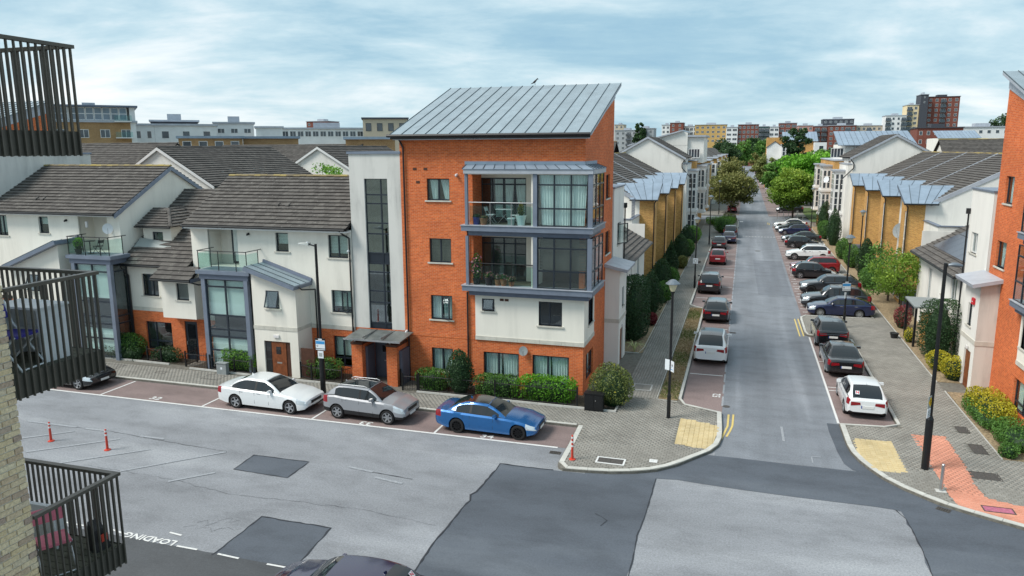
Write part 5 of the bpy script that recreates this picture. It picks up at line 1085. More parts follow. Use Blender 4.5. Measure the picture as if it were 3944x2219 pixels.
B = Fr('-y', 33.5); bw = (-30.02,-29.20,3.80,4.75)
wall(hb, B, -31.05, -28.8, 2.74, 5.0, [bw], 'render_white', 'box_bay_wall'); m = MB(); m.poly([(-28.8,33.5,2.74),(-28.8,34.3,2.74),(-28.8,34.3,5.3),(-28.8,33.5,5.0)]); m.poly([(-31.05,33.5,2.74),(-31.05,33.5,5.0),(-31.05,34.3,5.3),(-31.05,34.3,2.74)]); m.poly([(-31.05,33.5,2.74),(-31.05,34.3,2.74),(-28.8,34.3,2.74),(-28.8,33.5,2.74)]); m.build('box_bay_wall', 'render_white', hb); window(hb, B, *bw, depth=.08)
sl = 3.93/5.9
tiled_slope(hb, (-34.28,33.9,5.60), (-29.45,33.9,5.60), (-34.28,39.8,9.53)); tiled_slope(hb, (-31.25,33.0,5.03), (-28.62,33.0,5.03), (-31.25,33.9,5.62)); gutter(hb, (-34.2,33.86,5.55), (-31.2,33.86,5.55)); gutter(hb, (-31.25,32.96,4.98), (-28.6,32.96,4.98)); ridge(hb, (-34.28,39.8,9.55), (-29.4,39.8,9.55), 'tile_far')
m = MB(); m.poly([(-34.3,39.8,5),(-29.4,39.8,5),(-29.4,39.8,9.5),(-34.3,39.8,9.5)][::-1]); m.build('wall', 'render_white', hb); m = MB(); m.box(-28.66,-28.60,33.0,34.3,4.9,5.1); m.build('verge', 'blue_metal', hb)
pipe(hb, [(-34.1,33.8,5.5),(-34.1,34.0,5.2),(-33.95,34.2,4.9),(-33.95,34.22,.1)]); pipe(hb, [(-28.75,33.0,4.95),(-28.4,33.4,4.75),(-28.1,33.9,4.7)], .04)
D = Fr('-y', 35.6); dw = (-33.25,-32.50,6.45,7.32)
wall(hb, D, -33.9, -31.9, 6.2, 7.6, [dw], 'render_white', 'dormer_wall', .1); m = MB();m.poly([(-31.9,35.6,6.2),(-31.9,37.9,6.2),(-31.9,37.9,7.6),(-31.9,35.6,7.6)]); m.build('dormer_wall', 'render_white', hb); m = MB(); m.poly([(-33.9,35.6,6.2),(-33.9,35.6,7.6),(-33.9,37.9,7.6),(-33.9,37.9,6.2)]); m.build('dormer_wall', 'render_white', hb); window(hb, D, *dw, depth=.06, sill=None)
tiled_slope(hb, (-34.1,35.25,7.66), (-31.6,35.25,7.66), (-34.1,36.75,8.56), wd=.25, ln=.26, keep=lambda c: c.x < -31.6-(c.y-35.25)*.9); tiled_slope(hb, (-31.6,35.25,7.66), (-31.6,37.8,7.66), (-32.95,35.25,8.56), wd=.25, ln=.26, keep=lambda c: (c.y-35.25) > (-31.6-c.x)*1.05)
ridge(hb, (-31.62,35.27,7.72), (-32.95,36.75,8.60), 'tile_far', .10); ridge(hb, (-34.1,36.78,8.60), (-32.9,36.78,8.60), 'tile_far', .10); ridge(hb, (-32.95,36.75,8.60), (-32.95,38.0,8.60), 'tile_far', .10); gutter(hb, (-34.15,35.2,7.62), (-31.6,35.2,7.62), .05)
m = MB(); m.slab([(-34.1,35.55,6.95),(-31.8,35.55,6.72),(-31.6,35.0,6.40),(-34.2,35.0,6.40)], .02); m.build('lead_apron', 'sign_grey', hb)
# --- left house
h1 = thing('terrace_house', 'white gabled terrace house behind the slatted balconies, with a green planted balcony', 'house', (-39.5, 38, 0)); dz = .42
XA, XB = -44.25, -34.3
up = [(-40.39,-39.63,7.18,8.18),(-43.7,-42.89,6.96,8.20)]; rc = (-37.35,-35.2,6.20,8.30)
wall(h1, F0, XA, XB, 2.78+dz, 8.36, up+[rc], 'render_white'); wall(h1, F0, XA, XB, 0, 2.56+dz, [(-37.0,-34.6,.2,2.5)], 'brick_orange'); band(h1, -35.0, XB, 2.56+dz, 2.78+dz)
m = MB(); m.poly([(XB,34.3,0),(XB,42.9,0),(XB,42.9,8.4),(XB,38.6,10.9),(XB,34.3,8.35)]); m.build('gable_wall', 'render_white', h1); m = MB(); m.box(XA+.3, XB-.4, 36.2, 42.3, .1, 8.2); m.build('interior_filler', 'interior_filler', h1)
window(h1, F0, *up[0], cover='blind:0.5'); window(h1, F0, *up[1], cols=(.5,), cover='blind:0.9')
m = MB(); m.poly([(rc[0],34.4,rc[2]),(rc[0],35.4,rc[2]),(rc[0],35.4,rc[3]),(rc[0],34.4,rc[3])]); m.poly([(rc[0],35.4,rc[2]),(rc[1],35.4,rc[2]),(rc[1],35.4,rc[3]),(rc[0],35.4,rc[3])]); m.poly([(rc[1],34.4,rc[2]),(rc[1],34.4,rc[3]),(rc[1],35.4,rc[3]),(rc[1],35.4,rc[2])]); m.poly([(rc[0],34.4,rc[2]),(rc[1],34.4,rc[2]),(rc[1],35.4,rc[2]),(rc[0],35.4,rc[2])]); m.build('recess_wall', 'render_white', h1)
m = MB(); m.box(rc[1]-1.0, rc[1]-.12, 35.30, 35.38, rc[2]+.03, rc[3]-.08); dd = m.build('balcony_door', 'anthracite', h1); m = MB(); m.box(rc[1]-.88, rc[1]-.24, 35.28, 35.30, rc[2]+.15, rc[3]-.2); m.build('door_blind', 'curtain', dd)
m = MB(); m.box(-36.9,-36.75,34.36,34.44,7.6,7.95); m.build('wall_light', 'reflective', h1)
blue_bay(h1, -36.75, -34.0, .5); lean_to(h1, -41.5, -37.6, 5.35, 7.0, dz, (-40.2,-39.3,3.9,4.9), (-40.6,-39.2,0.0,2.1))
tiled_slope(h1, (XA-.1,33.85,8.46), (XB+.12,33.85,8.46), (XA-.1,38.6,11.05)); tiled_slope(h1, (XB+.12,43.3,8.46), (XA-.1,43.3,8.46), (XB+.12,38.6,11.05), single=0); ridge(h1, (XA-.1,38.6,11.10), (XB+.12,38.6,11.10)); gutter(h1, (XA-.1,33.8,8.42), (XB+.1,33.8,8.42))
verge_strip(h1, (XB+.12,33.85,8.47), (XB+.12,38.6,11.06), .08, .24); verge_strip(h1, (XB+.12,43.3,8.47), (XB+.12,38.6,11.06), .08, .24); m = MB(); m.box(XA,XB,33.86,34.3,8.30,8.36); m.build('soffit', 'white_frame', h1)
for x in (-41.3,-40.75):
    m = MB(); m.hexa([(x,34.9,9.10),(x+.2,34.9,9.10),(x+.2,35.15,9.24),(x,35.15,9.24),(x,34.9,9.18),(x+.2,34.9,9.18),(x+.2,35.15,9.30),(x,35.15,9.30)]); m.build('roof_vent', 'tile_far', h1)

# --- houses standing behind: gable to the front, ridge running away
def back_house(label, x, y0, y1, zr, half, drop, dl=0, single=300, cut=None):
    t = thing('back_house', label, 'house', (x, (y0+y1)/2, 0)); ze = zr-drop
    m = MB(); m.poly([(x-half,y0,0),(x+half,y0,0),(x+half,y0,ze),(x,y0,zr),(x-half,y0,ze)]); m.build('gable_wall', 'render_pale', t)
    m = MB(); m.poly([(x+half,y0,0),(x+half,y1,0),(x+half,y1,ze),(x+half,y0,ze)]); m.build('wall', 'render_pale', t); m = MB(); m.poly([(x-half,y0,0),(x-half,y0,ze),(x-half,y1,ze),(x-half,y1,0)]); m.build('wall', 'render_pale', t); m = MB(); m.poly([(x-half,y1,0),(x-half,y1,ze),(x,y1,zr),(x+half,y1,ze),(x+half,y1,0)]); m.build('gable_wall', 'render_pale', t)
    o = .30; so = o*drop/half
    tiled_slope(t, (x+half+o,y0-.15,ze-so+.06), (x+half+o,y1,ze-so+.06), (x,y0-.15,zr+.08), 'tile_far', single); tiled_slope(t, (x-half-o,y1,ze-so+.06), (x-half-o,y0-.15,ze-so+.06), (x,y1,zr+.08), 'tile_far', 0)
    ridge(t, (x,y0-.15,zr+.13), (x,y1,zr+.13), 'tile_far', .12, 1.2)
    for s_ in (1, -1):
        P, Q = Vector((x+s_*(half+o), y0-.17, ze-so+.04)), Vector((x, y0-.17, zr+.06)); m = MB(); e = Vector((0,.05,0)); dn = Vector((0,0,-.22)); m.hexa([P+dn-e, P+dn+e, Q+dn+e, Q+dn-e, P-e, P+e, Q+e, Q-e]); m.build('verge', 'white_frame', t)
    gutter(t, (x+half+o+.05,y0-.1,ze-so), (x+half+o+.05,y1,ze-so)); 
    for q in (.2,.28,.5,.56):
        yy = y0+(y1-y0)*q; xx = x+half*.72; zz = ze+drop*.28; m = MB(); m.hexa([(xx,yy,zz+.05),(xx,yy+.25,zz+.05),(xx-.25,yy+.25,zz+.2),(xx-.25,yy,zz+.2),(xx,yy,zz+.13),(xx,yy+.25,zz+.13),(xx-.25,yy+.25,zz+.26),(xx-.25,yy,zz+.26)]); m.build('roof_vent', 'sign_grey', t)
    return t
back_house('white gabled house with long tiled roof behind the terrace, left of the green tree', -43.5, 48.0, 62.6, 12.2, 4.7, 2.75)
back_house('white gabled house peeking between the long tiled roof and the stair tower', -39.0, 63.6, 78.0, 12.25, 4.7, 2.75)
bh = thing('back_house', 'long tiled roof with its ridge across the view, behind the left terrace house', 'house', (-64, 64, 0))
m = MB(); m.box(-82,-56,60.2,68,0,9.6); m.build('wall', 'render_pale', bh); tiled_slope(bh, (-82.3,59.8,9.8), (-55.7,59.8,9.8), (-82.3,64.2,12.75), 'tile_far', 300); tiled_slope(bh, (-55.7,68.6,9.8), (-82.3,68.6,9.8), (-55.7,64.2,12.75), 'tile_far', 0); ridge(bh, (-82.3,64.2,12.8), (-55.7,64.2,12.8), 'tile_far', .12, 1.2)
m = MB(); m.poly([(-55.8,60.2,9.6),(-55.8,68.2,9.6),(-55.8,64.2,12.65)]); m.build('gable_wall', 'render_pale', bh)
bh = thing('back_house', 'tiled roof slope lying beyond the long roof, under the ochre flat roofed blocks', 'house', (-47, 92, 0))
m = MB(); m.box(-72,-50,88.5,96,0,9.9); m.build('wall', 'render_pale', bh); tiled_slope(bh, (-72.3,88,9.95), (-49.7,88,9.95), (-72.3,92.4,12.7), 'tile_far', 0); tiled_slope(bh, (-49.7,96.8,9.95), (-72.3,96.8,9.95), (-49.7,92.4,12.7), 'tile_far', 0); ridge(bh, (-72.3,92.4,12.75), (-49.7,92.4,12.75), 'tile_far', .12, 1.5)

# ================================================================== THE STREET ROWS (left side; the right side is its mirror image)
def box_part(t, name, mat, *b):
    m = MB(); m.box(*b); return m.build(name, mat, t)
def street_side(side):
    L = side == 'left'
    # rear wing of the corner block: tall white bit and the low tiled house
    t = thing('low_house', 'low white house with tiled lean roof beside the hedges, left of the street' if L else 'low white house with solar panels on its tiled roof, right of the street', 'house', (-9, 51, 0))
    Sx = Fr('+x', -7.05); w1 = (43.85,45.1,6.35,7.65) if L else (44.4,45.6,6.4,7.5)
    wall(t, Sx, 42.45, 46.2, 0, 9.75, [w1], 'render_pale', 'tall_wall', .12); window(t, Sx, *w1, mat='white_frame' if not L else 'anthracite', cols=(.5,), tilt=('left', 43.9, 45.05, 6.4, 7.6) if L else None)
    box_part(t, 'tall_wall', 'render_pale', -12, -7.06, 46.1, 46.2, 0, 9.75); box_part(t, 'tall_wall', 'render_pale', -12, -7.06, 42.45, 42.55, 0, 9.75); box_part(t, 'parapet_cap', 'blue_metal_lit', -12, -6.99, 42.4, 46.26, 9.75, 9.84)
    pipe(t, [(-6.98,46.25,8.5),(-6.98,46.25,.1)]); box_part(t, 'hopper', 'black_gutter', -7.04,-6.86,46.15,46.35,8.4,8.7)
    gw = [(47.6,48.9,3.1,4.5),(50.4,50.9,3.1,4.1),(53.6,54.6,1.0,4.2)]
    Sl = Fr('+x', -7.12); wall(t, Sl, 46.2, 57.5, 0, 4.75, gw, 'render_pale', 'wall', .12)
    for w_ in gw: window(t, Sl, *w_, mat='white_frame', cols=(.5,), depth=.06)
    box_part(t, 'wall', 'render_pale', -12, -7.13, 57.4, 57.5, 0, 6.3); box_part(t, 'interior_filler', 'interior_filler', -12, -8.2, 46.4, 57.2, .1, 4.6)
    tiled_slope(t, (-6.60,57.75,4.86), (-6.60,46.22,4.86), (-11.6,57.75,7.60), 'tile_brown', 300); gutter(t, (-6.56,46.2,4.82), (-6.56,57.7,4.82)); m = MB(); m.poly([(-7.12,57.5,4.75),(-11.6,57.5,4.75),(-11.6,57.5,7.4)]); m.build('gable_wall', 'render_pale', t)
    if not L:
        nrm = Vector((.481,0,.877)); S_ = Vector((-5.0,0,2.74)).normalized()
        for i in range(6):
            for j in range(2):
                a = Vector((-7.55,47.2+1.45*i,5.40))+S_*(j*1.72)+nrm*.10; m = MB(); m.slab([a, a+Vector((0,1.42,0)), a+Vector((0,1.42,0))+S_*1.68, a+S_*1.68], .04); m.build('solar_panel', 'solar', t)
    # terrace box between the low roof and the row
    tb = thing('roof_terrace', 'white walled roof terrace with trellis at the head of the left row' if L else 'white walled roof terrace at the head of the right row', 'terrace', (-11, 60, 0))
    for nm, b in (('parapet_wall', (-13.5,-8.2,58.0,58.2,0,6.55)), ('parapet_wall', (-8.4,-8.2,58.2,62.38,0,6.55)), ('coping', (-13.5,-8.12,57.94,58.26,6.55,6.62)), ('coping', (-8.46,-8.12,58.26,62.36,6.55,6.62)), ('deck', (-13.5,-8.4,58.2,62.38,5.3,5.4))): box_part(tb, nm, {'coping': 'blue_metal_lit', 'deck': 'concrete'}.get(nm, 'render_pale'), *b)
    if L:
        m = MB()
        for i in range(9): m.box(-8.31,-8.29,58.4+i*.22,58.42+i*.22,6.6,8.1)
        for i in range(7): m.box(-8.315,-8.285,58.35,60.3,6.7+i*.22,6.72+i*.22)
        m.build('trellis', 'blue_metal', tb)
    # the row of four
    for k in range(4):
        y0 = 62.4+9.55*k; y1 = y0+9.55
        num = ('nearest', 'second', 'third', 'farthest')[k]
        h = thing('row_house', '%s house of the %s row, with buff brick bay under a sloped zinc roof' % (num, side), 'house', (-12, (y0+y1)/2, 0))
        W = Fr('+x', -9.0); ww = [(y0+4.2,y0+5.2,.6,2.2),(y0+4.2,y0+5.2,3.4,4.9),(y0+7.4,y0+8.6,3.2,4.8)]
        wall(h, W, y0, y1, 0, 8.02, ww, 'render_pale', 'wall', .1)
        for w_ in ww: window(h, W, *w_, mat='white_frame', depth=.05, sill='white_frame')
        m = MB(); m.poly([(-9.0,y0,0),(-22.4,y0,0),(-22.4,y0,7.62),(-15.3,y0,11.25),(-9.0,y0,8.02)][::-1]); m.build('gable_wall', 'render_pale', h)
        m = MB(); m.poly([(-9.0,y1-.01,0),(-22.4,y1-.01,0),(-22.4,y1-.01,7.62),(-15.3,y1-.01,11.25),(-9.0,y1-.01,8.02)]); m.build('gable_wall', 'render_pale', h); m = MB(); m.poly([(-22.4,y0,0),(-22.4,y1,0),(-22.4,y1,7.62),(-22.4,y0,7.62)]); m.build('wall', 'render_pale', h)
        box_part(h, 'interior_filler', 'interior_filler', -21.5, -9.3, y0+.5, y1-.5, .1, 7.4)
        tiled_slope(h, (-8.6,y1-.12,7.89), (-8.6,y0+.06,7.89), (-15.3,y1-.12,11.39), 'tile_far', 300 if k == 0 else 150); tiled_slope(h, (-22.65,y0+.06,7.55), (-22.65,y1-.12,7.55), (-15.3,y0+.06,11.39), 'tile_far', 0); ridge(h, (-15.3,y0,11.43), (-15.3,y1-.1,11.43), 'tile_ridge', .12, .9)
        for (xa, za, xb, zb) in ((-8.55,7.86,-15.3,11.40), (-22.7,7.52,-15.3,11.40)):
            m = MB(); P, Q = Vector((xa,y0,za)), Vector((xb,y0,zb)); e = Vector((0,.06,0)); m.hexa([P-e+Vector((0,0,-.22)),P+e+Vector((0,0,-.22)),Q+e+Vector((0,0,-.22)),Q-e+Vector((0,0,-.22)),P-e+Vector((0,0,.11)),P+e+Vector((0,0,.11)),Q+e+Vector((0,0,.11)),Q-e+Vector((0,0,.11))]); m.build('party_verge', 'zinc_trim', h)
        # buff brick bay
        bx1 = -7.05; yb = y0+2.4; B = Fr('-y', y0-.02); sw = [(y0+.45,y0+1.1,2.9,7.2),(y0+.45,y0+1.4,.5,2.2)]
        m = MB(); m.poly([(-8.22,y0-.02,0),(bx1,y0-.02,0),(bx1,y0-.02,7.78),(-8.22,y0-.02,7.78)]); m.build('bay_wall', 'brick_buff', h); m = MB(); m.poly([(-9.0,y0-.02,0),(-8.22,y0-.02,0),(-8.22,y0-.02,7.78),(-9.0,y0-.02,7.78)]); m.build('bay_return', 'white_render' if False else 'render_pale', h)
        wall(h, Fr('+x', bx1), y0-.02, yb, 0, 7.78, sw, 'brick_buff', 'bay_wall', .1)
        m = MB(); m.poly([(bx1,y0-.02,7.78),(bx1,yb,7.78),(bx1,yb,8.85)]); m.poly([(bx1,yb,0),(-9.9,yb,0),(-9.9,yb,8.85),(bx1,yb,8.85)]); m.build('bay_wall', 'brick_buff', h)
        window(h, Fr('+x', bx1), *sw[0], mat='white_frame', rows=(.25,.5,.75), depth=.05, sill=None); window(h, Fr('+x', bx1), *sw[1], mat='white_frame', depth=.05)
        seamed(h, (-8.95,y0-.42,7.86), (-6.70,y0-.42,7.86), (-10.75,yb+.55,9.06), 5 if k == 0 else 4, 'zinc_light', .05, (-6.70,yb+.55,9.06)); gutter(h, (-9.0,y0-.46,7.80), (-6.68,y0-.46,7.80), .06)
        m = MB(); m.hexa([(-6.75,y0-.4,7.72),(-6.69,y0-.4,7.72),(-6.69,yb+.55,8.90),(-6.75,yb+.55,8.90),(-6.75,y0-.4,7.80),(-6.69,y0-.4,7.80),(-6.69,yb+.55,8.99),(-6.75,yb+.55,8.99)]); m.build('bay_verge', 'blue_metal', h)
        pipe(h, [(-6.85,y0-.35,7.75),(-7.0,y0-.12,7.55),(-7.0,y0-.10,.1)], .045); box_part(h, 'bin_store', 'blue_metal', -8.2,-7.1,y0-1.3,y0-.1,.1,1.3)
    # gabled end house and the block with white bays
    g = thing('gabled_house', 'tall white gable end rising over the %s row' % side, 'house', (-13, 106, 0))
    ya, yb = 100.8, 112.0; ax, az, ha, ze = -12.4, 13.45, 4.6, 10.9
    m = MB(); m.poly([(ax-ha,ya,0),(ax+ha,ya,0),(ax+ha,ya,ze),(ax,ya,az),(ax-ha,ya,ze)]); m.build('gable_wall', 'render_pale', g); m = MB(); m.poly([(ax+ha,ya,0),(ax+ha,yb,0),(ax+ha,yb,ze),(ax+ha,ya,ze)]); m.build('wall', 'render_pale', g); m = MB(); m.poly([(ax-ha,ya,0),(ax-ha,ya,ze),(ax-ha,yb,ze),(ax-ha,yb,0)]); m.build('wall', 'render_pale', g)
    fwindow(g, Fr('+x', ax+ha), ya+2, ya+4.2, 8.8, 10.4, cols=3)
    tiled_slope(g, (ax+ha+.4,yb,ze-.15), (ax+ha+.4,ya-.2,ze-.15), (ax,yb,az+.08), 'tile_far', 120); tiled_slope(g, (ax-ha-.4,ya-.2,ze-.15), (ax-ha-.4,yb,ze-.15), (ax,ya-.2,az+.08), 'tile_far', 0)
    for s_ in (1, -1):
        P, Q = Vector((ax+s_*(ha+.4), ya-.2, ze-.15)), Vector((ax, ya-.2, az+.08)); m = MB(); e = Vector((0,.06,0)); dn = Vector((0,0,-.26)); m.hexa([P+dn-e, P+dn+e, Q+dn+e, Q+dn-e, P-e, P+e, Q+e, Q-e]); m.build('verge', 'zinc_trim', g)
    pipe(g, [(ax+ha+.3,ya-.1,ze-.3),(ax+ha-.1,ya-.12,ze-.9),(ax+ha-.1,ya-.12,9.5),(-6.6,ya+.3,8.0),(-6.6,ya+.3,.2)], .06)
    e = thing('apartment_block', 'pale block with white bays and buff brick at the far %s row end' % side, 'building', (-10, 115, 0))
    box_part(e, 'wall', 'render_pale', -12, -7.3, 101.0, 110, 0, 9.9); box_part(e, 'parapet_cap', 'zinc_trim', -12, -7.22, 100.95, 110, 9.9, 10.02)
    box_part(e, 'brick_wall', 'brick_buff', -12, -6.7, 110, 130, 0, 10.2); box_part(e, 'parapet_cap', 'zinc_trim', -12, -6.6, 109.9, 130.1, 10.2, 10.36)
    box_part(e, 'upper_wall', 'render_pale', -16.5, -8.2, 113, 128, 10.2, 12.4)
    if L:
        m = MB(); m.poly([(-16.5,112.98,12.4),(-8.2,112.98,12.4),(-8.2,112.98,14.2),(-9.2,112.98,14.5)]); m.build('upper_wall', 'render_pale', e); m = MB(); m.slab([(-16.9,112.6,12.5),(-8.9,112.6,14.62),(-8.9,128,14.62),(-16.9,128,12.5)], .18); m.build('roof', 'zinc_trim', e); box_part(e, 'upper_wall', 'render_pale', -8.9,-5.9,113.4,124,9.9,13.6); box_part(e, 'roof', 'zinc_trim', -9.0,-5.6,113.0,124.4,13.6,13.85)
    else:
        seamed(e, (-17.0,112.4,12.3), (-7.2,112.4,12.3), (-17.0,120,14.3), 14, 'zinc_light', .08); m = MB(); m.poly([(-8.2,113,12.35),(-8.2,119.9,12.35),(-8.2,119.9,14.2)]); m.build('upper_wall', 'render_pale', e)
    fwindow(e, Fr('-y', 112.98), -8.0, -6.4, 10.6, 11.9, cols=4)
    for (y_, x_, z0, z1) in ((103.2, -7.3, .5, 9.0), (112.5, -6.7, 2.9, 9.4), (122, -6.7, 2.9, 9.4)):
        b = MB(); b.box(x_, x_+1.25, y_, y_+2.9, z0, z1); wb = b.build('white_bay', 'white_frame', e); b = MB(); b.box(x_-.01, x_+1.45, y_-.2, y_+3.1, z1, z1+.22); b.build('bay_roof', 'zinc_trim', wb)
        b = MB(); b.box(x_-.01, x_+1.4, y_-.15, y_+3.05, z0+3.05, z0+3.35); b.box(x_-.01, x_+1.4, y_-.15, y_+3.05, z0-.25, z0); b.build('bay_ledge', 'white_frame', wb)
        zs = [z0+.25, z0+3.5] if z1-z0 < 7 else [z0+.25, z0+3.5, z0+6.2]
        for z in zs:
            hh = min(2.5, z1-z-.3)
            for a, c in ((x_+.15, x_+.6), (x_+.66, x_+1.12)): fwindow(e, Fr('-y', y_), a, c, z, z+hh, rows=3)
            for q in range(3): fwindow(e, Fr('+x', x_+1.25), y_+.15+.88*q, y_+.95+.88*q, z, z+hh, rows=3)
    for z in (1, 3.9, 6.8):
        for y in (116.5, 118.5): fwindow(e, Fr('+x', -6.7), y, y+.7, z, z+1.8)
    # further houses down the street, alternating buff bays and white
    for k in range(5):
        y0 = 146+34*k; f = thing('street_house', '%s far %s house of buff brick and white render down the street' % (('first', 'second', 'third', 'fourth', 'fifth')[k], side), 'house', (-10, y0+14, 0))
        if not L and k < 3: bpy.data.objects.remove(f); continue
        box_part(f, 'wall', 'render_pale', -16, -8.4, y0, y0+30, 0, 9.4); box_part(f, 'buff_bay', 'brick_buff', -8.4, -6.6, y0+2, y0+9, 0, 9.6); box_part(f, 'bay_roof', 'zinc_trim', -9, -6.2, y0+1.6, y0+9.4, 9.6, 9.85); box_part(f, 'buff_bay', 'brick_buff', -8.4, -6.8, y0+13, y0+19, 0, 8.9); box_part(f, 'bay_roof', 'zinc_trim', -9, -6.4, y0+12.6, y0+19.4, 8.9, 9.15); box_part(f, 'white_bay', 'white_frame', -8.4, -6.0, y0+22, y0+27, 0, 8.6)
        m = MB(); m.poly([(-16,y0-.01,9.4),(-8.4,y0-.01,9.4),(-12.2,y0-.01,12)]); m.build('gable_wall', 'render_pale', f); m = MB(); m.slab([(-8.0,y0-.3,9.3),(-8.0,y0+30,9.3),(-12.2,y0+30,12.1),(-12.2,y0-.3,12.1)], .15); m.build('roof', 'tile_far', f); m = MB(); m.slab([(-16.4,y0-.3,9.3),(-12.2,y0-.3,12.1),(-12.2,y0+30,12.1),(-16.4,y0+30,9.3)], .15); m.build('roof', 'tile_far', f)
        for z in (1, 3.9, 6.7):
            for a, c in ((-8.0,-7.4),): fwindow(f, Fr('-y', y0+2), a, c, z, z+1.6)
            for a, c in ((-7.9,-7.1),(-6.9,-6.2)): fwindow(f, Fr('-y', y0+22), a, c, z, z+1.9, rows=2)
            for y in (22.4, 24.8): fwindow(f, Fr('+x', -6.0), y0+y, y0+y+1.9, z, z+1.9, cols=2)
street_side('left'); MIR[0] = 2.4; street_side('right')
# tiled house standing behind the right row
rb = thing('back_house', 'tiled house with yellow lichen ridge standing behind the right row', 'house', (-22, 118, 0))
box_part(rb, 'wall', 'render_pale', -34, -20.5, 112, 120, 0, 10.3); tiled_slope(rb, (-34.3,111.6,10.2), (-20.2,111.6,10.2), (-34.3,116,12.95), 'tile_far', 200); tiled_slope(rb, (-20.2,120.4,10.2), (-34.3,120.4,10.2), (-20.2,116,12.95), 'tile_far', 0); ridge(rb, (-34.3,116,13.0), (-20.2,116,13.0), 'tile_ridge', .14, 1.2)
m = MB(); m.poly([(-34,112,10.3),(-34,120,10.3),(-34,116,12.9)]); m.build('gable_wall', 'render_pale', rb); m = MB(); m.poly([(-20.5,112,10.3),(-20.5,120,10.3),(-20.5,116,12.9)][::-1]); m.build('gable_wall', 'render_pale', rb)
MIR[0] = None
lb = thing('back_house', 'tiled house with small white gable behind the left row', 'house', (-24, 108, 0))
box_part(lb, 'wall', 'render_pale', -40, -18, 104, 112, 0, 10.3); tiled_slope(lb, (-40.3,103.6,10.2), (-17.7,103.6,10.2), (-40.3,108,12.95), 'tile_far', 150); tiled_slope(lb, (-17.7,112.4,10.2), (-40.3,112.4,10.2), (-17.7,108,12.95), 'tile_far', 0); ridge(lb, (-40.3,108,13.0), (-17.7,108,13.0), 'tile_ridge', .14, 1.2)

# ================================================================== FOREGROUND WING WITH SLATTED BALCONIES
XW, YW = -8.50, 6.62
wing = thing('brick_wing', 'buff brick corner of the near apartment wing at the lower left edge', 'building', (-12, 3, 0))
m = MB(); m.box(-24, XW-.012, -6, YW-.012, 0, 10.62); m.build('mortar_wall', 'concrete_pale', wing); m = MB(); m.box(-24, XW-.35, -6, YW-.3, 10.62, 17.0); m.build('upper_wall', 'render_grey', wing)
s = NT('brick_near'); t_ = s.tv(); pz = s.pos()
cb = s.ramp(t_, [(0, (0.66,0.51,0.31)), (.35, (0.74,0.60,0.40)), (.6, (0.58,0.43,0.29)), (.8, (0.42,0.31,0.25)), (1, (0.74,0.62,0.43))]); s.bsdf(s.mix(1, cb, s.ramp(s.noise(pz, 30, 4, .7), [(.3, (.7,)*3), (.7, (1.2,)*3)]), 'MULTIPLY'), .9, 0, .2, s.bump(s.noise(pz, 60, 3), .5, .006))
bl, bh_, g = .228, .079, .013; cells = []
bm_ = MB(); bm_.hexa([(-.012,0,0),(.006,.004,.003),(.006,bl-g-.004,.003),(-.012,bl-g,0),(-.012,0,bh_-g),(.006,.004,bh_-g-.003),(.006,bl-g-.004,bh_-g-.003),(-.012,bl-g,bh_-g)]); bme = bm_.mesh('brick'); bme.materials.append(M_('brick_near'))
rest = MB()
for j in range(int(10.6/bh_)):
    z = j*bh_
    for i in range(32):
        y1 = YW-i*bl-(bl/2 if j % 2 else 0)
        if y1-bl < -.7 or z > 10.58: continue
        cells.append((y1-bl+g/2, z))
    if j % 2: rest.hexa([(XW-.012,YW-bl/2+g/2,z),(XW+.006,YW-bl/2+g/2,z),(XW+.006,YW,z),(XW-.012,YW,z),(XW-.012,YW-bl/2+g/2,z+bh_-g),(XW+.006,YW-bl/2+g/2,z+bh_-g),(XW+.006,YW,z+bh_-g),(XW-.012,YW,z+bh_-g)], 0, random.random())
vis = [c for c in cells if c[0] > 5.0 and c[1] > 4.9]; vis.sort(key=lambda c: -c[0]); single = set(vis[:300])
for y, z in cells:
    if (y, z) in single: inst('brick', bme, wing, Matrix.Translation((XW+random.uniform(-.003,.003), y, z)))
    elif y > 3.5 and z > 3.5:
        rest.hexa([(XW-.012,y,z),(XW+.006,y,z),(XW+.006,y+bl-g,z),(XW-.012,y+bl-g,z),(XW-.012,y,z+bh_-g),(XW+.006,y,z+bh_-g),(XW+.006,y+bl-g,z+bh_-g),(XW-.012,y+bl-g,z+bh_-g)], 0, random.random())
tag(rest.build('bricks', 'brick_near', wing), kind='stuff')
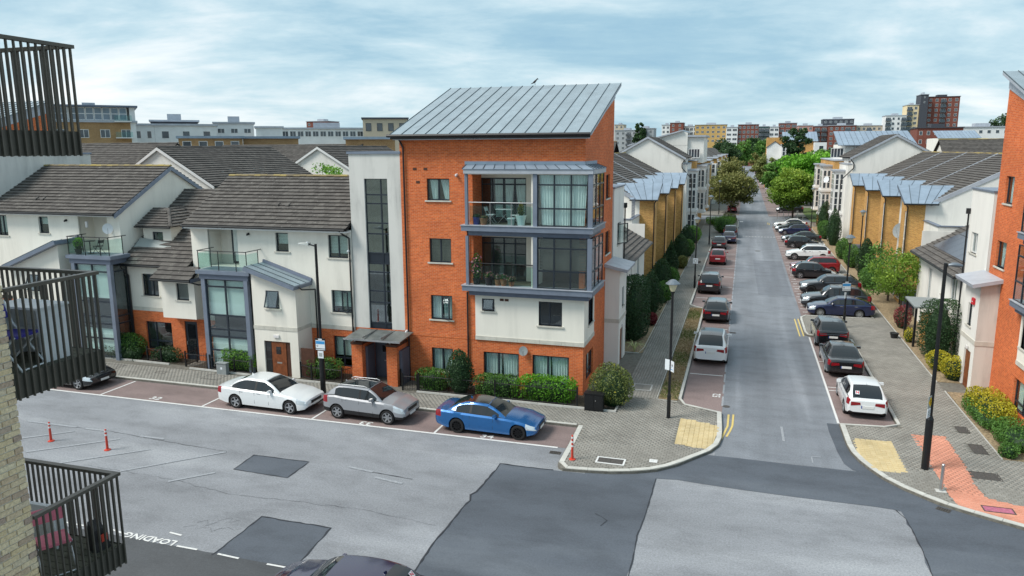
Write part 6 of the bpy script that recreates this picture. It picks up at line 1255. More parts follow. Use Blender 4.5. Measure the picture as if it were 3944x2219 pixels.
def slat_balcony(label, zf, top=False):
    """zf: floor level; slatted skirt runs from below the floor to the handrail"""
    t = thing('slatted_balcony', label, 'balcony', (-9.4, 7.3, zf), 'slatted balconies'); xr, yf, yw = -8.47, 8.0, 6.62; xl = -12.6; zb, zt = zf-.32, zf+1.06
    m = MB(); m.box(xl, xr-.05, yw, yf-.05, zf-.26, zf-.03); m.build('floor_slab', 'slat_metal', t)
    n = 10
    for i in range(n):
        a = yw+.01+(yf-.08-yw)*i/n; m = MB(); m.box(xl, xr-.06, a+.004, a+(yf-.08-yw)/n-.006, zf-.03, zf); m.build('deck_board', 'decking', t)
    for i in range(14):
        y = yw+.02+.1*i+.012; m = MB(); m.box(xr-.030, xr+.002, y, y+.016, zb, zt); m.build('slat', 'slat_metal', t)
    for i in range(41):
        x = xr-.03-.1*i; m = MB(); m.box(x-.016, x, yf-.032, yf+.002, zb, zt); m.build('slat', 'slat_metal', t)
    m = MB(); m.box(xr-.07, xr+.012, yw, yf+.012, zt, zt+.045); m.build('handrail', 'slat_metal', t); m = MB(); m.box(xl, xr-.072, yf-.07, yf+.012, zt, zt+.045); m.build('handrail', 'slat_metal', t)
    m = MB(); m.box(xr-.046, xr-.034, yw, yf-.01, zb+.01, zf+.0); m.build('skirt_panel', 'slat_metal', t); m = MB(); m.box(xl, xr-.05, yf-.046, yf-.034, zb+.01, zf+.0); m.build('skirt_panel', 'slat_metal', t)
    return t
slat_balcony('dark slatted balcony at the top left, against the sky', 12.26); slat_balcony('dark slatted balcony halfway down the left edge, holding a white cabinet', 9.27); slat_balcony('dark slatted balcony at the bottom left, holding a pink folding chair', 6.31)
# things on the balconies
cab = thing('cabinet', 'white cabinet with open front on the middle slatted balcony', 'cabinet', (-9.2, 7.4, 9.27)); x0, x1, y0, y1, z0, z1 = -9.45, -8.65, 7.18, 7.62, 9.27, 9.98
for nm, b in (('side_panel', (x1-.03,x1,y0,y1,z0,z1)), ('side_panel', (x0,x0+.03,y0,y1,z0,z1)), ('back_panel', (x0+.03,x1-.03,y1-.03,y1,z0,z1)), ('top_panel', (x0-.02,x1+.02,y0-.02,y1+.02,z1,z1+.03)), ('shelf', (x0+.03,x1-.03,y0+.02,y1-.03,9.62,9.64))): box_part(cab, nm, 'plastic_white', *b)
def chair(label, c, rz, seat, frame, back=True):
    t = thing('folding_chair', label, 'chair', c); co, si = math.cos(rz), math.sin(rz); P = lambda x, y, z: (c[0]+x*co-y*si, c[1]+x*si+y*co, c[2]+z)
    m = MB(); m.hexa([P(-.19,-.19,.42),P(.19,-.19,.42),P(.19,.19,.42),P(-.19,.19,.42),P(-.19,-.19,.46),P(.19,-.19,.46),P(.19,.19,.46),P(-.19,.19,.46)]); m.build('seat', seat, t)
    m = MB(); m.hexa([P(-.19,.20,.62),P(.19,.20,.62),P(.19,.23,.62),P(-.19,.23,.62),P(-.19,.26,.80),P(.19,.26,.80),P(.19,.29,.80),P(-.19,.29,.80)]); m.build('backrest', seat if back else frame, t)
    for s_ in (-1, 1):
        m = MB(); m.path([P(s_*.2,-.24,0),P(s_*.2,.18,.55),P(s_*.2,.27,.84)], .013); m.build('leg', frame, t); m = MB(); m.path([P(s_*.2,.28,0),P(s_*.2,-.18,.44)], .013); m.build('leg', frame, t)
    m = MB(); m.tube(P(-.2,-.24,.02), P(.2,-.24,.02), .012); m.build('stretcher', frame, t)
chair('white folding chair with blue seat beside the white cabinet', (-8.82, 6.95, 9.27), R(100), 'blue_seat', 'plastic_white'); chair('pink folding chair with chrome frame on the bottom slatted balcony', (-8.85, 7.15, 6.31), R(60), 'pink', 'steel')
bk = thing('laundry_rack', 'white plastic laundry rack behind the pink chair', 'rack', (-9.6, 7.6, 6.31)); box_part(bk, 'tray', 'plastic_white', -9.9,-9.3,7.65,7.72,6.35,6.9)
for x in (-9.9,-9.32): box_part(bk, 'leg', 'plastic_white', x,x+.03,7.55,7.58,6.31,6.9)
bg_ = thing('shopping_bag', 'dark bag with red edge leaning in the corner of the bottom balcony', 'bag', (-8.75, 7.75, 6.31)); m = MB(); m.hexa([(-8.9,7.7,6.31),(-8.65,7.6,6.31),(-8.6,7.85,6.31),(-8.85,7.9,6.31),(-8.86,7.72,6.72),(-8.69,7.66,6.62),(-8.66,7.82,6.62),(-8.82,7.86,6.72)]); m.build('body', 'sign_black', bg_); m = MB(); m.box(-8.63,-8.6,7.70,7.80,6.45,6.55); m.build('red_edge', 'red_plastic', bg_)

# ================================================================== VEHICLES
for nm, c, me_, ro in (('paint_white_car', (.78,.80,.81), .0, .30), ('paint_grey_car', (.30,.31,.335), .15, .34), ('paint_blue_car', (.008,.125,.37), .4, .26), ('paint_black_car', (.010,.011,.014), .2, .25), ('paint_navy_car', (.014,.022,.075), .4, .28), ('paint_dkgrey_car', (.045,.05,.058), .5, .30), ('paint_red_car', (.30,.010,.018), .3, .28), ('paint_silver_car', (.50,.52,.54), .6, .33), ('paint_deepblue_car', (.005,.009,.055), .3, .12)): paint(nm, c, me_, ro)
plain('tyre', (.014,.014,.015), .85, var=.1); plain('alloy', (.50,.51,.53), .28, .85, var=.04); plain('alloy_dark', (.02,.02,.022), .35, .6, var=.05); plain('trim_black', (.014,.014,.016), .55, var=.05)
plain('headlight', (.60,.66,.70), .08, .3, .8, var=.05); plain('taillight', (.24,.008,.014), .15, 0, .6, var=.15, nscale=20); plain('plate', (.72,.72,.70), .4, var=.02); plain('plate_blue', (.02,.06,.35), .4, var=0); plain('chrome', (.7,.7,.72), .12, 1.0, var=0)
def interp(keys, a):
    if a <= keys[0][0]: return keys[0][1]
    for (a0, v0), (a1, v1) in zip(keys, keys[1:]):
        if a <= a1:
            t = (a-a0)/((a1-a0) or 1); t = t*t*(3-2*t)*.5+t*.5; return v0+(v1-v0)*t
    return keys[-1][1]
WH = {}
def wheel_meshes(r, wd, spokes, dark):
    key = (round(r,3), wd, spokes, dark)
    if key in WH: return WH[key]
    n = 22; t = MB(); prof = [(-wd/2,.72*r),(-wd/2,.93*r),(-wd/2+.03,r),(wd/2-.03,r),(wd/2,.93*r),(wd/2,.70*r),(wd/2-.05,.66*r)]
    for y, q in prof:
        for i in range(n): a = 2*math.pi*i/n; t.v.append((q*math.cos(a), y, q*math.sin(a)))
    for k in range(len(prof)-1):
        for i in range(n):
            j = (i+1) % n; t.f.append((k*n+i, (k+1)*n+i, (k+1)*n+j, k*n+j)); t.mi.append(0); t.tv.append(0)
    t.f.append(tuple(range(n))); t.mi.append(0); t.tv.append(0)
    tm = t.mesh('tyre', smooth=True); tm.materials.append(M_('tyre'))
    m = MB(); yo = wd/2-.035
    b0 = len(m.v)
    for q, y in ((.70*r, wd/2-.004), (.64*r, wd/2-.004), (.62*r, wd/2-.09)):
        for i in range(n): a = 2*math.pi*i/n; m.v.append((q*math.cos(a), y, q*math.sin(a)))
    for k in range(2):
        for i in range(n):
            j = (i+1) % n; m.f.append((b0+k*n+i, b0+(k+1)*n+i, b0+(k+1)*n+j, b0+k*n+j)); m.mi.append(0); m.tv.append(0)
    m.f.append(tuple(b0+2*n+i for i in range(n))); m.mi.append(1); m.tv.append(0)
    for s_ in range(spokes):
        a = 2*math.pi*s_/spokes; u = Vector((math.cos(a),0,math.sin(a))); v = Vector((-math.sin(a),0,math.cos(a))); w0, w1 = .085*r*(5/spokes)**.5*1.5, .06*r*(5/spokes)**.5*1.4
        A, B_ = u*(.08*r), u*(.65*r); y0, y1 = Vector((0,yo-.03,0)), Vector((0,yo+.012,0))
        m.hexa([A-v*w0+y0, A+v*w0+y0, B_+v*w1+y0, B_-v*w1+y0, A-v*w0+y1, A+v*w0+y1, B_+v*w1+y1, B_-v*w1+y1])
    m.tube((0,yo-.02,0), (0,yo+.02,0), .13*r, None, 10)
    rm = m.mesh('rim'); rm.materials.append(M_('alloy_dark' if dark else 'alloy')); rm.materials.append(M_('trim_black')); WH[key] = (tm, rm); return WH[key]
def submesh(V, faces, name, mat, parent, smooth=True, sharp=30):
    idx = sorted({i for f in faces for i in f}); mp = {j: k for k, j in enumerate(idx)}
    me = bpy.data.meshes.new(name); me.from_pydata([tuple(V[i]) for i in idx], [], [tuple(mp[i] for i in f) for f in faces])
    if smooth: me.polygons.foreach_set('use_smooth', [True]*len(faces)); me.set_sharp_from_angle(angle=R(sharp))
    me.materials.append(M_(mat)); o = bpy.data.objects.new(name, me); COL.objects.link(o); o.parent = parent; OFF[o.name] = (0,0,0); return o
def car(label, pm, x, y, heading, L=4.4, W=1.8, H=1.46, wb=2.65, fo=.85, rw=.32, gc=.17, nose=.66, hood=.90, belt=.93, beltr=.97, tail=.95, ac=1.25, ab=2.0, acr=3.35, ad=4.1, cp=None, bp=None, spokes=5, dark=False, roof=None, rails=None, crown=.06, wr=.62, group='parked cars', name='parked_car', z=0.0, low=False, tl=(.0,.30), clad=False, stickers=(), cat='car', light_bar=False):
    """front at +x; distances a run back from the nose"""
    t = bpy.data.objects.new(name, None); COL.objects.link(t); OFF[t.name] = (0,0,0); tag(t, label, cat, group)
    hw = W/2; cp = cp or (acr+.35); bp = bp or (ab+.62)
    wk = [(0,.80),(.05,.87),(.15,.93),(.4,.975),(.9,1.0),(L-.9,1.0),(L-.4,.975),(L-.15,.935),(L-.04,.88),(L,.82)]
    zk = [(0,nose-.16),(.05,nose-.05),(.16,nose),(ac*.55,(nose+hood)/2+.05),(ac,hood),(ab,belt),(ab+1.2,(belt+beltr)/2),(L-.7,beltr),(L-.2,tail),(L-.05,tail-.03),(L,tail-.12)]
    bk = [(0,.34),(.12,.24),(.5,gc+.02),(L-.6,gc+.04),(L-.12,.28),(L,.38)]
    a_f, a_r = fo, fo+wb; Ra = rw+.05
    S = {0,.02,.05,.1,.16,.28,.4,.55,L,L-.02,L-.05,L-.1,L-.16,L-.28,L-.4,L-.55,ac,ab,acr,ad,bp}|set(np.round(np.linspace(.3,L-.3,22),3))
    for c in (a_f, a_r): S |= {round(c+Ra*math.cos(q),4) for q in np.linspace(0,math.pi,11)}|{c-Ra-.01,c+Ra+.01}
    S = sorted(s for s in S if 0 <= s <= L); S = [s for i, s in enumerate(S) if i == 0 or s-S[i-1] > .008]
    V = []; 
    def ring(a):
        w_ = hw*interp(wk, a); zs = interp(zk, a); zb = interp(bk, a); e = zb; inn = .80
        for c in (a_f, a_r):
            if abs(a-c) < Ra: e = max(e, rw+math.sqrt(Ra*Ra-(a-c)**2)); inn = .70
        e = min(e, zs-.14)
        cr = crown if a < ac+.2 else crown*.6
        q = [(0,zb),(inn*w_,e),(.975*w_,max(zb+.05,e)),(w_,max(zb+.30*(zs-zb),e+.02)),(w_,max(zb+.60*(zs-zb),e+.05)),(.985*w_,zs-.075),(.925*w_,zs),(.55*w_,zs+cr*.8),(0,zs+cr)]
        return q
    for a in S:
        q = ring(a); xx = L/2-a
        V += [(xx, q[0][0], q[0][1])]+[(xx, p[0], p[1]) for p in q[1:8]]+[(xx, 0, q[8][1])]+[(xx, -p[0], p[1]) for p in reversed(q[1:8])]
    cats = {}
    def add(c, f): cats.setdefault(c, []).append(f)
    for i in range(len(S)-1):
        am = (S[i]+S[i+1])/2
        for j in range(16):
            k = (j+1) % 16; f = (i*16+j, i*16+k, (i+1)*16+k, (i+1)*16+j); seg = j if j < 8 else 15-j; sd = 'l' if j < 8 else 'r'
            if seg == 0: c = 'under'
            elif seg == 1: c = 'under' if not low else 'body'
            elif seg in (4, 5) and .03 < am < .52 and (seg == 4 or am > .12): c = 'head'+sd
            elif seg in (4, 5) and L-tl[1] < am < L-.01: c = 'tail'+sd
            elif clad and seg == 2: c = 'clad'
            else: c = 'body'
            add(c, f)
    for end, i0 in ((0, 0), (1, (len(S)-1)*16)):
        for j in range(8):
            f = (i0+j, i0+j+1, i0+(16-j-1) % 16, i0+(16-j) % 16) if j > 0 else (i0, i0+1, i0+15)
            if j == 7: f = (i0+7, i0+8, i0+9)
            f = f if end == 0 else f[::-1]
            add('under' if j in (0,) else ('grille' if (end == 0 and j in (1,2)) else ('clad' if (clad and j in (1,)) else 'body')), f)
    # greenhouse
    G0 = len(V); zA = interp(zk, ac)+crown*.7; zD = interp(zk, ad)+.02
    ga = sorted(set(list(np.round(np.linspace(ac,ab,7),3))+list(np.round(np.linspace(ab,acr,7),3))+list(np.round(np.linspace(acr,ad,7),3))+[bp-.05,bp+.05,cp,ab+.02]))
    ga = [s for i, s in enumerate(ga) if i == 0 or s-ga[i-1] > .006]
    for a in ga:
        w_ = hw*interp(wk, a); zs = interp(zk, a)
        if a <= ab: tt = (a-ac)/(ab-ac); zr = zA+(H-.07-zA)*tt+.05*math.sin(math.pi*tt); yt = .86*w_+(wr*W/2*1.06-.86*w_)*tt
        elif a <= acr: tt = (a-ab)/(acr-ab); zr = H-.07+.07*math.sin(math.pi*min(1,tt*.5+.12)) if tt < .76 else H-(tt-.76)*.12; zr = min(zr, H); yt = wr*W/2*(1.06+.05*math.sin(math.pi*tt))
        else: tt = (a-acr)/(ad-acr); z1 = H-.03; zr = z1+(zD-z1)*tt+.06*math.sin(math.pi*tt); yt = wr*W/2*1.06+(.82*w_-wr*W/2*1.06)*tt
        yb, zb = .925*w_, zs-.01; zt = max(zr-.035, zb+.004); yt = min(yt, yb)
        def sd(t): return (yb+(yt-yb)*t+.03*math.sin(math.pi*t)*min(1,(zt-zb)/.4), zb+(zt-zb)*t)
        hgt = max(zt-zb, .02); f1, f2 = min(.3, .045/hgt), max(.7, 1-.055/hgt)
        ps = [sd(0), sd(f1), sd(f2), sd(1), (max(yt-.07, yt*.85), zr-.012), (0, max(zr+.015, zt))]
        V += [(L/2-a, p[0], p[1]) for p in ps]+[(L/2-a, -p[0], p[1]) for p in reversed(ps[:5])]
    for i in range(len(ga)-1):
        am = (ga[i]+ga[i+1])/2; tall = V[G0+i*11+3][2]-V[G0+i*11][2]
        for j in range(10):
            f = (G0+i*11+j, G0+i*11+j+1, G0+(i+1)*11+j+1, G0+(i+1)*11+j); seg = j if j < 5 else 9-j; s_ = 'l' if j < 5 else 'r'
            if seg == 4: c = 'screen' if am < ab else ('rear' if am > acr+.03 and am < ad-.04 else ('roof' if am > ab+.03 else 'body'))
            elif seg == 1 and tall > .13:
                c = 'pillar' if abs(am-bp) < .05 else ('body' if am > cp else 'side%s%d' % (s_, 0 if am < bp else 1))
            else: c = 'body' if seg != 0 else 'trimline'
            add(c, f)
    add('body', tuple(G0+j for j in range(11))); add('body', tuple(G0+(len(ga)-1)*11+j for j in reversed(range(11))))
    nm = {'body': ('body', pm), 'under': ('underbody', 'trim_black'), 'grille': ('grille', 'trim_black'), 'clad': ('sill_cladding', 'trim_black'), 'screen': ('windscreen', 'glass_car'), 'rear': ('rear_window', 'glass_car'), 'pillar': ('door_pillar', 'trim_black'), 'trimline': ('window_trim', 'trim_black'), 'roof': ('roof', roof or pm)}
    for c, fs in cats.items():
        if c.startswith('side'): n_, m_ = 'side_window', 'glass_car'
        elif c.startswith('head'): n_, m_ = 'headlight', 'headlight'
        elif c.startswith('tail'): n_, m_ = 'taillight', 'taillight'
        else: n_, m_ = nm[c]
        submesh(V, fs, n_, m_, t)
    # rear lamps on the tail face, plates, mirrors, handles, wheels
    zt = interp(zk, L)
    for s_ in (-1, 1):
        m = MB(); yo = hw*.80; m.hexa([(-L/2-.012,s_*(yo-.02),zt-.20),(-L/2-.012,s_*(yo-.42),zt-.14),(-L/2+.02,s_*(yo-.42),zt-.14),(-L/2+.02,s_*(yo-.02),zt-.20),(-L/2-.010,s_*(yo-.02),zt-.02),(-L/2-.010,s_*(yo-.40),zt-.03),(-L/2+.02,s_*(yo-.40),zt-.03),(-L/2+.02,s_*(yo-.02),zt-.02)]); m.build('taillight', 'taillight', t)
        m = MB(); mx, my, mz = L/2-ac-.42, s_*(hw*.93), interp(zk, ac+.4)+.07; m.hexa([(mx-.07,my,mz-.05),(mx+.09,my,mz-.04),(mx+.07,my+s_*.2,mz-.04),(mx-.07,my+s_*.2,mz-.05),(mx-.06,my,mz+.06),(mx+.05,my,mz+.06),(mx+.03,my+s_*.19,mz+.07),(mx-.06,my+s_*.19,mz+.07)]); m.build('mirror', pm if pm != 'paint_white_car' else pm, t)
        for ha in (bp-.22, bp+.75):
            if ha < L-1.0 and ha < cp+.1: m = MB(); hx = L/2-ha; zz = interp(zk, ha)-.13; m.box(hx-.10, hx+.10, s_*hw*.985-.012, s_*hw*.985+.018, zz, zz+.028); m.build('door_handle', 'chrome' if dark is False else pm, t)
    for s_ in (-1, 1):
        m = MB()
        for da in (ab-.28, bp+.02, min(cp-.05, a_r-.30)):
            zs_ = interp(zk, da); y_ = s_*hw*1.0; m.hexa([(L/2-da-.005,y_-.01,.36),(L/2-da+.005,y_-.01,.36),(L/2-da+.005,y_+.0035,.36),(L/2-da-.005,y_+.0035,.36),(L/2-da-.005,y_-.03,zs_-.07),(L/2-da+.005,y_-.03,zs_-.07),(L/2-da+.005,y_-s_*.011+.0035*s_,zs_-.07),(L/2-da-.005,y_-s_*.011+.0035*s_,zs_-.07)] if s_ > 0 else [(L/2-da-.005,y_-.0035,.36),(L/2-da+.005,y_-.0035,.36),(L/2-da+.005,y_+.01,.36),(L/2-da-.005,y_+.01,.36),(L/2-da-.005,y_+.0075,zs_-.07),(L/2-da+.005,y_+.0075,zs_-.07),(L/2-da+.005,y_+.03,zs_-.07),(L/2-da-.005,y_+.03,zs_-.07)])
        tag(m.build('door_seams', 'trim_black', t), kind='stuff')
    m = MB(); m.box(-L/2-.016,-L/2+.01,-.26,.26,zt-.30,zt-.18); p_ = m.build('number_plate', 'plate', t); m = MB(); m.box(-L/2-.018,-L/2,.225,.26,zt-.30,zt-.18); m.build('plate_band', 'plate_blue', p_)
    m = MB(); m.box(L/2-.01,L/2+.016,-.26,.26,.38,.49); m.build('number_plate', 'plate', t)
    m = MB(); zg = nose-.10; m.box(L/2-.03,L/2+.010,-.42,.42,zg-.10,zg+.03); m.build('grille', 'trim_black', t)
    if light_bar: m = MB(); m.box(-L/2-.013,-L/2+.02,-hw*.78,hw*.78,zt-.10,zt-.05); m.build('rear_trim', 'chrome', t)
    m = MB(); fx = L/2-acr+.05; m.hexa([(fx-.06,-.02,H-.04),(fx+.08,-.012,H-.03),(fx+.08,.012,H-.03),(fx-.06,.02,H-.04),(fx-.06,-.008,H+.06),(fx-.02,-.006,H+.05),(fx-.02,.006,H+.05),(fx-.06,.008,H+.06)]); m.build('aerial', pm, t)
    if rails:
        for s_ in (-1, 1):
            m = MB(); yy = s_*wr*W/2*1.0; m.path([(L/2-ab-.1,yy,H-.03),(L/2-ab-.25,yy,H+.025),(L/2-acr+.1,yy,H+.02),(L/2-acr-.05,yy,H-.04)], .02, 6); m.build('roof_rail', rails, t)
    tm, rm = wheel_meshes(rw, .21, spokes, dark)
    for a in (a_f, a_r):
        for s_ in (-1, 1):
            o = bpy.data.objects.new('wheel', tm); COL.objects.link(o); o.parent = t; o.location = (L/2-a, s_*(hw-.115), rw)
            if s_ < 0: o.rotation_euler = (0, 0, math.pi)
            o2 = bpy.data.objects.new('rim', rm); COL.objects.link(o2); o2.parent = o
    for (sx, sy, sz, nx, tilt) in stickers:
        m = MB(); m.box(-.085,.085,-.085,.085,-.002,.002); me = m.mesh('sticker'); me.materials.append(M_('sign_white'))
        Z = Vector(nx).normalized(); X = Vector((0,1,0)) if tilt == 'rear' else Vector((0,-1,0)); X = (X-Z*X.dot(Z)).normalized(); Y = Z.cross(X); mt = Matrix((X, Y, Z)).transposed().to_4x4()
        if tilt == 'rear': mt = Matrix((-X, -Y, Z)).transposed().to_4x4(); mt = Matrix((Vector((0,-1,0)), Z.cross(Vector((0,-1,0))), Z)).transposed().to_4x4()
        mt.translation = Vector((sx, sy, sz)); so = bpy.data.objects.new('sticker', me); COL.objects.link(so); so.parent = t; so.matrix_basis = mt; OFF[so.name] = (0,0,0)
        tm2 = text_mesh('N', .17, 'sign_red', .006); o3 = bpy.data.objects.new('letter', tm2); COL.objects.link(o3); o3.parent = so; o3.location = (0, 0, .005)
    t.location = (x, y, z); t.rotation_euler = (0, 0, heading); return t
SEDAN = dict(L=4.9, W=1.86, H=1.46, wb=2.97, fo=.86, rw=.335, gc=.15, nose=.68, hood=.92, belt=.95, beltr=1.0, tail=1.0, ac=1.45, ab=2.25, acr=3.45, ad=4.25, cp=4.02, bp=2.72, wr=.60, tl=(0,.34))
COUPE = dict(L=4.6, W=1.80, H=1.37, wb=2.76, fo=.80, rw=.325, gc=.13, nose=.64, hood=.87, belt=.90, beltr=.96, tail=.97, ac=1.40, ab=2.20, acr=3.20, ad=4.05, cp=3.62, bp=2.95, wr=.58, tl=(0,.32))
CROSS = dict(L=4.16, W=1.76, H=1.55, wb=2.54, fo=.84, rw=.335, gc=.20, nose=.78, hood=1.0, belt=1.02, beltr=1.10, tail=1.06, ac=1.15, ab=1.82, acr=3.35, ad=4.0, cp=3.5, bp=2.22, wr=.66, clad=True)
HATCH = dict(L=4.28, W=1.78, H=1.44, wb=2.58, fo=.86, rw=.32, gc=.15, nose=.68, hood=.92, belt=.95, beltr=1.0, tail=.98, ac=1.25, ab=1.95, acr=3.45, ad=4.16, cp=3.6, bp=2.45, wr=.64)
SUV = dict(L=4.7, W=1.90, H=1.66, wb=2.86, fo=.87, rw=.365, gc=.22, nose=.82, hood=1.06, belt=1.10, beltr=1.16, tail=1.14, ac=1.35, ab=2.02, acr=3.9, ad=4.56, cp=4.1, bp=2.62, wr=.66, clad=True)
ESTATE = dict(L=4.7, W=1.82, H=1.46, wb=2.84, fo=.80, rw=.33, gc=.15, nose=.68, hood=.92, belt=.95, beltr=1.0, tail=1.0, ac=1.40, ab=2.12, acr=3.95, ad=4.58, cp=4.2, bp=2.62, wr=.64)
def V_(d, **k): e = dict(d); e.update(k); return e
E0, W0, N0, S0 = 0.0, math.pi, R(90), R(-90)
# front road bays
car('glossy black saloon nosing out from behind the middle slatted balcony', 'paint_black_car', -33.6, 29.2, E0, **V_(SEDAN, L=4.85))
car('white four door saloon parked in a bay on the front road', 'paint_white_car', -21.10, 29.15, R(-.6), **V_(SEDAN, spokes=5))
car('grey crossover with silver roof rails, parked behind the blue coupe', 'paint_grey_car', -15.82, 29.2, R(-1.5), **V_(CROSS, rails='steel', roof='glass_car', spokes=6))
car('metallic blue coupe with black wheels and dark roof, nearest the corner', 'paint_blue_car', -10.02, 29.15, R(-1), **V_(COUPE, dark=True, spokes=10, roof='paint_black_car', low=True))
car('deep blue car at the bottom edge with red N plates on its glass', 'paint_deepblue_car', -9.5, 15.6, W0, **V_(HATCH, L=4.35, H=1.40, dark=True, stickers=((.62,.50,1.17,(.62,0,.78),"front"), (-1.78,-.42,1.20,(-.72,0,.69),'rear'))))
# left side of the street, seen from behind
car('white SUV with dark sunroof, nearest on the left of the street', 'paint_white_car', -1.36, 43.95, N0, **V_(SUV, roof='glass_car', clad=False, tl=(0,.30), H=1.64))
car('black estate car parked ahead of the white sunroof SUV', 'paint_black_car', -1.46, 54.5, N0, **V_(ESTATE))
car('black SUV with silver rails, third in the left street line', 'paint_black_car', -2.38, 65.0, N0, **V_(SUV, L=4.5, rails='steel'))
car('dark red hatchback, fourth in the left street line', 'paint_red_car', -2.28, 81.4, N0, **V_(CROSS, clad=False))
car('grey blue hatchback parked just beyond the dark red one', 'paint_dkgrey_car', -2.55, 94.0, N0, **V_(HATCH, H=1.5))
car('dark saloon with silver tail trim, sixth in the left street line', 'paint_navy_car', -1.55, 100.2, N0, **V_(SEDAN, light_bar=True))
car('black SUV at the far end of the left street line', 'paint_black_car', -1.5, 106.6, N0, **V_(SUV, L=4.4))
car('small dark red car under the left street tree', 'paint_red_car', -1.95, 148.5, N0, **V_(HATCH))
# right side, parallel bays
car('white hatchback with a red N plate in its rear window, nearest on the right', 'paint_white_car', 5.72, 36.95, N0, **V_(HATCH, cp=3.75, stickers=((-1.87,.42,1.20,(-.72,0,.69),'rear'),)))
car('black saloon parked ahead of the white N plate hatchback', 'paint_black_car', 5.58, 43.6, N0, **V_(SEDAN, L=4.95, W=1.88))
car('dark SUV with a bright rear trim bar, beside the blue parking sign', 'paint_black_car', 5.55, 49.5, N0, **V_(SUV, L=4.65, clad=False, light_bar=True, H=1.60))
# perpendicular bays
PB = 'cars in the right-angled bays'
def perp(label, pm, y, nose_left, d, x=6.95): car(label, pm, x, y, W0 if nose_left else E0, group=PB, **d)
perp('navy fastback in the first right-angled bay', 'paint_navy_car', 57.45, True, V_(HATCH, L=4.46, H=1.43, ad=4.3, acr=3.2, cp=3.75, spokes=10), 7.05)
perp('dark grey off-road SUV parked beside the navy fastback', 'paint_dkgrey_car', 60.25, True, V_(SUV, L=4.85, H=1.72, W=1.95), 7.0)
perp('dark grey SUV with black wheels, third in the right-angled bays', 'paint_dkgrey_car', 66.2, True, V_(SUV, dark=True, H=1.62), 7.2)
perp('small black hatchback nosing away from the road, beside the red SUV', 'paint_black_car', 74.0, False, V_(HATCH, L=3.9, W=1.7, H=1.5, wb=2.46, fo=.72, ac=1.0, ab=1.65, acr=3.1, ad=3.78, cp=3.3, bp=2.1), 6.6)
perp('bright red SUV behind the small black hatchback', 'paint_red_car', 77.2, True, V_(SUV, L=4.45, clad=False), 6.9)
perp('white SUV with silver roof rails, alone among dark cars', 'paint_white_car', 86.4, True, V_(SUV, L=4.5, rails='steel', clad=True), 6.95)
perp('black hatchback with red tail lamps toward the road', 'paint_black_car', 96.6, False, V_(HATCH, L=4.35, H=1.48), 7.2)
perp('dark saloon beyond the black hatchback', 'paint_dkgrey_car', 102.2, True, V_(SEDAN, L=4.8), 7.3)
perp('navy hatchback, third from the far end of the bays', 'paint_navy_car', 111.2, True, V_(HATCH, H=1.5), 7.0)
perp('black saloon between the navy hatchback and the far white car', 'paint_black_car', 115.0, True, V_(SEDAN, L=4.7), 6.9)
perp('white saloon at the far end of the right-angled bays', 'paint_white_car', 120.4, True, V_(SEDAN, L=4.8), 6.95)
perp('black SUV in the shade under the big green street tree', 'paint_black_car', 148.8, True, V_(SUV, L=4.8), 8.3)
cl = ['paint_white_car','paint_silver_car','paint_white_car','paint_navy_car','paint_dkgrey_car','paint_silver_car','paint_navy_car','paint_white_car','paint_dkgrey_car','paint_white_car','paint_silver_car']
ys = [262, 272, 310, 330, 345, 362, 380, 400, 420, 445, 470]
for i, (c, yy) in enumerate(zip(cl, ys)):
    if i == 2: car('black pick-up sized car facing this way far down the street', 'paint_black_car', 5.4, yy, S0, group='far parked cars', **V_(SUV)); continue
    perp_lab = 'far parked %s car, number %s down the street past the big tree' % ({'paint_white_car': 'white', 'paint_silver_car': 'silver', 'paint_navy_car': 'navy', 'paint_dkgrey_car': 'dark grey'}[c], ('one','two','three','four','five','six','seven','eight','nine','ten','eleven')[i])
    car(perp_lab, c, 6.9, yy, W0, group='far parked cars', **V_(SUV if i % 3 else HATCH))

# ================================================================== STREET FURNITURE
def lantern_lamp(label, x, y, h=6.2, sign=None):
    t = thing('street_lamp', label, 'street lamp', (x, y, .1), 'lantern street lamps')
    m = MB(); m.lathe((x,y,.08), [(.085,0),(.085,1.1),(.06,1.2),(.05,h-.62)], 12); m.build('post', 'black_metal', t); m = MB(); m.lathe((x,y,h-.55), [(.05,0),(.09,.03),(.09,.08)], 12); m.build('collar', 'black_metal', t)
    m = MB(); m.lathe((x,y,h-.46), [(.08,0),(.13,.10),(.20,.34)], 12); m.build('lantern_bowl', 'lantern', t); m = MB(); m.lathe((x,y,h-.13), [(.32,0),(.31,.03),(.14,.17),(.05,.20)], 14); m.build('lantern_cap', 'lantern_cap', t); return t
def sign_plate(label, name, cx_, cy_, cz, w_, h_, u, mat, parts=(), cat='sign'):
    """flat plate centred at (cx, cy, cz); u = horizontal direction along the plate; parts: (name, mat, u0, u1, v0, v1)"""
    U = Vector((*u,0)).normalized(); Nn = Vector((U.y,-U.x,0)); t = thing(name, label, cat, (cx_, cy_, cz-h_/2)); C = Vector((cx_, cy_, cz))
    def pl(m, u0, u1, v0, v1, d0, d1):
        P = lambda a, b, d: C+U*a+Vector((0,0,b))+Nn*d
        m.hexa([P(u0,v0,d0),P(u1,v0,d0),P(u1,v0,d1),P(u0,v0,d1),P(u0,v1,d0),P(u1,v1,d0),P(u1,v1,d1),P(u0,v1,d1)])
    m = MB(); pl(m, -w_/2, w_/2, -h_/2, h_/2, 0, .015); m.build('panel', mat, t)
    for nm, mt, u0, u1, v0, v1, d in parts: m = MB(); pl(m, u0, u1, v0, v1, .015, .015+d); m.build(nm, mt, t)
    return t, U, Nn, C
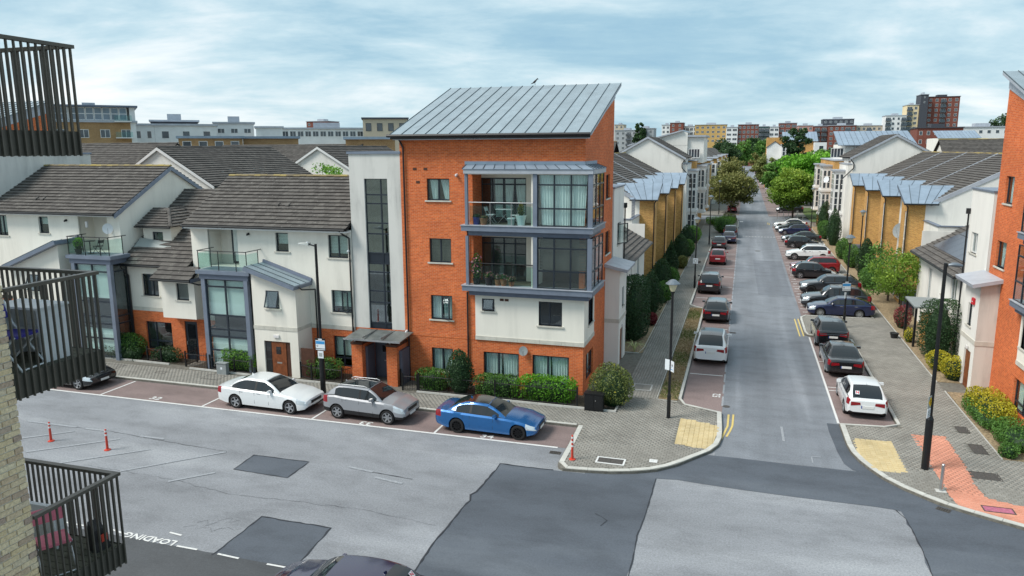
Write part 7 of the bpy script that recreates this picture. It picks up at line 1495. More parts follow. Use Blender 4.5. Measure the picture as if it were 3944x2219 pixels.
def parking_sign(label, x, y, z, u, s=1.0):
    t, U, Nn, C = sign_plate(label, 'parking_sign', x, y, z, .56*s, .60*s, u, 'sign_black', [('white_field', 'sign_white', -.25*s, .25*s, -.20*s, .20*s, .004), ('blue_field', 'sign_blue', -.235*s, .235*s, .015*s, .165*s, .008), ('white_strip', 'sign_white', -.25*s, .25*s, -.275*s, -.235*s, .004), ('top_tab', 'sign_white', -.10*s, .10*s, .225*s, .28*s, .004)])
    m = MB(); a = C-U*.16*s-Vector((0,0,.08*s))+Nn*.02
    n = 14
    for i in range(n):
        q0, q1 = 2*math.pi*i/n, 2*math.pi*(i+1)/n; P = lambda q, r: a+U*(r*math.cos(q))+Vector((0,0,r*math.sin(q))); m.poly([P(q0,.045*s),P(q1,.045*s),P(q1,.028*s),P(q0,.028*s)])
    m.build('ring_symbol', 'sign_black', t)
# tall LED lamp by the white saloon
t = thing('street_lamp', 'tall black lamp post with flat grey head, between white saloon and grey crossover', 'street lamp', (-19.27, 30.75, .1))
m = MB(); m.lathe((-19.27,30.75,.08), [(.13,0),(.13,1.95),(.075,2.05),(.062,7.55)], 14); m.build('post', 'black_metal', t); m = MB(); m.tube((-19.27,30.75,7.52), (-19.62,30.75,7.60), .035); m.build('arm', 'black_metal', t)
m = MB(); m.hexa([(-20.15,30.62,7.62),(-19.6,30.60,7.55),(-19.6,30.90,7.55),(-20.15,30.88,7.62),(-20.12,30.66,7.67),(-19.6,30.64,7.68),(-19.6,30.86,7.68),(-20.12,30.84,7.67)]); m.build('lamp_head', 'sign_grey', t); m = MB(); m.lathe((-19.72,30.75,7.67), [(.05,0),(.05,.05)], 10); m.build('sensor', 'plastic_white', t)
parking_sign('blue and white parking sign on the tall lamp post by the white saloon', -19.20, 30.60, 2.77, (1,0)); sign_plate('small white plate under the blue parking sign on the front road', 'sign_plate', -19.21, 30.60, 2.26, .30, .37, (1,0), 'sign_white', [('print', 'sign_grey', -.09, .09, -.10, .08, .004)])
# right tall lamp
t = thing('street_lamp', 'tall black lamp post with round head, beside the red painted path', 'street lamp', (7.0, 29.65, .1))
m = MB(); m.lathe((7.0,29.65,.08), [(.135,0),(.135,2.0),(.075,2.15),(.06,7.85)], 14); m.build('post', 'black_metal', t); m = MB(); m.tube((7.0,29.65,7.80), (7.12,29.65,7.86), .04); m.build('arm', 'black_metal', t); m = MB()
for k, (q, r, zz) in enumerate(((.0,.05,0),(.12,.10,.02),(.30,.12,.01),(.45,.06,-.01))):
    for i in range(8): a = 2*math.pi*i/8; m.v.append((7.08+q, 29.65+r*math.cos(a), 7.86+zz+r*.75*math.sin(a)))
    if k:
        for i in range(8): j = (i+1) % 8; m.f.append(((k-1)*8+i,(k-1)*8+j,k*8+j,k*8+i)); m.mi.append(0); m.tv.append(0)
m.f += [tuple(range(7,-1,-1)), tuple(range(24,32))]; m.mi += [0,0]; m.tv += [0,0]; m.build('lamp_head', 'lantern_cap', t, smooth=True)
t, U, Nn, C = sign_plate('grey plate with yellow diamond warning sign on the right lamp post', 'warning_sign', 6.92, 29.52, 2.78, .40, .46, (.55,.83), 'sign_grey', []); 
m = MB(); m.poly([C+U*(.17*a)+Vector((0,0,.2*b))+Nn*.017 for a, b in ((0,-1),(1,0),(0,1),(-1,0))]); m.build('yellow_diamond', 'sign_yellow', t); m = MB(); P = lambda a, b: C+U*a+Vector((0,0,b))+Nn*.02
m.poly([P(-.012,-.12),P(.012,-.12),P(.012,.08),P(-.012,.08)]); m.poly([P(-.05,.05),P(.05,.05),P(0,.12)]); m.poly([P(.04,-.06),P(.06,-.06),P(.06,-.02),P(.04,-.02)]); m.poly([P(-.06,0),P(-.04,0),P(-.04,.03),P(-.06,.03)]); m.build('arrow', 'sign_black', t)
t, U, Nn, C = sign_plate('white notice plate under the yellow diamond on the right lamp post', 'sign_plate', 6.92, 29.52, 2.36, .38, .34, (.55,.83), 'sign_white', [('text_line', 'sign_grey', -.14, .12, .07, .10, .003), ('text_line', 'sign_grey', -.14, .14, .01, .05, .003), ('text_line', 'sign_grey', -.12, .14, -.06, -.02, .003), ('text_line', 'sign_grey', -.10, .10, -.12, -.09, .003)])
lantern_lamp('black lantern lamp post standing on the corner pavement with two white plates', -2.74, 32.4, 6.35); lantern_lamp('lantern lamp with a round sign plate, first along the left footpath', -3.68, 65.1); lantern_lamp('lantern lamp by the left footpath, beside the far dark cars', -3.86, 96); lantern_lamp('lantern lamp with a blue parking sign on the right pavement', 6.82, 53, 6.3); lantern_lamp('lantern lamp among the bushes before the buff bays on the right', 10.7, 76); lantern_lamp('lantern lamp at the far end of the right-angled bays', 9.6, 116.6); lantern_lamp('distant lantern lamp on the left past the side street', -4.2, 141); lantern_lamp('distant lantern lamp beyond the big green street tree', 9.6, 165)
sign_plate('white plate with a small dark symbol facing the street on the corner lantern post', 'sign_plate', -2.64, 32.28, 2.55, .30, .48, (.6,-.8), 'sign_white', [('symbol', 'sign_black', -.02, .05, .0, .09, .003), ('stem', 'sign_blue', -.02, .02, -.06, -.01, .003), ('print', 'sign_blue', -.08, .08, -.16, -.13, .003)]); sign_plate('blank backed white plate on the far side of the corner lantern post', 'sign_plate', -2.86, 32.36, 2.6, .22, .48, (.9,-.43), 'sign_white')
parking_sign('blue and white parking sign on the right lantern post by the dark SUV', 6.80, 52.88, 2.95, (.95,.3), 1.1); sign_plate('narrow white plate below the blue sign on the right lantern post', 'sign_plate', 6.76, 52.86, 2.35, .2, .42, (.6,.8), 'sign_white')
t, U, Nn, C = sign_plate('square white plate with a round speed mark on the first left lantern lamp', 'sign_plate', -3.68, 64.98, 2.5, .42, .46, (1,0), 'sign_white'); m = MB()
for i in range(16):
    q0, q1 = 2*math.pi*i/16, 2*math.pi*(i+1)/16; P = lambda q, r: C+U*(r*math.cos(q))+Vector((0,0,r*math.sin(q)))+Nn*.018; m.poly([P(q0,.15),P(q1,.15),P(q1,.10),P(q0,.10)])
m.build('ring', 'sign_grey', t)
# flexible posts
def flex_post(label, x, y, z, h=.85, bands=2):
    t = thing('flexible_post', label, 'post', (x, y, z), 'red flexible posts'); m = MB(); m.lathe((x,y,z), [(.13,0),(.13,.03),(.07,.05)], 12); m.build('base', 'red_plastic', t); m = MB(); m.lathe((x,y,z+.05), [(.052,0),(.040,h-.08),(.030,h-.05)], 12); m.build('tube', 'red_plastic', t)
    for b in range(bands): zb = h*(.92-.17*b); m = MB(); m.lathe((x,y,z+zb-.05), [(.050,0),(.049,.07)], 12); m.build('band', 'reflective', t)
flex_post('red flexible post farther left in the hatched road area', -27.37, 22.6, 0); flex_post('red flexible post with white specks nearer the middle of the road', -24.31, 22.52, 0, .9); flex_post('red and white striped flexible post on the corner kerb', -5.87, 26.72, .12, 1.0, 3)
t = thing('bollard', 'stainless steel bollard on the right pavement by the kerb', 'bollard', (7.12, 27.76, .12)); m = MB(); m.lathe((7.12,27.76,.12), [(.055,0),(.055,.98),(.04,1.0)], 14); m.build('tube', 'steel', t); m = MB(); m.box(6.95,7.29,27.62,27.9,.10,.128); m.build('base_plate', 'concrete', t)
for i, x in enumerate((5.6, 6.6, 7.4, 8.8, 9.6, 11.0)):
    m = MB(); m.lathe((x,134.5 if x < 9 else 133,.1), [(.06,0),(.06,1.0),(.03,1.03)], 8); tag(m.build('bollard', 'steel', None, (x,134,.1)), 'small grey bollard number %s from the left before the big green tree' % ('one','two','three','four','five','six')[i], 'bollard', 'bollards by the side street')
t = thing('utility_cabinet', 'black utility cabinet in front of the flowering corner bush', 'cabinet', (-6.1, 32.4, .12)); box_part(t, 'body', 'black_metal', -6.55,-5.68,32.28,32.62,.12,.92); box_part(t, 'lid', 'black_metal', -6.58,-5.65,32.25,32.65,.92,.97); box_part(t, 'door', 'black_metal', -6.50,-6.13,32.265,32.28,.2,.88); box_part(t, 'door', 'black_metal', -6.10,-5.73,32.265,32.28,.2,.88); box_part(t, 'lock', 'steel', -6.05,-6.02,32.255,32.265,.6,.66)
t = thing('utility_cabinet', 'grey utility cabinet before the yellowish hedge', 'cabinet', (-26.45, 32.4, .12)); box_part(t, 'body', 'plastic_grey', -26.75,-26.15,32.3,32.55,.12,.72); box_part(t, 'lid', 'plastic_grey', -26.78,-26.12,32.27,32.58,.72,.76); box_part(t, 'label_plate', 'sign_white', -26.5,-26.38,32.295,32.30,.4,.52)
# garden railings
railing('black railing by the narrow house door', [(-29.4,33.95),(-29.4,33.05),(-27.9,33.0)]); railing('black railing in front of the yellowish hedge', [(-27.6,32.85),(-25.9,32.7),(-24.75,32.65)]); railing('black railing left of the brick porch', [(-22.0,33.0),(-21.1,32.65),(-19.3,32.6),(-19.0,33.4)]); railing('black railing right of the brick porch', [(-16.3,33.3),(-15.9,32.65),(-15.1,32.65)]); railing('dark railing half hidden in the corner hedges', [(-15.0,32.62),(-11.0,32.6),(-6.95,32.58)], h=.95); railing('black railing before the rounded grey green bush', [(-32.3,33.35),(-31.2,33.2)]); 
# dish, alarm, vents
def dish(label, c, r, nrm, mat='plastic_grey'):
    t = thing('satellite_dish', label, 'dish', c); Z = Vector(nrm).normalized(); X = Z.cross(Vector((0,0,1))).normalized(); Y = Z.cross(X); C = Vector(c); m = MB(); n = 16; pr = [(0,-.06),(.5,-.045),(1,0)]
    for q, d in pr[1:]:
        for i in range(n): a = 2*math.pi*i/n; m.v.append(tuple(C+X*(r*q*math.cos(a))+Y*(r*1.1*q*math.sin(a))+Z*d*2*r))
    m.v.append(tuple(C-Z*.12*r)); 
    for i in range(n): j = (i+1) % n; m.f.append((i,j,n+j,n+i)); m.f.append((2*n,j,i)); m.mi += [0,0]; m.tv += [0,0]
    m.build('reflector', mat, t, smooth=True); m = MB(); m.tube(C-Y*(-r*1.05), C+Z*r*.9, .012); m.build('feed_arm', 'steel', t); m = MB(); m.tube(C-Z*.1*r, C-Z*.4*r-Vector((0,0,.1)), .02); m.build('bracket', 'steel', t)
dish('grey satellite dish between the two ground floor windows of the middle block', (-10.02,34.12,2.2), .22, (.2,-.95,.25)); dish('white satellite dish on the balcony wall of the left house', (-35.0,34.1,7.6), .28, (.7,-.7,.2), 'plastic_white'); dish('dark satellite dish between the first two right buff bays', (13.0,71.2,4.9), .6, (-.6,-.75,.2), 'plastic_grey'); dish('white satellite dish on a far right bay', (9.9,103.0,8.0), .38, (-.6,-.75,.2), 'plastic_white')
t = thing('alarm_box', 'red alarm box on the white entrance annex at the right edge', 'alarm', (11.02,40.7,4.5)); m = MB(); m.hexa([(10.93,40.62,4.42),(11.03,40.62,4.42),(11.03,40.95,4.42),(10.93,40.95,4.42),(10.95,40.60,4.72),(11.03,40.60,4.72),(11.03,40.97,4.72),(10.95,40.97,4.72)]); m.build('case', 'sign_red', t); box_part(t, 'label', 'sign_white', 10.925,10.932,40.68,40.85,4.54,4.58)
for lab, x, z, y, mt in (('small white security light high on the middle brick block', -13.42, 10.78, 34.22, 'reflective'), ('small white camera on the white house beside the stair tower', -19.5, 6.85, 34.22, 'plastic_white'), ('dark round vent under the eave of the middle white house', -25.6, 7.55, 34.24, 'black_metal'), ('dark round vent under the eave of the left white house', -38.2, 8.0, 34.24, 'black_metal'), ('white junction box beside the porch canopy', -16.35, 2.75, 34.22, 'plastic_white')):
    m = MB(); m.tube((x,34.3,z), (x,y-.06,z-.02), .07, .06, 10); m.tube((x,y-.06,z-.02), (x+.02,y-.12,z-.06), .05, .04, 10); tag(m.build('wall_fitting', mt, None, (x,34.3,z)), lab, 'fitting')
# crow on the ridge
t = thing('bird', 'black crow perched on the ridge of the zinc roof', 'bird', (-11.6,42.0,15.56)); m = MB(); bx_, by_, bz_ = -11.6, 42.0, 15.62
prof = [(-.24,.012,-.06),(-.14,.03,-.02),(-.05,.065,.04),(.03,.075,.09),(.09,.05,.15),(.12,.045,.20),(.16,.035,.21),(.19,.012,.20),(.235,.004,.19)]
for k, (q, r, zz) in enumerate(prof):
    for i in range(8): a = 2*math.pi*i/8; m.v.append((bx_+q, by_+r*math.cos(a), bz_+.06+zz+r*math.sin(a)))
    if k:
        for i in range(8): j = (i+1) % 8; m.f.append(((k-1)*8+i,(k-1)*8+j,k*8+j,k*8+i)); m.mi.append(0); m.tv.append(0)
m.f += [tuple(range(7,-1,-1)), tuple(range(64,72))]; m.mi += [0,0]; m.tv += [0,0]; m.tube((bx_,by_-.02,bz_+.05), (bx_+.01,by_-.02,bz_-.08), .008, None, 5); m.tube((bx_,by_+.02,bz_+.05), (bx_+.01,by_+.02,bz_-.08), .008, None, 5); m.build('body', 'bird_black', t, smooth=True)
# things on the balconies of the middle block
def pot(label, x, y, z, r, h, mat, plant=None, ph=.4, pn=260, ps=.07, pr=None, flowers=None, shape='round'):
    t = thing('plant_pot', label, 'plant pot', (x, y, z)); m = MB(); m.lathe((x,y,z), [(r*.72,0),(r,h*.9),(r*1.06,h*.9),(r*1.06,h),(r*.9,h),(r*.9,h*.93)], 14); m.build('pot', mat, t)
    if plant: shrub('x', '', (x,y,z+h*.9), (pr or r*1.2, pr or r*1.2), ph, plant, pn, ps, shape, parent=t, flowers=flowers)
    return t
zu, zl = 8.40, 5.44
pot('navy blue pot on the upper balcony', -12.35, 34.1, zu, .19, .36, 'navy_pot', 'leaf_dark', .2, 120); pot('terracotta pot beside the navy pot on the upper balcony', -12.0, 34.1, zu, .19, .32, 'terracotta', 'leaf_tan', .15, 100); pot('white round planter with a brown clipped conifer on the upper balcony', -10.15, 34.25, zu, .25, .48, 'plastic_white', 'leaf_autumn', .75, 420, .06, .22, shape='cone')
pot('dark pot of pink flowers on the lower balcony', -11.75, 34.05, zl, .22, .40, 'black_pot', 'leaf_hedge', .3, 200, .06, .28, ('flower_pink', 60, .08)); pot('terracotta pot of pink flowers, left of two on the lower balcony', -11.3, 34.08, zl, .15, .30, 'terracotta', 'leaf_hedge', .28, 160, .06, .2, ('flower_pink', 50, .08)); pot('terracotta pot of pink flowers, right of two on the lower balcony', -11.0, 34.1, zl, .17, .32, 'terracotta', 'leaf_hedge', .28, 160, .06, .22, ('flower_pink', 50, .08)); pot('tall climbing plant with pink blooms at the left end of the lower balcony', -12.4, 34.1, zl, .2, .3, 'black_pot', 'leaf_hedge', 1.3, 420, .09, .3, ('flower_pink', 90, .10)); pot('pot of small pink flowers at the right of the lower balcony row', -10.6, 34.1, zl, .15, .22, 'terracotta', 'leaf_hedge', .3, 160, .06, .25, ('flower_pink', 50, .08))
t = thing('folding_table', 'white folding table on the upper balcony', 'table', (-11.2, 34.75, zu)); box_part(t, 'table_top', 'plastic_white', -11.55,-10.75,34.55,34.95,zu+.70,zu+.73)
for a, b in ((-11.5,-10.85), (-10.85,-11.5)): m = MB(); m.tube((a,34.75,zu), (b,34.75,zu+.70), .012); m.build('leg', 'steel', t)
for lab, x in (('white slatted bistro chair left of the folding table', -11.85), ('white slatted bistro chair right of the folding table', -10.6)): chair(lab, (x,34.75,zu), R(90 if x < -11 else -90), 'plastic_white', 'steel')
t = thing('storage_box', 'small white and grey box beside the round planter', 'box', (-10.55,34.1,zu)); box_part(t, 'body', 'plastic_grey', -10.75,-10.45,34.0,34.25,zu,zu+.3); box_part(t, 'lid', 'plastic_white', -10.77,-10.43,33.98,34.27,zu+.3,zu+.36)
# balcony of the left house
for lab, x, y in (('dark chair at the small table on the planted balcony', -35.3, 33.6),): chair(lab, (x,y,6.2), R(-90), 'leaf_dark' if False else 'black_metal', 'black_metal')
t = thing('garden_table', 'small round table on the planted balcony of the left house', 'table', (-35.9,33.6,6.2)); m = MB(); m.lathe((-35.9,33.6,6.9), [(.3,0),(.3,.03)], 14); m.build('table_top', 'black_metal', t); m = MB(); m.lathe((-35.9,33.6,6.2), [(.2,0),(.03,.03),(.03,.7)], 10); m.build('pedestal', 'black_metal', t)
pot('leafy green pot plant at the left of the planted balcony', -36.4, 33.25, 6.2, .2, .3, 'black_pot', 'leaf_bright', .7, 260, .1, .28)
for i, (x, z) in enumerate(((-17.45,6.65),(-17.5,8.25),(-18.2,6.85))): pot('plant pot on the stair window ledge, %s' % ('right of the middle landing', 'at the upper landing', 'left of the middle landing')[i], x, 34.62, z-.55, .11, .18, 'terracotta', 'leaf_hedge', .35, 120, .07, .14)
# porch shelter on the right
t = thing('porch_shelter', 'flat roofed timber porch shelter behind the dark clipped hedge on the right', 'shelter', (11.2,50,.1)); m = MB(); m.slab([(10.1,48.7,2.62),(12.0,48.7,2.62),(12.0,51.6,2.70),(10.1,51.6,2.70)], .10); m.build('roof', 'plastic_grey', t); box_part(t, 'post', 'black_metal', 10.15,10.27,51.4,51.52,.1,2.6); box_part(t, 'post', 'black_metal', 10.15,10.27,48.75,48.87,.1,2.6); box_part(t, 'brick_pier', 'brick_buff', 10.6,11.8,48.9,49.3,.1,2.2)
pot('small black planter standing on the right pavement near the porch shelter', 9.54, 50.9, .12, .26, .32, 'black_pot', None)
t = thing('boundary_wall', 'low buff brick gate wall at the far end of the right row', 'wall', (11.4,126,.1)); box_part(t, 'wall', 'brick_buff', 11.0,14.0,124.8,125.2,.1,3.1); box_part(t, 'coping', 'zinc_trim', 10.6,14.2,124.4,125.8,3.1,3.3)

# ================================================================== PLANTING
G1 = 'clipped hedges by the middle block'
shrub('hedge', 'low rounded green hedge left of the dark cone shrub', (-14.5,33.25,.12), (1.0,.72), 1.05, 'leaf_hedge', 3000, .085, 'box', G1); shrub('conifer', 'dark green cone shaped shrub before the middle block', (-12.95,33.0,.12), (.80,.72), 2.35, 'leaf_dark', 3600, .085, 'egg', None)
shrub('hedge', 'low dull green hedge between the cone shrub and the bright ivy', (-11.05,33.15,.12), (1.25,.7), 1.12, 'leaf_hedge', 3200, .085, 'box', G1); shrub('hedge', 'bright green leafy hedge covering the dark railing', (-8.55,33.2,.12), (1.75,.75), 1.30, 'leaf_bright', 4200, .10, 'box', G1); shrub('bush', 'large flowering bush with yellow specks on the corner', (-5.45,33.5,.12), (1.15,1.05), 1.95, 'leaf_olive', 4600, .085, 'round', None, flowers=('leaf_yellow', 40, .09))
shrub('hedge', 'small green hedge beside the black lamp post', (-20.75,33.35,.12), (1.15,.6), 1.15, 'leaf_hedge', 2600, .085, 'box'); shrub('hedge', 'yellowish green hedge behind the grey cabinet', (-25.85,33.2,.12), (1.3,.4), 1.3, 'leaf_lime', 3000, .085, 'box'); shrub('bush', 'rounded grey green bush before the narrow house', (-34.0,33.75,.12), (1.15,.7), 1.55, 'leaf_hedge', 2600, .09, 'round'); shrub('hedge', 'low dark hedge under the rounded grey green bush', (-34.2,33.4,.12), (1.7,.4), .8, 'leaf_dark', 2000, .085, 'box'); shrub('hedge', 'low dark hedge left of the narrow house door', (-31.2,33.6,.12), (1.1,.45), .85, 'leaf_dark', 1800, .085, 'box')
tree('garden_tree', 'bright green garden tree showing above the white house roof', (-29.6,50,0), 11.3, 2.2, 'leaf_lime', 5.5, 3600, .17, None, .12, 50)
# left street bed
shrub('hedge', 'tall dark evergreen hedge beside the street annex', (-6.2,46.3,.12), (1.0,2.3), 4.4, 'leaf_dark', 8500, .11, 'box')
LB = 'shrubs along the left street bed'
for i, (lab, x, y, rx, ry, h, mt, sh) in enumerate([('dark rounded conifer just past the tall hedge',-6.1,53.6,1.0,1.5,3.2,'leaf_dark','egg'), ('small dark red shrub at the foot of the left conifers',-5.6,50.2,.4,.6,.9,'leaf_red','round'), ('bright green shrub between the left conifers',-5.7,58.2,.8,1.0,1.7,'leaf_hedge','round'), ('dark rounded conifer, second beyond the tall hedge',-6.2,62.0,1.0,1.4,3.0,'leaf_dark','egg'), ('green leafy shrub before the nearest left buff bay',-5.7,66.0,.7,1.3,1.6,'leaf_hedge','round'), ('dark pointed conifer beside the left buff bays',-6.2,70.0,1.0,1.2,3.4,'leaf_dark','cone'), ('reddish low shrub by the second left buff bay',-5.6,76.0,.6,1.2,1.3,'leaf_autumn','round'), ('dark conifer before the third left buff bay',-6.1,79.5,1.1,1.3,3.2,'leaf_dark','egg'), ('green shrub before the third left buff bay',-5.6,85.0,.7,1.4,2.0,'leaf_hedge','round'), ('dark conifer at the end of the left buff bays',-6.2,90.0,1.1,1.4,3.0,'leaf_dark','egg'), ('bright shrub by the far left white bays',-5.9,97.5,1.1,2.0,2.2,'leaf_lime','round'), ('green shrub at the kerb end of the left parking line',-2.6,110.0,1.5,1.5,2.4,'leaf_hedge','round'), ('low yellow green ground shrubs at the left side street corner',-3.4,122,2.6,2.5,1.3,'leaf_lime','box'), ('low olive shrubs beside the small red car',-2.0,126,1.2,3.0,1.4,'leaf_olive','box')]):
    shrub('shrub', lab, (x,y,.12), (rx,ry), h, mt, int(2200+500*h), .12, sh, LB)
def blades(label, c, n, ln, mat='pampas'):
    t = thing('ornamental_grass', label, 'grass clump', c); 
    for i in range(n):
        a = 2*math.pi*i/n+random.uniform(-.2,.2); m = MB(); L2 = ln*random.uniform(.75,1.1); ax = Vector((math.cos(a),math.sin(a),0)); sd = Vector((-math.sin(a),math.cos(a),0)); P = [Vector(c)+ax*(L2*.75*q**1.3)+Vector((0,0,L2*(1.55*q-1.15*q*q))) for q in (0,.25,.5,.75,1)]
        for k in range(4): w0, w1 = .03*(1-k*.22), .03*(1-(k+1)*.22); m.poly([P[k]-sd*w0, P[k]+sd*w0, P[k+1]+sd*w1, P[k+1]-sd*w1])
        m.build('blade', mat, t)
blades('pale arching ornamental grass beside the annex door', (-5.75,43.0,.13), 26, 1.15)
# right beds
shrub('hedge', 'low green juniper hedge at the right pavement edge', (11.2,32.9,.12), (1.25,1.4), .95, 'leaf_hedge', 4200, .085, 'box'); shrub('hedge', 'grey green low juniper along the right bed kerb', (10.6,36.0,.12), (.65,2.2), .65, 'leaf_hedge', 3000, .085, 'box'); shrub('shrub', 'bright yellow spreading shrub before the right orange block', (11.05,36.9,.12), (.85,2.3), .95, 'leaf_yellow', 4600, .09, 'box')
shrub('shrub', 'small green ball shrub at the near corner of the right bed', (10.3,31.7,.12), (.38,.38), .6, 'leaf_hedge', 700, .08); shrub('shrub', 'second small green ball shrub near the right picture edge', (11.5,31.5,.12), (.4,.4), .65, 'leaf_hedge', 700, .08)
shrub('shrub', 'round yellow shrub by the annex door, nearer of two', (10.85,42.2,.12), (.75,.75), 1.35, 'leaf_yellow', 2000, .085); shrub('shrub', 'round yellow shrub by the annex door, farther of two', (10.5,43.9,.12), (.65,.7), 1.15, 'leaf_yellow', 1800, .085); shrub('hedge', 'tall dark clipped hedge beside the porch shelter on the right', (11.0,46.7,.12), (1.05,1.5), 3.5, 'leaf_dark', 6500, .10, 'box')
shrub('shrub', 'dark red leaved shrub beside the porch shelter', (10.5,54.0,.12), (.6,.9), 1.5, 'leaf_red', 1500, .09); shrub('shrub', 'small yellow shrub peeking behind the clipped hedge', (10.2,50.0,.12), (.35,.5), .9, 'leaf_yellow', 700, .08)
tree('garden_tree', 'spreading green garden tree on the right pavement bed', (11.2,58.5,.1), 4.9, 2.1, 'leaf_maple', 1.2, 5200, .15, None, .09, 60, crown_low=.9); tree('garden_tree', 'dense green garden tree behind the spreading one on the right', (11.2,63.5,.1), 4.6, 2.2, 'leaf_hedge', 1.0, 5000, .15, None, .09, 55, crown_low=.5)
RB = 'shrubs along the right street bed'
for lab, x, y, rx, ry, h, mt, sh in [('green bush past the garden trees on the right', 10.6,69,.9,1.6,1.8,'leaf_hedge','round'), ('dark conifer before the second right buff bay', 11.2,75.5,.9,1.1,3.8,'leaf_dark','egg'), ('dull green bush by the second right buff bay', 10.7,81,.9,1.5,2.2,'leaf_hedge','round'), ('green bush before the third right buff bay', 10.6,87,.9,1.7,2.4,'leaf_hedge','round'), ('dark conifer near the far right buff bays', 10.8,99,1.0,1.6,4.6,'leaf_dark','egg'), ('leafy bush by the far right white bay', 10.5,106,1.0,1.6,2.6,'leaf_hedge','round'), ('dark conifer at the end of the right row', 10.8,112,1.1,1.8,4.6,'leaf_dark','egg')]: shrub('shrub', lab, (x,y,.12), (rx,ry), h, mt, int(2000+500*h), .12, sh, RB)
# street trees
TG = 'street trees'
tree('street_tree', 'brownish green street tree over the small dark red car', (-2.2,145.5,.1), 7.6, 4.1, 'leaf_autumn', 1.9, 12000, .36, TG, .16, 110, crown_low=1.5); tree('street_tree', 'brownish street tree behind the first one on the left', (-3.2,176,.1), 9.0, 3.6, 'leaf_autumn', 2.2, 5200, .42, TG, .16, 70, crown_low=1.8); tree('street_tree', 'third brownish street tree on the left of the street', (-4.0,205,.1), 9.4, 3.6, 'leaf_autumn', 2.4, 4200, .46, TG, .16, 60)
tree('street_tree', 'big yellow green maple over the dark SUV on the right', (8.2,137.2,.1), 8.0, 4.2, 'leaf_maple', 2.2, 13000, .38, TG, .18, 120, crown_low=1.6); tree('street_tree', 'small yellow green maple right of the big one', (12.3,137.0,.1), 6.6, 2.4, 'leaf_maple', 2.0, 3600, .32, TG, .10, 55, crown_low=1.7)
for lab, x, y, h, cr, mt, n, sz in [('fresh green tree just behind the small maple', 14.5,150,7.8,4.0,'leaf_maple',9000,.42), ('bright green tree at the right edge of the street trees', 17.5,158,9.0,4.4,'leaf_bright',9000,.45), ('broad lime green tree behind the big maple', 13.5,168,10.8,6.4,'leaf_bright',14000,.48), ('lime green tree at the right of the green mass', 19.5,170,9.2,5.0,'leaf_bright',9000,.48), ('dark tree left of the lime green mass', 8.0,190,9.3,4.0,'leaf_hedge',8000,.46), ('mid green tree between the lime trees and the dark row', 16.5,186,11.0,4.6,'leaf_hedge',7500,.5), ('olive tree beside the dark one over the parked cars', 6.8,236,9.8,4.2,'leaf_olive',4800,.50), ('olive tree farther along over the parked cars', 6.0,285,10.5,4.2,'leaf_autumn',4200,.55), ('tall dark green tree rising above the zinc roofed block', 12.6,214,17.2,3.9,'leaf_dark',7200,.48), ('dark green tree at the right of the tall one', 19.5,208,11.5,4.6,'leaf_dark',5200,.50), ('dark green tree beside the right white bays', 24.0,200,12.8,4.6,'leaf_dark',5200,.50), ('green tree at the left of the street end', -6.5,300,13.6,4.6,'leaf_dark',4600,.58), ('light green tree by the street end', -1.5,420,15.5,6.0,'leaf_hedge',4200,.8), ('dark tree behind the street end', 5.0,520,19.0,6.5,'leaf_dark',4200,1.0), ('green tree right of the street end', 10.0,440,16.5,6.4,'leaf_hedge',4200,.85), ('tall dark tree left of the street end', -10.5,380,16.0,6.0,'leaf_dark',4200,.75)]:
    tree('park_tree', lab, (x,y,0), h, cr, mt, h*.25, int(n*1.35), sz*1.08, 'trees down the street', .2, 75, crown_low=h*.16)
for lab, x, y, h, cr in (('round dark tree beside the far tower', 150, 520, 34, 11), ('lower dark tree beside the far tower', 166, 520, 30, 9), ('dark treetop left of the far row', -63, 470, 27, 4)): tree('park_tree', lab, (x,y,0), h, cr, 'leaf_dark', h*.4, 4200, 1.1, 'trees on the skyline', .4, 60)
for i in range(9): shrub('hedge', 'low far hedge piece %s across the street end' % ('one','two','three','four','five','six','seven','eight','nine')[i], (-6+2.2*i, 536, 0), (1.3,.8), 2.2, 'leaf_hedge', 350, .4, 'box', 'hedge across the street end')

# ================================================================== BUILDINGS ON THE SKYLINE
def block(label, x0, x1, y0, dep, z1, mat, cols=5, floors=4, win=(1.6,1.7), frame='white_frame', cap='zinc_trim', side=None, balc=None, fh=3.0, name='apartment_block', roofbits=True, start=1.0, rot=0.0):
    t = thing(name, label, 'building', ((x0+x1)/2, y0+dep/2, 0)); box_part(t, 'wall', mat, x0, x1, y0, y0+dep, 0, z1); box_part(t, 'roof_edge', cap, x0-.3, x1+.3, y0-.35, y0+dep+.3, z1, z1+.35)
    W = x1-x0; F = Fr('-y', y0)
    for f in range(floors):
        z = z1-start-win[1]-fh*f
        for c in range(cols):
            u = x0+W*(c+.5)/cols
            if balc and c in balc:
                box_part(t, 'balcony', 'black_metal', u-1.7, u+1.7, y0-1.4, y0-.02, z-.75, z-.55); box_part(t, 'balcony_rail', 'glass_far', u-1.7, u+1.7, y0-1.42, y0-1.38, z-.5, z+.5); fwindow(t, F, u-1.4, u+1.4, z-.5, z+win[1], frame, cols=3, proud=.05)
            else: fwindow(t, F, u-win[0]/2, u+win[0]/2, z, z+win[1], frame, cols=2 if win[0] > 1.3 else 1, proud=.05)
        if side:
            n = side[1]; fr = Fr(side[0], x1 if side[0] == '+x' else x0)
            for c in range(n): v = y0+dep*(c+.5)/n; fwindow(t, fr, v-win[0]/2, v+win[0]/2, z, z+win[1], frame, cols=2 if win[0] > 1.3 else 1, proud=.05)
    t.rotation_euler = (0, 0, R(rot))
    if roofbits: box_part(t, 'plant_room', cap, x0+W*.35, x0+W*.65, y0+dep*.3, y0+dep*.7, z1+.35, z1+1.6)
    return t
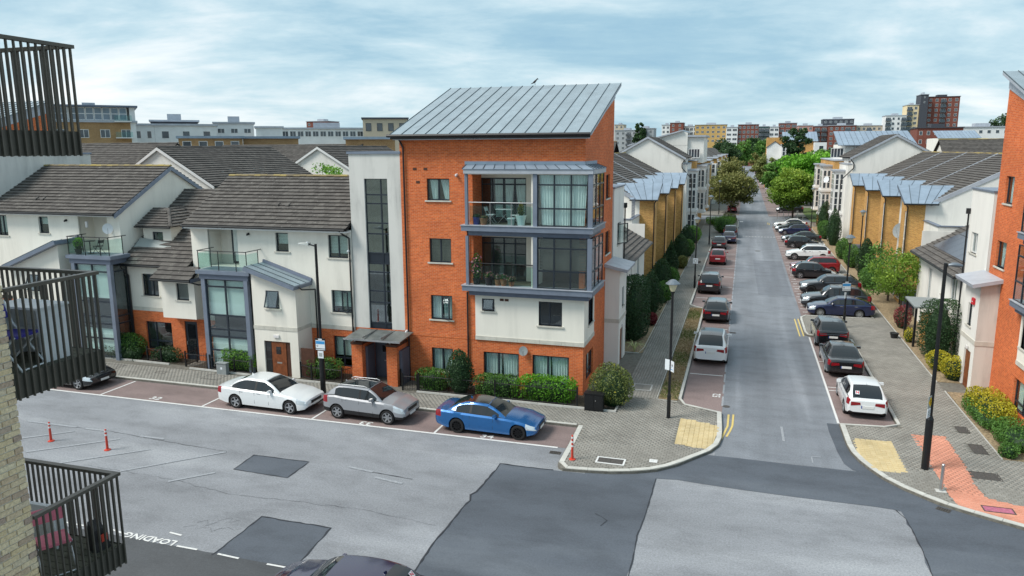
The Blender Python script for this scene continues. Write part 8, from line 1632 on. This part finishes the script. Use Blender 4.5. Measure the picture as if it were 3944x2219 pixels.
brick('brick_tan', (0.46, 0.27, 0.12), (0.34, 0.19, 0.08), (0.42, 0.32, 0.2)); plain('glass_sky', (0.10, 0.15, 0.20), 0.05, 0.0, 0.9, var=0.3, nscale=0.5)
plain('brown_red', (.19,.062,.045), .85, var=.15, nscale=1.5); plain('ochre_render', (.50,.33,.12), .85, var=.1, nscale=1); plain('pink_render', (.50,.27,.23), .85, var=.1); plain('beige_render', (.50,.43,.33), .85, var=.1); plain('slate_clad', (.055,.06,.075), .7, var=.15); plain('teal_clad', (.05,.11,.11), .6, var=.15); plain('white_render', (.72,.73,.73), .85, var=.08, nscale=.6); plain('grey_render', (.36,.38,.40), .85, var=.1)
block('small beige tower top beside the middle block on the skyline', -100.4,-93.2,600,14,30.4,'beige_render',2,4); block('grey white terrace of flats just right of the middle block', -80,-66,480,14,23.2,'grey_render',4,4,balc=(2,)); block('grey flats with balconies, second on the right skyline', -66,-55,474,14,24.0,'grey_render',3,4,balc=(1,)); block('white slim block on the skyline left of a red one', -59.3,-53.4,560,14,28.5,'white_render',2,4)
block('red block with a higher corner on the left of the far row', -53.5,-44.1,560,14,29.9,'brown_red',2,4); block('white glazed block left of the yellow one', -46,-34.6,570,14,27.5,'white_render',4,4,win=(2.2,2.0)); block('long yellow block on the far row', -34.6,-13.5,540,14,27.6,'ochre_render',6,4,win=(1.8,1.5)); block('white block between the yellow and the red ones', -13.4,-6.0,530,14,25.5,'white_render',2,5,win=(2.8,1.5)); block('long red block facing down the street', -5.9,7.3,531.5,14,27.2,'brown_red',5,5); block('dark green block with stacked balconies', 7.5,13.9,530,14,25.7,'teal_clad',2,5,balc=(0,1)); block('white block right of the green balconies', 14.2,19.9,530,14,25.4,'white_render',2,5,win=(2.2,1.6)); block('red brown block above the zinc roofed house', 20.1,31.0,532,14,27.7,'brown_red',3,5,win=(2.6,1.6)); block('pink beige block behind the tall dark tree', 31.3,40,520,14,25.7,'pink_render',3,5); block('brown block with stacked dark balconies on the right skyline', 40.3,48.2,515,14,25.1,'brown_red',2,5,balc=(0,1)); block('red and beige block before the slate topped one', 48.4,64,510,14,25.2,'brown_red',5,5,balc=(3,)); block('slate topped block on the right skyline', 46.2,64.5,526,14,29.6,'slate_clad',6,2,win=(1.4,1.3)); block('beige and red block left of the tower', 66.6,81.5,530,14,25.4,'beige_render',5,4,balc=(2,))
# tower group
block('white low wing of the far tower', 81.7,93.3,520,14,31.0,'white_render',4,6,win=(1.3,1.6),balc=(0,3)); block('cream slab of the far tower with balconies', 93.5,100.2,523,14,37.3,'render_cream',2,8,balc=(0,)); block('dark shaft of the far tower', 100.4,104.6,521,14,43.3,'slate_clad',1,2,win=(.8,1.0)); block('red brick tower, tallest on the right skyline', 105,122.8,526,14,42.0,'brown_red',5,9,balc=(2,),cap='slate_clad')
block('red low block under the far tower', 57.6,72,300,12,18.5,'brown_red',6,2,win=(1.0,1.4),cap='slate_clad'); block('white low block at the right below the tower', 75.8,92,320,12,19.0,'white_render',6,2,win=(1.2,1.2)); 
t = thing('zinc_hall', 'low hall with pale zinc roof under the far tower', 'building', (57,245,0)); box_part(t, 'wall', 'render_pale', 52,62,241,256,0,14.4); seamed(t, (51.6,240.5,14.4), (62.4,240.5,14.4), (51.6,248,16.6), 12, 'zinc_light', .1)
# middle of the street: zinc roofed house among the trees
t = thing('street_block', 'zinc roofed block with white framed bay among the street trees', 'building', (14,240,0)); box_part(t, 'wall', 'brick_buff', 10.2,19.4,234,246,0,13.8); seamed(t, (10.0,233.4,13.8), (19.6,233.4,13.8), (10.0,241,16.6), 12, 'zinc_light', .1); box_part(t, 'white_bay', 'white_frame', 9.7,12.8,230,234,0,12.7); box_part(t, 'bay_roof', 'zinc_trim', 9.5,13.0,229.7,234,12.7,13.0)
for z in (6.6, 9.7):
    for i in range(3): fwindow(t, Fr('-y', 230), 9.9+.95*i, 10.75+.95*i, z, z+2.4, rows=2, fw=.12, proud=.05)
box_part(t, 'side_block', 'white_render', 18.4,21.6,230,238,0,13.4); fwindow(t, Fr('-y', 230), 19.6, 20.8, 11.2, 12.5, proud=.05)
t = thing('street_block', 'buff brick house with white gable beside the zinc roofed block', 'building', (8,242,0)); box_part(t, 'wall', 'brick_buff', 5.9,10.1,240,250,0,15.0); m = MB(); m.poly([(5.9,234,0),(10.1,234,0),(10.1,234,12.2),(8.0,234,13.7),(5.9,234,12.2)]); m.build('gable_wall', 'white_render', t); box_part(t, 'wall', 'white_render', 5.9,10.1,234.05,240,0,12.1); m = MB(); m.slab([(5.6,233.8,12.1),(8.0,233.8,13.9),(8.0,240,13.9),(5.6,240,12.1)], .12); m.build('roof', 'tile_far', t); m = MB(); m.slab([(8.0,233.8,13.9),(10.4,233.8,12.1),(10.4,240,12.1),(8.0,240,13.9)], .12); m.build('roof', 'tile_far', t)
# left skyline: blocks turned to face this way, each pivoting on its front right corner
def turned(label, xr, yr, W, rot, z1, mat, dep=8, **k):
    t = block(label, xr-W, xr, yr, dep, z1, mat, **k); px_, py_ = (xr-W+xr)/2, yr+dep/2; a = R(rot); dx, dy = px_-xr, py_-yr
    t.location = (xr+dx*math.cos(a)-dy*math.sin(a), yr+dx*math.sin(a)+dy*math.cos(a), 0); t.rotation_euler = (0, 0, a); return t
t = turned('brick apartment block with a glazed top floor, left of the roofs', -103.1,108.9,13.0,45.7,16.9,'brick_tan',10,cols=4,floors=2,win=(1.5,1.4),roofbits=False,start=1.2,fh=2.9)
xr, yr, W = -103.1, 108.9, 13.0
box_part(t, 'top_storey', 'interior_mid', xr-W+.2,xr-.9,yr+.3,yr+9.5,17.25,19.5); box_part(t, 'roof', 'blue_metal', xr-W-.6,xr+.5,yr-.7,yr+10.5,19.5,19.8); box_part(t, 'plant_deck', 'zinc_trim', xr-8,xr-6,yr+2,yr+5,19.8,20.3); box_part(t, 'end_wall', 'white_render', xr-.85,xr+.02,yr-.02,yr+9.9,12,19.5)
for i in range(9): fwindow(t, Fr('-y', yr+.3), xr-W+.3+1.28*i, xr-W+1.52+1.28*i, 17.3, 19.45, rows=2, fw=.1, proud=.05, pane='glass_sky')
for z in (14.2, 17.0):
    m = MB(); m.box(xr-3.3,xr-.6,yr-1.2,yr-.03,z,z+.15); b_ = m.build('balcony', 'white_frame', t); m = MB(); m.box(xr-3.3,xr-.6,yr-1.22,yr-1.18,z+.2,z+1.1); m.build('balcony_rail', 'glass_rail', b_)
turned('white narrow block just right of the glazed brick one', -106.4,116.8,3.6,42.9,16.7,'white_render',cols=2,floors=1,win=(.8,1.4),roofbits=False)
turned('white flat roofed block with two small windows and a raised roof deck', -98.1,123.9,10.9,40.4,16.7,'white_render',cols=3,floors=1,win=(1.3,1.4),roofbits=False)
turned('grey raised roof deck behind the white flat roofed block', -105.7,128.0,8.6,41,17.7,'slate_clad',cols=3,floors=0,roofbits=True)
turned('white penthouse block with a window strip, middle of the left skyline', -100.8,139.3,7.9,37.2,17.6,'white_render',cols=3,floors=1,win=(1.4,1.0),roofbits=True); turned('plain white low block right of the penthouse', -94.9,141,5.4,34.9,16.7,'white_render',cols=2,floors=0,roofbits=False)
turned('long glazed white block before the ochre one on the left skyline', -88.2,168.3,21.1,30.8,17.0,'white_render',cols=12,floors=1,win=(1.4,1.3),start=.5,roofbits=True); block('small red block far off on the left skyline', -265,-250,420,14,29.6,'brown_red',4,2)
turned('ochre brick block rising behind the roofs left of the middle block', -72.6,155.9,9.8,26.7,18.7,'beige_render',cols=4,floors=2,win=(1.2,1.7),cap='slate_clad',roofbits=False,start=.9,frame='anthracite')
turned('low ochre flat roofed building behind the tiled roofs', -72.9,97.8,8.9,38.8,13.8,'brick_tan',cols=4,floors=1,win=(1.2,.8),cap='zinc_light',roofbits=False,start=.4); turned('second low ochre flat roofed building, more to the right', -67.3,104.1,8.2,34.8,13.8,'brick_tan',cols=2,floors=0,cap='zinc_light',roofbits=False); turned('low ochre flat roofed building nearest the stair tower', -45.9,94.4,6.6,27.7,13.4,'brick_tan',cols=3,floors=0,cap='zinc_light',roofbits=False)
